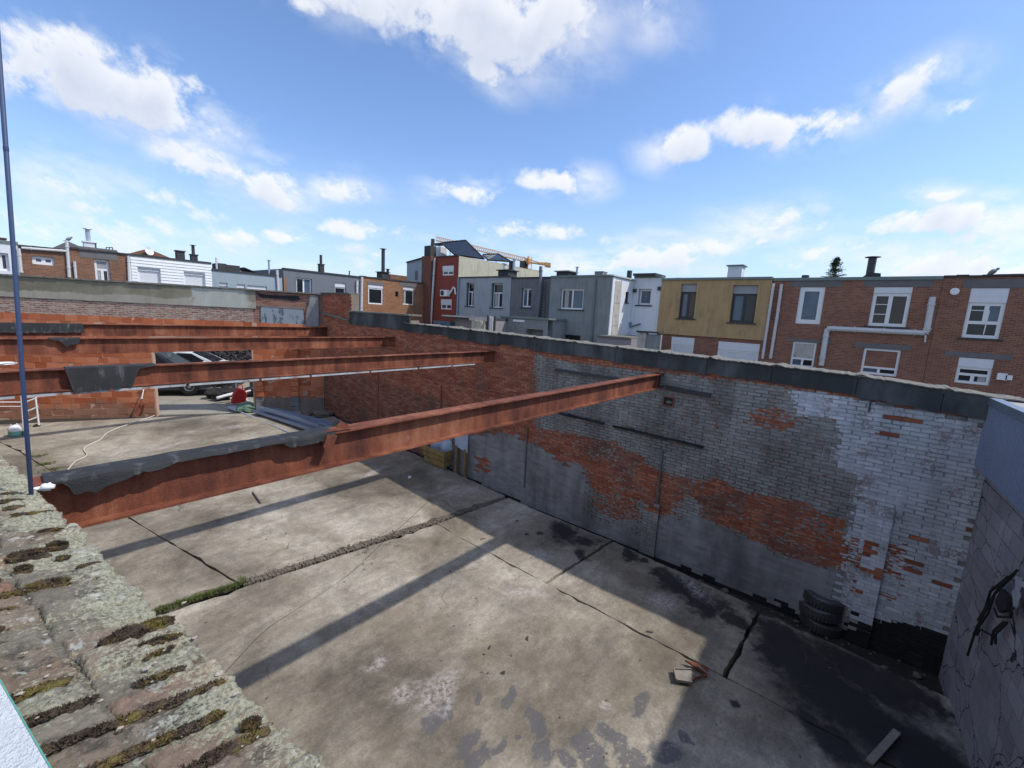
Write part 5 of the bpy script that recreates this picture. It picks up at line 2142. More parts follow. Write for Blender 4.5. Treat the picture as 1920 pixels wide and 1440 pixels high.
# ---- right row (in the shade)
hr = [RR.rect(((830, 498.5), (851, 498), (850, 516), (829, 517))), RR.rect(((827, 561), (847, 561), (846, 580), (826, 580)))]
bU = RR.uv((860, 478))[0]
t, u0, u1, v1 = house(RR, 'tall dark red rendered house with a beige side wall and solar panels on its roof', 'render_red', (798, 485), (860, 478), hr, depth=11, edge='roof_dark', ends=(RR.uv((798, 485))[0], None))
for h in hr:
    window(RR, t, h, 2, fw=.11, roller=.38, sill=False, rec=.05)
mb = MB()                                       # beige gable wall, a skin on the side that catches the sun
FB = Fac('y', -u1 - .006)
b0, b1 = FB.uv((862, 479)), FB.uv((1000, 505))
mb.prism([FB.P(25.02, 3, .03), FB.P(25.02, v1 - .02, .03), FB.P(36, v1 - .05, .03), FB.P(36, 3, .03)], FB.N * -.03)
mb.build('gable_render', M['render_beige'], t)
mb = MB()
a = RR.uv((815, 484)); b = RR.uv((797, 484))
RR.box(mb, b[0], a[0] - .06, -.4, v1 + .1, .002, .35)
pier = mb.build('chimney_breast', M['brick_y_red'], t)
mb = MB()
RR.box(mb, b[0] - .0, a[0] - .5, v1 + .1, v1 + 1.0, -.55, .1)
mb.build('chimney', M['roof_dark'], t)
mb = MB()
c = RR.P(*RR.uv((806, 470)), -.3)
mb.tube([RR.P(RR.uv((806, 470))[0], v1 + .9, -.3), RR.P(RR.uv((806, 470))[0], RR.uv((806, 447))[1], -.3)], .16, 8)
mb.build('flue_pipe', M['dark_metal'], t)
mb = MB()
a, b = RR.uv((812, 464), 1.2), RR.uv((826, 481), 1.2)
RR.box(mb, a[0], b[0], v1 - .4, a[1], -1.9, -1.2)
hut = mb.build('roof_hut', M['render_white'], t)
mb = MB()
a, b = RR.uv((809, 457), 1.2), RR.uv((828, 461), 1.2)
RR.box(mb, a[0], b[0], a[1] - .1, a[1], -2.0, -1.1)
for du in (.25, .8):
    mb.tube([RR.P(a[0] + du, a[1] - .1, -1.5), RR.P(a[0] + du, a[1] - .45, -1.5)], .03, 6)
mb.build('antenna_frame', M['dark_metal'], t)
pipe(RR, t, [(818, 484), (810.5, 607)], .09, out=.16)
mb = MB()
P = RR.rect(((831, 544), (844, 544), (844, 556), (831, 556)))
RR.box(mb, P[0], P[1], P[2], P[3], .02, .35)
ac = mb.build('air_conditioner', M['white_plastic'], t)
mb = MB()
c = RR.P(P[0] + (P[1] - P[0]) * .32, (P[2] + P[3]) / 2, .352)
mb.lathe(c, RR.N, [(.22, 0), (.22, .012), (.06, .014), (.001, .014)], 14)
mb.build('fan_grille', M['dark_metal'], ac)
mb = MB()
mb.tube([RR.P(*RR.uv(p), .12) for p in ((844, 553), (849, 545), (852, 539), (855, 541), (856, 552))], .07, 6)
mb.build('insulated_hose', M['white_plastic'], t)
for k, (q, lab) in enumerate(((((828.5, 455), (873, 450.5), (908, 485), (853, 477)), 'large tilted solar panel seen from below on the red house roof'), (((905, 477), (934, 476), (958, 490), (915, 487)), 'smaller dark tilted solar panel behind the large one on the roof'))):
    back = [(4.0, 3.2, .6, .5), (6.6, 7.4, 7.0, 5.0)][k]
    xs = [(25.9, 28.2, 28.9, 25.4), (31.5, 33.5, 34.5, 30.5)][k]
    C = [on_x(p, x) for p, x in zip(q, xs)]
    th = thing('solar_panel', lab, 'solar panel', C[3])
    nrm = np.cross(C[1] - C[0], C[3] - C[0]); nrm /= np.linalg.norm(nrm)
    mb = MB()
    mb.prism(C, nrm * .04)
    mb.build('panel_sheet', M['glass_dark'], th)
    mb = MB()
    bl = lambda u, v: (C[0] * (1 - u) + C[1] * u) * (1 - v) + (C[3] * (1 - u) + C[2] * u) * v
    for sgn in (-.03, .07):
        for u in (0, .33, .66, 1):
            mb.beam(bl(u, 0) + nrm * sgn, bl(u, 1) + nrm * sgn, .09, .05, up=nrm)
        for v in (0, .5, 1):
            mb.beam(bl(0, v) + nrm * sgn, bl(1, v) + nrm * sgn, .09, .05, up=nrm)
    for u in (.2, .7):
        p0 = bl(u, .25)
        mb.tube([p0, np.array([p0[0], p0[1], v1 - .1])], .03, 6)
    mb.build('panel_frame', M['frame_dark'], th)

hg = [RR.rect(((875, 530), (889, 530), (887, 574), (873, 574))), RR.rect(((922, 531), (943, 531), (941, 577), (920, 577)))]
t, u0, u1, v1 = house(RR, 'light blue grey rendered house with two tall narrow white windows', 'render_light_grey', (860.5, 519.5), (959, 520), hg, edge='sill_stone')
for h in hg:
    window(RR, t, h, 2, fw=.09, transom=.62, rec=.26, glass='glass_dark', curtain=(.05, .4) if h is hg[1] else None)
pipe(RR, t, [(861, 521), (858, 605)], .08, 'blue_grey_paint')
mb = MB()
RR.box(mb, u0 + .2, u0 + 2.6, 3.9, 4.95, .0, .05)
mb.build('render_apron', M['render_light_grey'], t)
stack(RR, t, 952, 507, 520, 19, 1.2, 'roof_dark', 'roof_dark', pots=((-.35, .45, .14, 'white_plastic'), (.3, .6, .16, 'dark_metal'), (.62, .75, .10, 'galvanised')))
hd = [RR.rect(((979, 540), (997, 540), (995, 576), (977, 576)))]
t, u0, u1, v1 = house(RR, 'dark grey rendered house with a single white window next to a steel ladder', 'render_dark_grey', (959.5, 521), (1034, 521), hd, edge='roof_dark')
window(RR, t, hd[0], 2, fw=.10, glasses=['glass_blue', 'glass_dark'], rec=.16)
pipe(RR, t, [(1016.5, 500), (1015.5, 545), (1010.5, 597)], .12, 'pvc_grey', out=.15)
mb = MB()
a = [RR.P(*RR.uv(p), .25) for p in ((1021, 528), (1029, 527), (1025, 597), (1018, 597))]
mb.tube([a[0], a[3]], .03, 6)
mb.tube([a[1], a[2]], .03, 6)
for k in range(12):
    f = (k + .5) / 12
    mb.tube([a[0] + (a[3] - a[0]) * f, a[1] + (a[2] - a[1]) * f], .025, 6)
mb.build('ladder', M['dark_metal'], t)

# boxy grey extension standing forward, its sunlit side white
DX = 25 - 22.3
RX = Fac('x', 22.3)
hx = [RX.rect(((1052, 541), (1095, 542), (1092, 581), (1050, 579))), RX.rect(((1042, 626), (1088, 629), (1088, 640), (1042, 638)))]
t, u0, u1, v1 = house(RX, 'boxy grey concrete rendered extension with a white two pane window and a sunlit white side', 'render_concrete', (1033.5, 518.5), (1149, 517.5), hx, depth=8, edge='roof_edge')
window(RX, t, hx[0], 2, fw=.09, glasses=['glass_dark', 'glass_blue'], curtain=(.1, .3), rec=.10)
window(RX, t, hx[1], 2, fw=.06, frame='frame_dark', sill=False, rec=.08)
pipe(RX, t, [(1118, 522), (1115, 560), (1109.5, 640)], .06, 'pvc_grey')
FS = Fac('y', -u1 - .004)
mb = MB()
mb.prism([FS.P(22.32, 3.05, .012), FS.P(25.0, 3.05, .012), FS.P(25.0, v1 - .05, .012), FS.P(22.32, v1 - .05, .012)], FS.N * -.012)
mb.build('white_side', M['render_white'], t)
mb = MB()
FS.box(mb, 22.34, 22.62, 3.05, v1 - .06, .013, .03)
mb.build('corner_board', M['render_white'], t)
for k in range(3):
    mb = MB()
    z0_, z1_ = 3.1 + (v1 - 3.3) * k / 3, 3.1 + (v1 - 3.3) * (k + .97) / 3
    FS.box(mb, 22.66, 23.35, z0_, z1_, .013, .035)
    mb.build('side_panel', M['panel_old'], t)
mb = MB()
FS.box(mb, 22.2, 25.0, v1 - .02, v1 + .06, -.1, .10)
FS.box(mb, 23.36, 23.42, 3.05, v1 - .06, .013, .04)
mb.build('roof_edge_trim', M['roof_edge_light'], t)
hs = (24.05, 24.4, FS.uv((1173, 567))[1], FS.uv((1180, 548))[1])
mb = MB()
FS.box(mb, *hs, .013, .02)
mb.build('side_window', M['glass_dark'], t)
mb = MB()
FS.box(mb, hs[0] - .06, hs[1] + .06, hs[2] - .06, hs[2], .013, .08)
mb.build('window_sill', M['sill_stone'], t)
for px, w_, yt, bk_ in ((1062, 22, 509, 1.2), (1127, 15, 509.5, 1.2)):
    stack(RX, t, px, yt, 518, w_, bk_, 'roof_dark' if px < 1100 else 'render_concrete', 'roof_edge', capx=1.25 if px < 1100 else 1.05)
flue(RX, t, 1082.5, 500, 518, .07, 1.5, 'galvanised')

hw_ = [RR.rect(((1198, 541), (1222, 542), (1219, 573), (1195, 571)))]
t, u0, u1, v1 = house(RR, 'white rendered house set back behind a small terrace, with one dark square window', 'render_white', (1149, 519), (1242.5, 521.5), hw_, edge='roof_edge', ends=(-(-(RX.uv((1149, 517))[0])) + .02, None))
window(RR, t, hw_[0], 1, fw=.12, frame='frame_white', rec=.2, glass='glass_blue')
mb = MB()
RR.box(mb, u0 + .05, u1 - .3, v1 + .06, v1 + .2, -1.2, .35)
mb.build('roof_hood', M['roof_dark'], t)
flue(RR, t, 1181, 505, 519, .16, .5, 'dark_metal', cap=False)
mb = MB()
for pts in (((1166, 603), (1184, 606), (1181, 612)), ((1167, 604), (1165, 618)), ((1181, 613), (1201, 607))):
    mb.tube([RR.P(*RR.uv(p, -.15), .15) for p in pts], .05, 6)
mb.build('waste_pipe', M['pvc_grey'], t)
mb = MB()
c = RR.uv((1176, 614))
RR.box(mb, c[0] - .35, c[0] + .2, c[1] - .3, c[1] + .1, .02, .3)
mb.build('meter_box', M['render_white'], t)
mb = MB()
for q in ((1237, 541), (1191, 545)):
    c = RR.uv(q)
    RR.box(mb, c[0] - .1, c[0] + .1, c[1] - .1, c[1] + .1, .002, .1)
mb.build('wall_lamp', M['dark_metal'], t)
# terrace slab and stained post in front of it
tz = FS.uv((1130, 622))[1]
ter = thing('terrace', 'pale flat terrace slab with a dark edge between the grey extension and the yellow house', 'terrace', (22.5, 12, 0))
mb = MB()
ya, yb_ = -RX.uv((1131, 630))[0], -RR.uv((1243, 600))[0]
mb.box(21.1, 24.98, yb_ + .02, FS.at - .03, 2.4, 3.72)
mb.build('terrace_base', M['mauve_render'], ter)
mb = MB()
mb.box(21.0, 24.97, yb_ + .02, FS.at - .03, 3.725, 3.80)
mb.build('terrace_floor', M['tile_lichen'], ter)
post = thing('concrete_post', 'stained pale concrete garden post just behind the coping, left of the yellow house', 'post', (18, 8, 0))
PX = Fac('x', 17.0)
a, b = PX.uv((1196, 623)), PX.uv((1209, 652))
mb = MB()
PX.box(mb, a[0], b[0], 1.0, a[1], -.25, 0)
mb.build('pillar', M['panel_old'], post)
mb = MB()
PX.box(mb, a[0] - .05, b[0] + .55, a[1], a[1] + .07, -.3, .05)
mb.build('pillar_cap', M['sill_stone'], post)
mb = MB()
a2, b2 = PX.uv((1209, 626)), PX.uv((1236, 652))
PX.box(mb, b[0] + .01, b2[0], 1.0, a2[1], -.2, -.05)
mb.build('side_wall', M['render_concrete'], post)

# yellow house
qy = [((1279, 533), (1309, 532), (1301, 598), (1272.5, 596)), ((1376, 535), (1424, 535), (1413, 606), (1368, 604))]
hy_ = [RR.rect(q) for q in qy]
vY0 = (RR.uv((1237, 622))[1] + RR.uv((1432, 640))[1]) / 2
ql = [((1260, 631), (1303, 634), (1298, 668), (1256, 664)), ((1347, 639), (1424, 646), (1420, 690), (1343, 683))]
hl_ = [RR.rect(q) for q in ql]
uA, uB = RR.uv((1242.5, 523))[0], RR.uv((1449, 525))[0]
vT = (RR.uv((1243, 523))[1] + RR.uv((1450, 525))[1]) / 2
t = thing('house', 'house with an ochre yellow rendered upper storey over a brick ground floor', 'house', RR.P((uA + uB) / 2, 0))
wall_mesh(RR, uA + .004, uB - .004, vY0, vT, hy_, M['render_yellow'], t, 'upper_wall', .22, d=.10)
wall_mesh(RR, uA + .004, uB - .004, -.45, vY0 + .001, hl_, M['brick_y'], t, 'lower_wall', .14)
mb = MB()
RR.box(mb, uA + .004, uB - .004, vY0 - .03, vY0, .002, .11)
for u in (uA + .004, uB - .004):
    mb.face([RR.P(u, vY0, .10), RR.P(u, vT, .10), RR.P(u, vT, -9), RR.P(u, vY0, -9)])
mb.build('render_base', M['render_yellow'], t)
mb = MB()
RR.box(mb, uA + .02, uB - .02, -.4, vT - .03, -9, -.3)
mb.build('roof', M['roof_dark'], t)
mb = MB()
RR.box(mb, uA, uB, vT - .03, vT + .09, -.25, .18)
mb.build('roof_edge', M['roof_edge'], t)
for h in hy_:
    window(RR, t, h, 2, frame='frame_dark', fw=.11, roller=.42, roller_mat='shutter_grey', rec=.16, d=.10, glasses=['glass_blue', 'glass_dark'])
    mb = MB()
    u0_, u1_, v0_, v1_ = h
    RR.box(mb, u0_ - .12, u0_ - .002, v0_, v1_ + .1, .102, .115)
    RR.box(mb, u1_ + .002, u1_ + .12, v0_, v1_ + .1, .102, .115)
    RR.box(mb, u0_ - .002, u1_ + .002, v1_ + .002, v1_ + .1, .102, .115)
    mb.build('render_surround', M['render_yellow'], t)
for h in hl_:
    window(RR, t, h, 1, fw=.10, roller=.42, shut=True, sill=False, rec=.04)
stack(RR, t, 1382, 498, 523, 26, 1.6, 'render_white', 'roof_edge')
for px in (1270, 1275, 1408):
    flue(RR, t, px, 518, 524, .05, .8, 'dark_metal', cap=False)

# brick houses
qA = ((1501, 538), (1548, 538.5), (1537, 608.5), (1491, 606))
qB = ((1640, 537), (1711, 540), (1699, 613), (1627, 611))
qC = ((1487, 640), (1531, 643.5), (1525, 690), (1481, 686))
qD = ((1620, 651), (1688, 658), (1682, 706), (1613, 700))
hh = [RR.rect(q) for q in (qA, qB, qC, qD)]
t, u0, u1, v1 = house(RR, 'brown brick house with grey lintels and a white pipe zigzagging below its windows', 'brick_y', (1449.5, 525), (1769, 521), hh, edge='roof_edge', eh=.14)
window(RR, t, hh[0], 1, fw=.20, glass='glass_blue', lintel=(.45, .6, .42), rec=.04, sill=False)
window(RR, t, hh[1], 2, fw=.13, roller=.25, lintel=(.4, .6, .42), rec=.05, ratio=[.48])
mb = MB()
b_ = hh[1]
for z in (.35, .65):
    RR.box(mb, b_[0] + .13, b_[0] + (b_[1] - b_[0]) * .46, b_[2] + (b_[3] - b_[2] - .25) * z, b_[2] + (b_[3] - b_[2] - .25) * z + .03, -.09, -.06)
mb.build('glazing_bar', M['frame_white'], t)
window(RR, t, hh[2], 2, fw=.08, transom=.72, lintel=(.25, .55, .16), glasses=['panel_old', 'glass_blue', 'glass_dark'], rec=.05, sill=False)
window(RR, t, hh[3], 2, fw=.09, transom=.75, lintel=(.35, .3, .22), glasses=['brick_y', 'glass_blue', 'glass_dark'], rec=.05, sill=False)
pipe(RR, t, [(1466, 533), (1459, 585), (1445, 672)], .07)
pipe(RR, t, [(1452, 532), (1431, 672)], .06, out=.2)
pipe(RR, t, [(1748.5, 557), (1737, 622), (1733, 624.5), (1556, 616), (1551, 618), (1540, 685)], .11, name='zigzag_pipe')
pipe(RR, t, [(1735.5, 626), (1734, 642)], .03)
mb = MB()
c = RR.uv((1791, 546.5))
flue(RR, t, 1511, 513, 524, .16, 1.0, 'dark_metal', cap=False)
mb = MB()
a, b = RR.uv((1604, 519), 1.6), RR.uv((1652, 512), 1.6)
mb.prism([RR.P(a[0], a[1] - .3, -1.2), RR.P(a[0] + .5, b[1], -1.2), RR.P(b[0], b[1] - .05, -1.2), RR.P(b[0] + .05, a[1] - .3, -1.2)], RR.N * -1.5)
mnd = mb.build('roof_mound', M['roof_dark'], t)
flue(RR, t, 1637, 481, 515, .16, 1.8, 'dark_metal')
qE = ((1822, 540), (1894, 541), (1872, 636), (1802, 632))
qF = ((1798, 668), (1862, 676), (1856, 724), (1790, 716))
he = [RR.rect(q) for q in (qE, qF)]
t, u0, u1, v1 = house(RR, 'brown brick house at the right edge with a large white window left half open', 'brick_y', (1769.5, 520), (2350, 512), he, edge='roof_dark', rough_roof=True)
window(RR, t, he[0], 2, fw=.12, roller=.55, lintel=(.25, .35, .35), rec=.05, low=.48, ratio=[.54], glasses=['glass_dark', 'glass_dark', 'glass_blue'])
mb = MB()
e = he[0]
mb.beam(RR.P(e[0] + .60, e[2] + .15, -.07), RR.P(e[0] + .62, e[3] - .85, -.07), .06, .03)
mb.beam(RR.P(e[0] + .10, e[3] - .85, -.07), RR.P(e[0] + .62, e[3] - .85, -.07), .05, .03)
mb.build('open_casement', M['frame_white'], t)
window(RR, t, he[1], 2, fw=.10, roller=.36, lintel=(.45, .45, .22), transom=.2, rec=.05, curtain=(.7, .98), sill=False)
mb = MB()
c = RR.uv((1790, 546.5))
mb.lathe(RR.P(c[0], c[1], 0), RR.N, [(.14, 0), (.14, .05), (.09, .06), (.001, .05)], 12)
mb.build('round_vent', M['white_plastic'], t)
mb = MB()
for q, s_ in (((1878, 706), .13), ((1891, 708), .09)):
    c = RR.uv(q)
    RR.box(mb, c[0] - s_, c[0] + s_, c[1] - s_, c[1] + s_, .002, .09)
mb.build('junction_box', M['white_plastic'], t)

# pale box-like back building behind the corner houses
FG = Fac('x', 29.0)
a, b = FG.uv((763, 493)), FG.uv((799, 483))
bb = thing('back_building', 'pale blue grey roof building with a tiny window left of the red house', 'building', FG.P((a[0] + b[0]) / 2, 0))
mb = MB()
mb.prism([FG.P(a[0], 5, 0), FG.P(a[0], a[1], 0), FG.P(b[0], b[1], 0), FG.P(b[0], 5, 0)], -FG.N * 5)
mb.build('wall', M['render_blue_grey'], bb)
mb = MB()
mb.beam(FG.P(a[0], a[1] + .05, .05), FG.P(b[0], b[1] + .05, .05), .2, .1)
mb.build('roof_edge', M['roof_dark'], bb)
mb = MB()
c0, c1 = FG.uv((779, 508)), FG.uv((783, 525))
FG.box(mb, c0[0], c1[0], c1[1], c0[1], .002, .05)
mb.build('window', M['lintel_grey'], bb)

# low outbuildings right behind the long wall
KF = Fac('x', 19.0)
can = thing('canopy', 'low flat canopy roof with a pale fascia over a mauve wall behind the long wall', 'canopy', (19, 17, 0))
a, b = KF.uv((836, 594)), KF.uv((921, 598))
mb = MB()
KF.box(mb, a[0], b[0], b[1] - .10, b[1] + .05, -3, .3)
mb.build('canopy_roof', M['roof_dark'], can)
mb = MB()
c = KF.uv((887, 597))
KF.box(mb, c[0], b[0] + .05, b[1] - .16, b[1] + .08, .301, .34)
KF.box(mb, a[0], c[0], b[1] - .01, b[1] + .08, .301, .34)
mb.build('fascia', M['panel_old'], can)
mb = MB()
KF.box(mb, a[0] + .4, b[0], 1.0, b[1] - .11, -2.5, -.3)
mb.build('wall', M['mauve_render'], can)
mb = MB()
w0, w1 = KF.uv((815, 601)), KF.uv((848, 609))
KF.box(mb, w0[0], w1[0] - .1, w1[1] - .6, w0[1], -.4, .1)
mb.build('skylight', M['glass_blue'], can)
blk = thing('cream_block', 'cream painted block pier at the right end of the canopy', 'pier', (18.5, 15, 0))
a, b = KF.uv((900, 602)), KF.uv((918, 620))
mb = MB()
n = 5
for i in range(n):
    x0_, x1_ = a[0] + (b[0] - a[0]) * i / n, a[0] + (b[0] - a[0]) * (i + .94) / n
    KF.box(mb, x0_, x1_, 1.5, a[1] + (.03 if i % 2 else 0), .36, .7)
KF.box(mb, a[0], b[0], 1.5, a[1] - .05, .37, .68)
mb.build('pier_ribs', M['render_beige'], blk)
pp = thing('vent_pipes', 'cluster of upright white and dark pipes right of the cream pier', 'pipes', (18.8, 14.5, 0))
for px, mt in ((924, 'dark_metal'), (928, 'pvc_white'), (932, 'pvc_white'), (937, 'dark_metal')):
    mb = MB()
    u, v = KF.uv((px, 592 + (px % 3)))
    mb.tube([KF.P(u, 1.5, .4), KF.P(u, v, .4)], .06, 8)
    mb.build('pipe', M[mt], pp)
ob = thing('outbuilding', 'grey flat roofed outbuilding with a dark opening below the dark grey house', 'outbuilding', (20, 12.5, 0))
KG = Fac('x', 20.5)
a, b = KG.uv((939, 594)), KG.uv((1028, 600))
op = KG.rect(((986, 616), (1018, 619), (1018, 640), (986, 637)))
wall_mesh(KG, a[0], b[0], .5, b[1], [op], M['render_concrete'], ob, 'wall', .5)
mb = MB()
KG.box(mb, a[0], b[0], .5, b[1] - .01, -4, -.52)
mb.build('body', M['render_concrete'], ob)
mb = MB()
KG.box(mb, a[0], b[0] + .1, b[1], b[1] + .1, -4, .1)
mb.build('roof_edge', M['roof_edge'], ob)
mb = MB()
c0, c1 = KG.uv((963, 599)), KG.uv((984, 604))
KG.box(mb, c0[0], c1[0], c1[1], c0[1], .003, .06)
mb.build('white_strip', M['white_plastic'], ob)

# ------------------------------------------------------------------ crane, tree, pigeons, power pole
FAR = 120.0


def far(p, d=FAR):
    return EYE + ray(p) * d / FPX


cr_ = thing('tower_crane', 'distant orange and yellow tower crane above the roofs', 'crane', (far((990, 520))[0], far((990, 520))[1], 0))
mb = MB()
A0, A1 = far((817, 451)), far((985, 491))
hv = np.array([0, 0, 1.1])
sd = np.cross(A1 - A0, [0, 0, 1.0]); sd /= np.linalg.norm(sd)
N_ = 44
tips = []
for i in range(N_ + 1):
    c = A0 + (A1 - A0) * i / N_
    tips.append((c - sd * .5, c + sd * .5, c + hv))
for a, b in zip(tips, tips[1:]):
    for p, q in ((a[0], b[0]), (a[1], b[1]), (a[2], b[2]), (a[0], b[2]), (a[2], b[1])):
        mb.tube([p, q], .09, 4, cap=False)
plain('crane_orange', (.68, .38, .14), .5, .1, 3, 10)
mb.build('jib', M['crane_orange'], cr_)
mb = MB()
B0, B1 = far((985, 491)), far((1032, 498))
for o_ in (sd * .6, -sd * .6):
    mb.beam(B0 + o_, B1 + o_, .2, .3)
    mb.beam(B0 + o_ + np.array([0, 0, .8]), B1 + o_ * .6, .12, .15)
for i in range(8):
    c = B0 + (B1 - B0) * i / 7
    mb.beam(c - sd * .6, c + sd * .6, .2, .2)
mb.build('counter_jib', M['crane_orange'], cr_)
mb = MB()
c = far((1027, 497))
mb.obox(c, (B1 - B0) / np.linalg.norm(B1 - B0) * .8, sd * .6, (0, 0, .6))
c = far((1018, 494.5))
mb.obox(c, (.4, 0, 0), (0, .4, 0), (0, 0, .35))
mb.build('counterweight', M['crane_orange'], cr_)
mb = MB()
c = far((990, 490))
for dx in (-.7, .7):
    for dy in (-.7, .7):
        mb.tube([(c[0] + dx, c[1] + dy, 0), (c[0] + dx, c[1] + dy, c[2] + 1.2)], .12, 4)
mb.obox(c, (.55, 0, 0), (0, .55, 0), (0, 0, .8))
mb.tube([c, far((991, 481))], .3, 5)
k = 0
while k < c[2]:
    mb.tube([(c[0] - .7, c[1] - .7, k), (c[0] + .7, c[1] - .7, k + 1.4)], .08, 4)
    mb.tube([(c[0] - .7, c[1] + .7, k), (c[0] - .7, c[1] - .7, k + 1.4)], .08, 4)
    k += 1.4
mb.build('mast', M['crane_orange'], cr_)
mb = MB()
c = far((982, 497))
mb.obox(c, (.8, 0, 0), (0, .8, 0), (0, 0, 1.0))
mb.build('cab', M['glass_dark'], cr_)

plain('conifer_leaf', (.040, .066, .026), .8, .6, 3, 20, 0, 0)
plain('bark', (.09, .065, .045), .95, .3, 8, 40)
tb = far((1562, 530), 44)
tt = far((1562, 484), 44)
tree = thing('conifer_tree', 'dark green conifer top showing above the brick house roof', 'tree', (tb[0], tb[1], -.45))
mb = MB()
mb.tube([(tb[0], tb[1], -.45), (tb[0], tb[1], tt[2] - .3)], .16, 7, r1=.02)
r_ = random.Random(77)
mb.build('trunk', M['bark'], tree)
mb = MB()
Ht = tt[2] - 3.5
lb2 = MB()
for k in range(300):
    f = r_.random() ** 1.3
    z = tt[2] - .05 - f * Ht
    R_ = (.14 + 2.9 * f ** .8) * r_.uniform(.55, 1.1)
    a = r_.uniform(0, 6.28)
    d = np.array([math.cos(a), math.sin(a), r_.uniform(.0, .35)])
    p0 = np.array([tb[0], tb[1], z])
    lb2.tube([p0, p0 + d * R_], .015, 3, r1=.004, cap=False)
    for q in range(int(16 + 30 * R_)):
        s = r_.uniform(.15, 1.0)
        c = p0 + d * R_ * s + np.array([r_.gauss(0, .08), r_.gauss(0, .08), r_.gauss(0, .05)])
        e = np.array([r_.gauss(0, 1), r_.gauss(0, 1), r_.gauss(-.2, .6)])
        e /= np.linalg.norm(e)
        w = np.cross(e, [r_.gauss(0, 1), r_.gauss(0, 1), r_.gauss(0, 1)])
        w /= np.linalg.norm(w) + 1e-6
        L = r_.uniform(.08, .17)
        mb.face([c - w * .025, c + w * .025, c + e * L + w * .012, c + e * L - w * .012])
lb2.build('limb', M['bark'], tree)
tag(mb.build('crown', M['conifer_leaf'], tree), kind='stuff')


def bird(P, face, label, s=1.0):
    th = thing('pigeon', label, 'bird', P, 'birds on the roofs')
    f = np.array([face[0], face[1], 0]); f /= np.linalg.norm(f)
    mb = MB()
    prof = [(.001, -.17), (.03, -.15), (.075, -.06), (.085, .02), (.06, .09), (.035, .12), (.045, .15), (.04, .18), (.012, .205), (.001, .225)]
    up_ = f * .75 + np.array([0, 0, .66])
    mb.lathe(np.array(P) + np.array([0, 0, .14 * s]), up_, [(r * s, h * s) for r, h in prof], 10)
    mb.build('body', M['pvc_grey'], th, smooth=True)
    mb = MB()
    c = np.array(P) + np.array([0, 0, .14 * s]) - up_ / np.linalg.norm(up_) * .13 * s
    sdv = np.cross(f, [0, 0, 1.0])
    mb.prism([c - sdv * .02 * s, c + sdv * .02 * s, c - f * .14 * s + sdv * .035 * s - np.array([0, 0, .05 * s]), c - f * .14 * s - sdv * .035 * s - np.array([0, 0, .05 * s])], (0, 0, .012))
    mb.build('tail', M['dark_metal'], th)
    mb = MB()
    for o_ in (-.02, .02):
        b = np.array(P) + sdv * o_ * s
        mb.tube([b, b + np.array([0, 0, .09 * s])], .006, 4)
    mb.build('leg', M['red_plastic'], th)


u, v = RR.uv((1860, 519))
bird(RR.P(u, v + .04, -.1), (.2, -1), 'pigeon standing on the roof edge of the right hand brick house', 1.1)
u, v = LR.uv((128, 454), .2)
bird(LR.P(u, v, .05), (1, -.2), 'small dark bird perched on top of the tall white downpipe', .9)
# ------------------------------------------------------------------ blue pole, ladder frame, canister, shovel, hose and the rest
pb = CE(2.62) + np.array([.035, 0, -.35])
d0 = ray((57, 905)); d1_ = ray((-2, 100))
pA = EYE + d0 / np.linalg.norm(d0) * np.linalg.norm(pb - EYE)
k_ = math.hypot(pA[0], pA[1])
pT = EYE + d1_ * (k_ * 1.0 / math.hypot(d1_[0], d1_[1]))
dd = (pT - pA)
pole = thing('blue_pole', 'thin leaning blue grey pole standing behind the mossy coping at the left edge', 'pole', pA - dd * .25)
mb = MB()
mb.tube([pA - dd * .25, pA + dd * .45, pT + dd * .3], .0078, 10)
mb.build('shaft', M['pole_blue'], pole, smooth=True)
mb = MB()
for f in (.38, .80):
    mb.tube([pA + dd * (f - .006), pA + dd * (f + .003)], .0088, 10)
mb.build('coupling', M['pole_blue'], pole)

# white trestle ladder leaning by the block wall
a = on_floor((69, 800)); 
def LP(px, py):
    return on_plane((px, py), a, (-.35, -.94, 0))
lad = thing('ladder', 'white metal scaffold frame with rungs and a castor standing before the block wall', 'ladder', a)
mb = MB()
mb.tube([LP(65, 733), LP(73, 797)], .022, 8)
mb.tube([LP(39, 733), LP(45, 812)], .022, 8)
mb.build('stile', M['white_plastic'], lad)
for (x0_, y0_), (x1_, y1_) in (((47, 736), (66, 732)), ((48, 754), (69, 746)), ((47, 773), (71, 763)), ((48, 791), (72, 781))):
    mb = MB()
    mb.tube([LP(x0_ - 6, y0_ + 2), LP(x1_, y1_)], .020, 8)
    mb.build('rung', M['white_plastic'], lad)
mb = MB()
mb.tube([LP(-30, 754), LP(42, 754)], .016, 8)
mb.tube([LP(-30, 762), LP(42, 762)], .012, 8)
mb.build('brace', M['white_plastic'], lad)
c = LP(69, 800)
mb = MB()
mb.lathe(c - np.array([0, .02, 0]), (0, 1, 0), [(.001, 0), (.07, 0), (.085, .01), (.085, .03), (.07, .04), (.001, .04)], 14)
mb.build('castor', M['black_rubber'], lad)

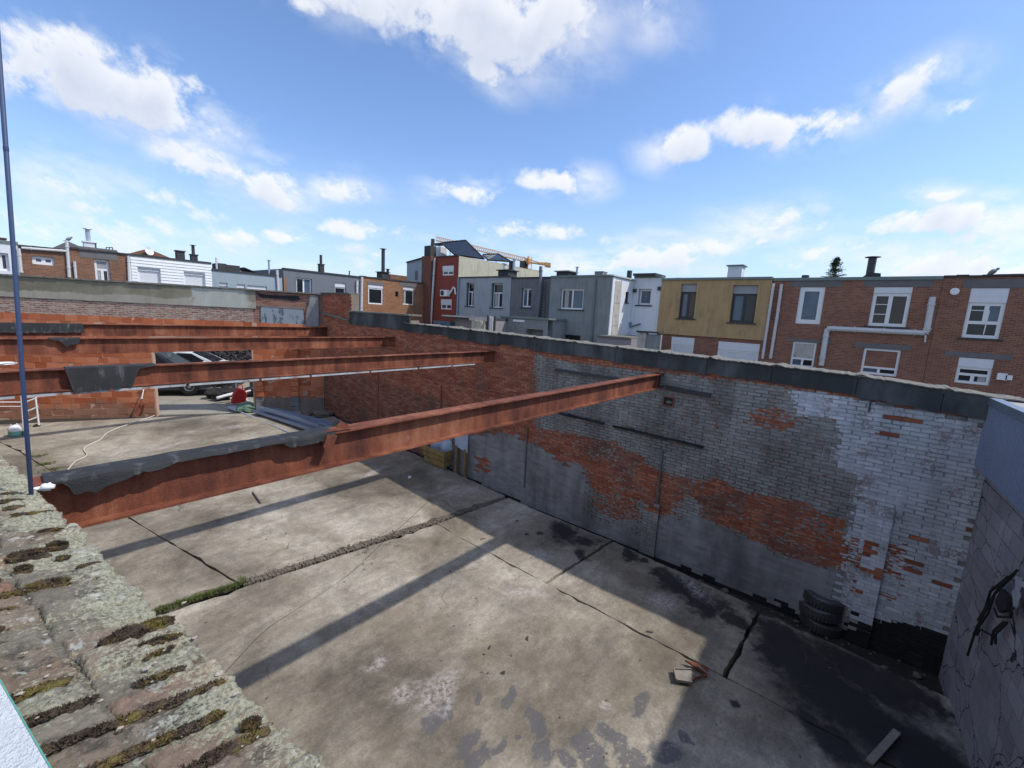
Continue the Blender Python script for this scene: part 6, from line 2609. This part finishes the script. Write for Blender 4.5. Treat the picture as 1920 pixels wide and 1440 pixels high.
P = on_floor((29, 818))
can_ = thing('canister', 'white and turquoise plastic canister on the yard floor beside the ladder', 'canister', P)
mb = MB()
mb.lathe(P, (0, 0, 1), [(.001, 0), (.12, .005), (.135, .04), (.135, .16)], 16)
plain('turquoise_liquid', (.22, .46, .42), .4, .15, 6, 30)
mb.build('lower_body', M['turquoise_liquid'], can_, smooth=True)
mb = MB()
mb.lathe(P, (0, 0, 1), [(.135, .16), (.132, .24), (.09, .31), (.04, .33), (.04, .35)], 16)
mb.tube([P + np.array([-.08, 0, .30]), P + np.array([-.05, 0, .36]), P + np.array([.05, 0, .36]), P + np.array([.08, 0, .30])], .014, 6)
mb.build('upper_body', M['white_plastic'], can_, smooth=True)
mb = MB()
mb.lathe(P + np.array([0, 0, .35]), (0, 0, 1), [(.045, 0), (.045, .04), (.001, .04)], 12)
mb.build('cap', M['dark_metal'], can_)
P2 = P + np.array([.17, -.03, .05])
bt = thing('small_tin', 'small dark tin beside the turquoise canister', 'tin', P2 - np.array([0, 0, .05]))
mb = MB()
mb.lathe(P2 - np.array([0, 0, .05]), (0, 0, 1), [(.001, 0), (.05, 0), (.05, .12), (.04, .13), (.001, .13)], 12)
mb.build('tin_body', M['green_sheet'], bt)

# shovel leaning on the block wall next to the opening
s0, z0_ = f_sz((271, 728))
Pt = FP(s0, z0_, .05)
Pb = on_floor((259, 780))
sh = thing('shovel', 'shovel with a white T handle leaning on the block wall left of the opening', 'shovel', Pb)
ax = (Pt - Pb); ax /= np.linalg.norm(ax)
sdv = FT
Lh = np.linalg.norm(Pt - Pb)
mb = MB()
mb.tube([Pb + ax * .35, Pt], .018, 8)
mb.build('handle', M['white_plastic'], sh)
mb = MB()
mb.tube([Pt - sdv * .10, Pt + sdv * .10], .02, 8)
mb.build('grip', M['white_plastic'], sh)
mb = MB()
fr = np.cross(ax, sdv)
vs = []
for j in range(6):
    for i in range(5):
        u, v = i / 4 - .5, j / 5
        wd = .26 * (1 if v > .25 else .6 + 1.6 * v)
        vs.append(Pb + ax * (v * .38) + sdv * u * wd + fr * (.05 * (4 * u * u) - .02))
mb.mesh(vs, [(j * 5 + i, j * 5 + i + 1, (j + 1) * 5 + i + 1, (j + 1) * 5 + i) for j in range(5) for i in range(4)])
mb.tube([Pb + ax * .33, Pb + ax * .6], .024, 8)
o = mb.build('blade', M['rusty_steel'], sh)
o.modifiers.new('thickness', 'SOLIDIFY').thickness = .006


def smooth(pts, n=6):
    pts = [np.array(p, float) for p in pts]
    out = []
    for i in range(len(pts) - 1):
        p0, p1, p2, p3 = pts[max(0, i - 1)], pts[i], pts[i + 1], pts[min(len(pts) - 1, i + 2)]
        for k in range(n):
            t = k / n
            out.append(.5 * ((2 * p1) + (p2 - p0) * t + (2 * p0 - 5 * p1 + 4 * p2 - p3) * t * t + (3 * p1 - p0 - 3 * p2 + p3) * t ** 3))
    out.append(pts[-1])
    return out


def floor_tube(pix, r, mat, dz=None):
    mb = MB()
    mb.tube(smooth([on_floor(p, r if dz is None else dz) for p in pix]), r, 6)
    return mb


hs_ = tag(floor_tube([(112, 900), (125, 884), (140, 866), (157, 858), (163, 852), (157, 843), (163, 836), (178, 829), (190, 823), (200, 812), (225, 801), (262, 789), (290, 779)], .016, 0).build('hose', M['cable_cream'], smooth=True), 'cream hose snaking across the back slab towards the opening', 'hose')
hs2 = tag(floor_tube([(178, 905), (182, 888), (187, 879), (200, 873), (222, 870), (231, 872), (230, 877), (214, 886), (196, 894), (180, 902)], .013, 0).build('cable', M['cable_cream'], smooth=True), 'loop of cream cable lying behind the nearest beam', 'cable')
tag(floor_tube([(425, 1258), (452, 1228), (500, 1180), (560, 1140), (650, 1080), (720, 1015), (760, 980), (808, 935)], .004, 0).build('wire', M['dark_metal'], smooth=True), 'thin dark wire stretched diagonally over the yard floor', 'wire')
tag(floor_tube([(402, 1225), (440, 1200), (475, 1180), (500, 1162), (520, 1145), (545, 1120), (556, 1100), (565, 1085)], .0022, 0).build('cord', M['grey_plastic'], smooth=True), 'thin pale cord crumpled on the slab near the coping', 'cord')
tag(floor_tube([(474, 923), (480, 932), (488, 943)], .018, 0).build('rebar', M['dark_metal'], smooth=True), 'short dark bent iron bar on the slab under the nearest beam', 'iron bar')

# bundle of blue grey metal sections beside the opening
bun = thing('metal_sections', 'bundle of long blue grey metal sections lying from the pier towards the nearest beam', 'metal bundle', on_floor((540, 795)))
rr = random.Random(8)
for i, (p0, p1, w_, h_, dz) in enumerate((((478, 772), (630, 822), .16, .10, .10), ((484, 766), (640, 815), .12, .10, .20), ((486, 762), (622, 796), .14, .08, .12), ((500, 765), (652, 812), .10, .06, .08), ((492, 768), (600, 800), .10, .08, .26))):
    a, b = on_floor(p0, dz), on_floor(p1, dz)
    mb = MB()
    d = (b - a) / np.linalg.norm(b - a)
    sd_ = np.cross(d, [0, 0, 1.0]); sd_ /= np.linalg.norm(sd_)
    mb.beam(a, b, w_, .008)
    mb.beam(a + sd_ * w_ / 2 + np.array([0, 0, h_ / 2]), b + sd_ * w_ / 2 + np.array([0, 0, h_ / 2]), .008, h_)
    mb.beam(a - sd_ * w_ / 2 + np.array([0, 0, h_ / 2]), b - sd_ * w_ / 2 + np.array([0, 0, h_ / 2]), .008, h_)
    mb.build('section', M['galvanised'] if i % 2 else M['blue_grey_paint'], bun)
a, b = on_floor((437, 767), .03), on_floor((557, 817), .03)
bar = thing('aluminium_bar', 'single pale blue bar lying left of the metal bundle', 'bar', a)
mb = MB()
mb.beam(a, b, .06, .04)
mb.build('bar_profile', M['galvanised'], bar)
mb = MB()
q = on_floor((445, 764), .02)
mb.obox(q, (.28, 0, 0), (0, .3, .0), (0, 0, .012))
mb.build('foot_plate', M['grey_plastic'], bar)

# heap of tools and junk in the opening
def heap_thing(name, label, cat, p):
    P = on_floor(p)
    return thing(name, label, cat, P), P


t, P = heap_thing('red_container', 'bright red plastic container on the junk heap in the opening', 'container', (448, 755))
mb = MB()
mb.prism([P + np.array(q) for q in ((-.28, -.1, 0), (.22, -.1, 0), (.30, -.1, .35), (.18, -.1, .55), (-.05, -.1, .62), (-.22, -.1, .35))], (.02, .25, .0))
o = mb.build('container_body', M['red_plastic'], t)
o.modifiers.new('soft', 'BEVEL').width = .04
mb = MB()
mb.tube([P + np.array(q) for q in ((-.02, 0, .58), (.0, 0, .72), (.15, 0, .70), (.17, 0, .52))], .025, 6)
mb.build('carry_handle', M['red_plastic'], t)
t, P = heap_thing('tube_frame', 'bent white tubular frame leaning at the right of the red container', 'frame', (465, 752))
mb = MB()
Q = [on_plane(p, P, (0, -1, 0)) for p in ((470, 732), (461, 735), (458, 742), (461, 748), (466, 754))]
mb.tube(smooth(Q), .035, 8)
mb.build('bent_tube', M['white_plastic'], t)
t, P = heap_thing('nozzle_tool', 'white plastic nozzle tool lying in front of the red container', 'tool', (425, 752))
mb = MB()
mb.tube([P + np.array((-.35, .0, .16)), P + np.array((.0, 0, .24)), P + np.array((.35, 0, .30))], .06, 8)
mb.tube([P + np.array((.1, -.1, .10)), P + np.array((.45, -.1, .16))], .05, 8)
mb.build('tool_body', M['white_plastic'], t)
t, P = heap_thing('tarpaulin_bundle', 'dark green crumpled tarpaulin bundle at the near end of the junk heap', 'tarpaulin', (463, 771))
mb = MB()
mb.lump(P + np.array((0, 0, .12)), .34, .28, .2, 4, 16, 9, .6, freq=1.8)
mb.build('tarpaulin', M['green_sheet'], t)
t, P = heap_thing('junk_heap', 'heap of dark bags and scrap piled inside the opening', 'junk heap', (432, 745))
mb = MB()
for k in range(16):
    mb.lump(P + np.array((rr.uniform(-.6, 1.0), rr.uniform(-.2, .9), .1 + rr.uniform(0, .15))), rr.uniform(.15, .34), rr.uniform(.15, .3), rr.uniform(.1, .22), k, 9, 6, .7, freq=2.2)
mb.build('dark_bags', M['hedge_dark'], t)
mb = MB()
for k in range(7):
    a = P + np.array((rr.uniform(-.6, .9), rr.uniform(-.3, .3), .1))
    mb.beam(a, a + np.array((rr.uniform(-.5, .5), rr.uniform(-.2, .3), rr.uniform(.0, .3))), .05, .03)
mb.build('scrap_pieces', M['pvc_grey'], t)
mb = MB()
for k in range(4):
    a = P + np.array((rr.uniform(-.5, .3), rr.uniform(-.3, 0), .12))
    mb.beam(a, a + np.array((rr.uniform(.2, .5), 0, rr.uniform(.0, .1))), .07, .03)
mb.build('green_slats', M['green_sheet'], t)
t, P = heap_thing('grey_cabinet', 'grey plastic shelf unit standing behind the tube frame in the opening', 'cabinet', (466, 742))
P = P + np.array((.05, .6, 0))
mb = MB()
for z in (0.05, .5, .95, 1.4):
    mb.box(P[0] - .35, P[0] + .4, P[1], P[1] + .4, P[2] + z, P[2] + z + .05)
for x in (-.33, .38):
    mb.box(P[0] + x - .03, P[0] + x + .03, P[1], P[1] + .4, P[2], P[2] + 1.5)
mb.build('shelf_frame', M['pvc_grey'], t)
mb = MB()
for z in (.56, 1.0):
    for x in (-.2, 0, .2):
        mb.box(P[0] + x - .07, P[0] + x + .07, P[1] + .02, P[1] + .3, P[2] + z, P[2] + z + .22)
mb.build('shelf_boxes', M['grey_plastic'], t)
t, P = heap_thing('bucket', 'dark grey bucket at the foot of the worn pier right of the opening', 'bucket', (497, 762))
mb = MB()
mb.lathe(P, (0, 0, 1), [(.001, 0), (.16, 0), (.2, .42), (.215, .43), (.19, .42), (.15, .06), (.001, .05)], 16)
mb.build('bucket_body', M['lintel_grey'], t)
mb = MB()
mb.tube(smooth([P + np.array((-.2, 0, .42)), P + np.array((-.14, -.12, .34)), P + np.array((.14, -.12, .34)), P + np.array((.2, 0, .42))]), .01, 6)
mb.build('bail', M['dark_metal'], t)
for p, lab in (((605, 780), 'flat grey stone slab leaning in the far corner of the yard'), ((575, 778), 'reddish stone lump beside the metal bundle near the corner')):
    t, P = heap_thing('stone', lab, 'stone', p)
    mb = MB()
    mb.lump(P + np.array((0, 0, .06)), .42 if p[0] > 600 else .22, .3, .12, p[0], 10, 6, .6)
    mb.build('stone_body', M['rubble'], t)

# yellow timber bin with pale blue bags, board leaning on the wall
Q0 = on_floor((830, 884))
bin_ = thing('timber_bin', 'small yellow timber crate on skids by the long wall, under the nearest beam', 'crate', Q0)
b0 = on_floor((797, 866)); b1 = on_floor((832, 882))
ex = (b1 - b0); ex[2] = 0; Lx = np.linalg.norm(ex); ex /= Lx
ey = np.array([-ex[1], ex[0], 0])
if ey[0] < 0:
    ey = -ey
Wb = .62
zb_ = b1[2]
for k, (h0, h1, fl_) in enumerate(((.10, .24, .02), (.27, .40, .06), (.43, .56, .11))):
    mb = MB()
    for side in (0, 1):
        c = b0 + ex * Lx / 2 + ey * (Wb if side else 0) + (ey if side else -ey) * fl_ * .6
        mb.obox((c[0], c[1], zb_ + (h0 + h1) / 2), ex * (Lx / 2 + fl_), ey * .015, (0, 0, (h1 - h0) / 2))
    for side in (0, 1):
        c = b0 + ex * (Lx if side else 0) + ey * Wb / 2 + (ex if side else -ex) * fl_ * .6
        mb.obox((c[0], c[1], zb_ + (h0 + h1) / 2), ey * (Wb / 2 + fl_), ex * .015, (0, 0, (h1 - h0) / 2))
    mb.build('crate_board', M['yellow_wood'], bin_)
mb = MB()
for o_ in (.05, Wb - .05):
    c = b0 + ex * Lx / 2 + ey * o_
    mb.obox((c[0], c[1], zb_ + .045), ex * Lx / 2 * 1.05, ey * .05, (0, 0, .045))
c = b0 + ex * Lx / 2 + ey * Wb / 2
mb.obox((c[0], c[1], zb_ + .10), ex * Lx / 2, ey * Wb / 2, (0, 0, .01))
mb.build('skid', M['wood_dirty'], bin_)
plain('bag_blue', (.40, .46, .56), .6, .2, 5, 30, 0, .3)
c = b0 + ex * Lx / 2 + ey * Wb / 2
for k, (du, dv_, rx, rz, lab) in enumerate(((-.15, .02, .24, .30, 'upright pale blue sack in the left of the yellow crate'), (.24, .05, .27, .34, 'larger pale blue sack in the right of the yellow crate'))):
    cc = c + ex * du + ey * dv_
    t = thing('sack', lab, 'sack', (cc[0], cc[1], zb_ + .15), 'sacks in the yellow crate')
    mb = MB()
    mb.lump((cc[0], cc[1], zb_ + .60), rx, .26, rz, k + 3, 18, 10, .35, freq=1.6)
    mb.build('sack_body', M['bag_blue'], t, smooth=True)
    mb = MB()
    mb.lump((cc[0], cc[1], zb_ + .60 + rz), .10, .08, .06, k, 10, 6, .6)
    mb.build('tied_neck', M['bag_blue'], t)
e0_, e1_ = on_x((873, 850), W - .10), on_x((850, 843), W - .10)
t = thing('insulation_board', 'pale blue board leaning against the long wall behind the yellow crate', 'board', on_x((860, 866), W - .2))
yy0, yy1 = on_x((876, 848), W - .1)[1], on_x((853, 838), W - .1)[1]
zz0 = on_x((874, 849), W - .1)[2]
mb = MB()
mb.prism([(W - .10, yy0, zz0), (W - .10, yy1, zz0 + .1), (W - .05, yy1 + .1, zz0 + .75), (W - .05, yy0 + .06, zz0 + .75)], (.03, 0, 0))
mb.build('board_sheet', M['bag_blue'], t)
mb = MB()
mb.box(W - .12, W - .01, yy0 + .05, yy0 + .12, fz(9) - .2, zz0 + .08)
mb.box(W - .12, W - .01, yy1 - .1, yy1 - .03, fz(9) - .2, zz0 + .12)
mb.build('prop', M['wood_dirty'], t)

# tyres against the long wall
Pt_ = on_floor((1528, 1188), -.12)
r_ = random.Random(4)
for k, lab in enumerate(('lowest black tyre of the stack by the long wall', 'middle black tyre of the stack by the long wall', 'topmost tilted black tyre of the stack by the long wall')):
    c = Pt_ + np.array([.28 + r_.uniform(-.03, .05), r_.uniform(-.05, .05), .10 + k * .19])
    t = thing('tyre', lab, 'tyre', c - np.array([0, 0, .1]), 'stack of old tyres')
    axs = np.array([r_.uniform(-.12, .12), r_.uniform(-.12, .12), 1.0])
    prof = []
    for i in range(15):
        a = 2 * math.pi * i / 14
        rr_ = .205 + .08 * math.cos(a)
        hh_ = .095 * math.copysign(abs(math.sin(a)) ** .7, math.sin(a))
        prof.append((rr_, hh_))
    mb = MB()
    mb.lathe(c, axs, prof, 28)
    mb.build('tyre_body', M['tyre_rubber'], t, smooth=True)
    mb = MB()
    axn = axs / np.linalg.norm(axs)
    e1 = np.cross(axn, [1, 0, 0]); e1 /= np.linalg.norm(e1)
    e2 = np.cross(axn, e1)
    for i in range(36):
        a = 2 * math.pi * i / 36
        o_ = e1 * math.cos(a) + e2 * math.sin(a)
        tg = -e1 * math.sin(a) + e2 * math.cos(a)
        mb.obox(c + o_ * .284, o_ * .006, tg * .017, axn * .07)
    mb.build('tread', M['tyre_rubber'], t)

# broken shovel blade and scrap at the slab joint
P = on_floor((1290, 1270), .03)
t = thing('broken_shovel', 'pale dusty shovel blade with a short reddish handle lying at the slab joint', 'shovel blade', P)
q = [on_floor(p, .045) for p in ((1263, 1257), (1296, 1258), (1298, 1283), (1268, 1278))]
mb = MB()
mb.prism(q, (0, 0, .012))
plain('dusty_board', (.25, .225, .19), .9, .4, 9, 60, 0, .4)
for i, (a, b) in enumerate(((0, 3), (3, 2), (0, 1))):
    mb.beam(q[a] + np.array((0, 0, .02)), q[b] + np.array((0, 0, .02)), .012, .035)
mb.build('pan', M['dusty_board'], t)
a, b = on_floor((1297, 1274), .05), on_floor((1322, 1266), .06)
mb = MB()
mb.tube([a, b], .016, 8)
mb.lump(b, .03, .03, .025, 2, 8, 5, .3)
mb.build('handle', M['rusty_steel'], t)
t = thing('rusty_plate', 'bent rusty sheet sticking out of the joint beside the dusty blade', 'metal sheet', on_floor((1300, 1250)))
q = [on_floor(p, .05) for p in ((1284, 1240), (1310, 1246), (1330, 1255), (1322, 1264), (1306, 1254))]
mb = MB()
mb.prism(q, (0, 0, .02))
mb.build('sheet', M['rusty_steel'], t)
t = thing('stick', 'thin pale stick lying over the wet slab joint', 'stick', on_floor((1325, 1262)))
mb = MB()
mb.tube([on_floor((1309, 1248), .09), on_floor((1341, 1275), .05)], .011, 6)
mb.build('stick_body', M['dusty_board'], t)
t = thing('plank', 'dirty narrow plank lying in the dark corner of the yard', 'plank', on_floor((1660, 1405)))
mb = MB()
mb.beam(on_floor((1630, 1430), .03), on_floor((1682, 1372), .05), .07, .03)
mb.build('plank_body', M['dusty_board'], t)
for p, sz, lab in (((768, 895), .05, 'crumpled white paper scrap on the shaded slab'), ((95, 912), .0, None)):
    if lab:
        t = thing('paper_scrap', lab, 'paper', on_floor(p))
        mb = MB()
        mb.lump(on_floor(p, .03), sz, sz * .8, .035, 9, 8, 5, .8, freq=3)
        mb.build('scrap_body', M['white_plastic'], t)
# white bag on the left end of the first beam
th, yc, zt, zb, x0, x1 = BEAMS[0]
P = on_plane((90, 917), (0, 0, zt + .01), (0, 0, 1))
t = thing('plastic_bag', 'small white plastic bag on the left end of the nearest beam beside the coping', 'bag', P)
mb = MB()
mb.lump(P + np.array((0, 0, .012)), .026, .020, .018, 6, 14, 8, .5, freq=2.4)
mb.lump(P + np.array((-.03, .012, .008)), .022, .015, .008, 8, 12, 7, .5, freq=2.4)
mb.build('bag_body', M['white_plastic'], t, smooth=True)
# loose sheets at the left end of the second beam
th, yc, zt, zb, x0, x1 = BEAMS[1]
t = thing('loose_sheet', 'crumpled pale sheet lying on the left end of the second beam', 'sheet', (0, yc, zt))
P = on_plane((8, 682), (0, 0, zt + .02), (0, 0, 1))
mb = MB()
mb.lump(P + np.array((-.1, .02, .0)), .22, .05, .02, 3, 14, 6, .6)
mb.build('sheet_body', M['white_plastic'], t)

# ------------------------------------------------------------------ vehicles behind the opening
plain('car_paint_dark', (.030, .036, .052), .28, .05, 2, 10, 0, 0, spec=.7)
plain('car_paint_white', (.62, .65, .68), .28, .05, 2, 10, 0, 0, spec=.7)
plain('wheel_silver', (.32, .33, .35), .35, .15, 5, 30, 0, 0, metal=.6)
plain('lamp_clear', (.45, .47, .5), .15, .1, 5, 30, 0, 0, spec=.8)


def vehicle(name, label, cat, wheel_ground, prof, glass_side, wind, half, paint, wr=.315, wheels=(-.86, -3.55), yaw=0.0, plate=True):
    """front points to +x locally; the front wheel nearest to the viewer stands on wheel_ground"""
    root = thing(name, label, cat)
    ca, sa = math.cos(yaw), math.sin(yaw)
    root.rotation_euler = (0, 0, yaw)
    ox, oy = wheels[0], -half + .1
    root.location = Vector((float(wheel_ground[0] - (ca * ox - sa * oy)), float(wheel_ground[1] - (sa * ox + ca * oy)), float(wheel_ground[2])))
    mb = MB()
    # sections across the width, narrowing towards the roof and at the sides
    secs = []
    for y, k in ((-half, .0), (-half + .05, .55), (-half + .16, 1.0), (half - .16, 1.0), (half - .05, .55), (half, .0)):
        ring = []
        for x, z in prof:
            tum = max(0.0, z - .95) * .22
            yy = y + (tum if y < 0 else -tum)
            zz = z - (1 - k) * (.03 + .02 * max(0, z - .9))
            xx = x - (1 - k) * .06 * (1 if x > -1 else -1)
            ring.append((xx, yy, zz))
        secs.append(ring)
    n = len(prof)
    vs = [p for s_ in secs for p in s_]
    fs = [(j * n + i, (j + 1) * n + i, (j + 1) * n + (i + 1) % n, j * n + (i + 1) % n) for j in range(len(secs) - 1) for i in range(n)]
    fs += [tuple(range(n))[::-1], tuple((len(secs) - 1) * n + i for i in range(n))]
    mb.mesh(vs, fs)
    body = mb.build('body', paint, root, local=True)
    for sgn in (-1, 1):
        for poly in glass_side:
            q = []
            for x, z in poly:
                tum = max(0.0, z - .95) * .22
                q.append((x, sgn * (half - tum + .006), z))
            mb = MB()
            mb.prism(q if sgn > 0 else q[::-1], (0, -sgn * .012, 0))
            mb.build('side_window', M['glass_dark'], root, local=True)
    (xa, za), (xb_, zb2) = wind
    mb = MB()
    w0, w1 = half - .14, half - .14 - (zb2 - .95) * .2
    q = [(xa + .015, -w0, za + .015), (xa + .015, w0, za + .015), (xb_ + .015, w1, zb2 + .015), (xb_ + .015, -w1, zb2 + .015)]
    mb.prism(q, (-.01, 0, -.012))
    mb.build('windscreen', M['glass_dark'], root, local=True)
    for xw in wheels:
        for sgn in (-1, 1):
            yw = sgn * (half - .1)
            mb = MB()
            mb.lathe((xw, yw - .1 * sgn, wr), (0, sgn, 0), [(.001, 0), (wr * .7, .0), (wr, .03), (wr, .20), (wr * .93, .222), (wr * .66, .222), (wr * .62, .19), (.001, .19)], 24)
            w = mb.build('wheel', M['black_rubber'], root, local=True)
            mb = MB()
            yr = yw + .125 * sgn
            mb.lathe((xw, yr - .03 * sgn, wr), (0, sgn, 0), [(wr * .62, .0), (wr * .60, .02), (wr * .50, .012), (wr * .46, -.02), (wr * .22, -.01), (wr * .2, .015), (.001, .02)], 20)
            mb.build('rim', M['wheel_silver'], w, local=True)
            mb = MB()
            mb.lathe((xw, sgn * (half + .001), wr + .02), (0, sgn, 0), [(wr * 1.02, 0), (wr * 1.17, .0), (wr * 1.17, .012), (wr * 1.02, .012)], 24)
            mb.build('wheel_arch', M['black_rubber'], root, local=True)
    for sgn in (-1, 1):
        mb = MB()
        mb.lump((-.16, sgn * (half - .22), .72), .16, .15, .10, 1, 12, 8, .05)
        mb.build('headlight', M['lamp_clear'], root, local=True)
    mb = MB()
    mb.obox((-.02, 0, .42), (.08, 0, 0), (0, half - .05, 0), (0, 0, .10))
    o_ = mb.build('bumper', M['black_rubber'], root, local=True)
    mb = MB()
    for sgn in (-1, 1):
        mb.lump((-1.55, sgn * (half + .08), 1.08), .10, .11, .10, 2, 10, 7, .1)
    mb.build('mirror', paint, root, local=True)
    mb = MB()
    mb.beam((-1.95, -half - .004, .45), (-1.95, -half - .004, 1.0), .01, .004)
    mb.box(-3.1, -1.2, -half - .006, -half, .36, .40)
    mb.build('door_trim', M['black_rubber'], root, local=True)
    return root


van_prof = [(-4.2, .32), (-4.24, .9), (-4.16, 1.6), (-4.02, 1.78), (-3.2, 1.84), (-2.35, 1.82), (-2.05, 1.76), (-1.6, 1.42), (-1.12, 1.09), (-.6, 1.0), (-.22, .86), (-.05, .72), (.0, .5), (-.03, .30), (-.5, .24), (-3.6, .24)]
vehicle('van', 'dark blue grey small van parked behind the opening with its front wheel showing', 'van', on_floor((357, 738)), van_prof,
        [[(-2.9, 1.08), (-1.75, 1.06), (-1.38, 1.12), (-2.0, 1.64), (-2.9, 1.68)], [(-4.0, 1.1), (-3.05, 1.08), (-3.05, 1.68), (-3.95, 1.62)]], ((-1.16, 1.11), (-2.02, 1.73)), .87, M['car_paint_dark'], yaw=math.radians(-31))
car_prof = [(-4.1, .34), (-4.16, .8), (-4.0, 1.2), (-3.5, 1.5), (-2.7, 1.62), (-2.15, 1.58), (-1.55, 1.28), (-1.15, 1.06), (-.6, .98), (-.2, .86), (-.02, .7), (.02, .48), (-.03, .3), (-.5, .24), (-3.6, .24)]
wv = on_floor((357, 738))
vehicle('car', 'white car parked behind the dark van, only its bonnet and windscreen showing', 'car', wv + np.array((1.73, 1.6, 0)), car_prof,
        [[(-2.7, 1.05), (-1.7, 1.03), (-1.45, 1.1), (-2.1, 1.5), (-2.7, 1.53)]], ((-1.2, 1.08), (-2.12, 1.56)), .86, M['car_paint_white'], yaw=math.radians(-31))
# dark ivy wall behind the cars
hd = thing('ivy_wall', 'dark overgrown wall behind the parked cars', 'wall', (9, 29, .4))
mb = MB()
mb.box(-4, 16, 29.0, 29.4, -.3, 3.6)
mb.build('wall_body', M['hedge_dark'], hd)
mb = MB()
r_ = random.Random(6)
for k in range(9000):
    c = np.array((r_.uniform(2.5, 12), 29 - abs(r_.gauss(0, .12)), r_.uniform(.4, 3.7)))
    e = np.array((r_.gauss(0, 1), r_.gauss(0, .6), r_.gauss(0, 1))); e /= np.linalg.norm(e)
    w_ = np.cross(e, (0, -1, .3)); w_ /= np.linalg.norm(w_)
    mb.face([c - w_ * .05, c + e * .05, c + w_ * .05, c - e * .07])
plain('ivy_leaf', (.045, .042, .045), .7, .8, 2, 8, 0, 0)
tag(mb.build('ivy', M['ivy_leaf'], hd), kind='stuff')
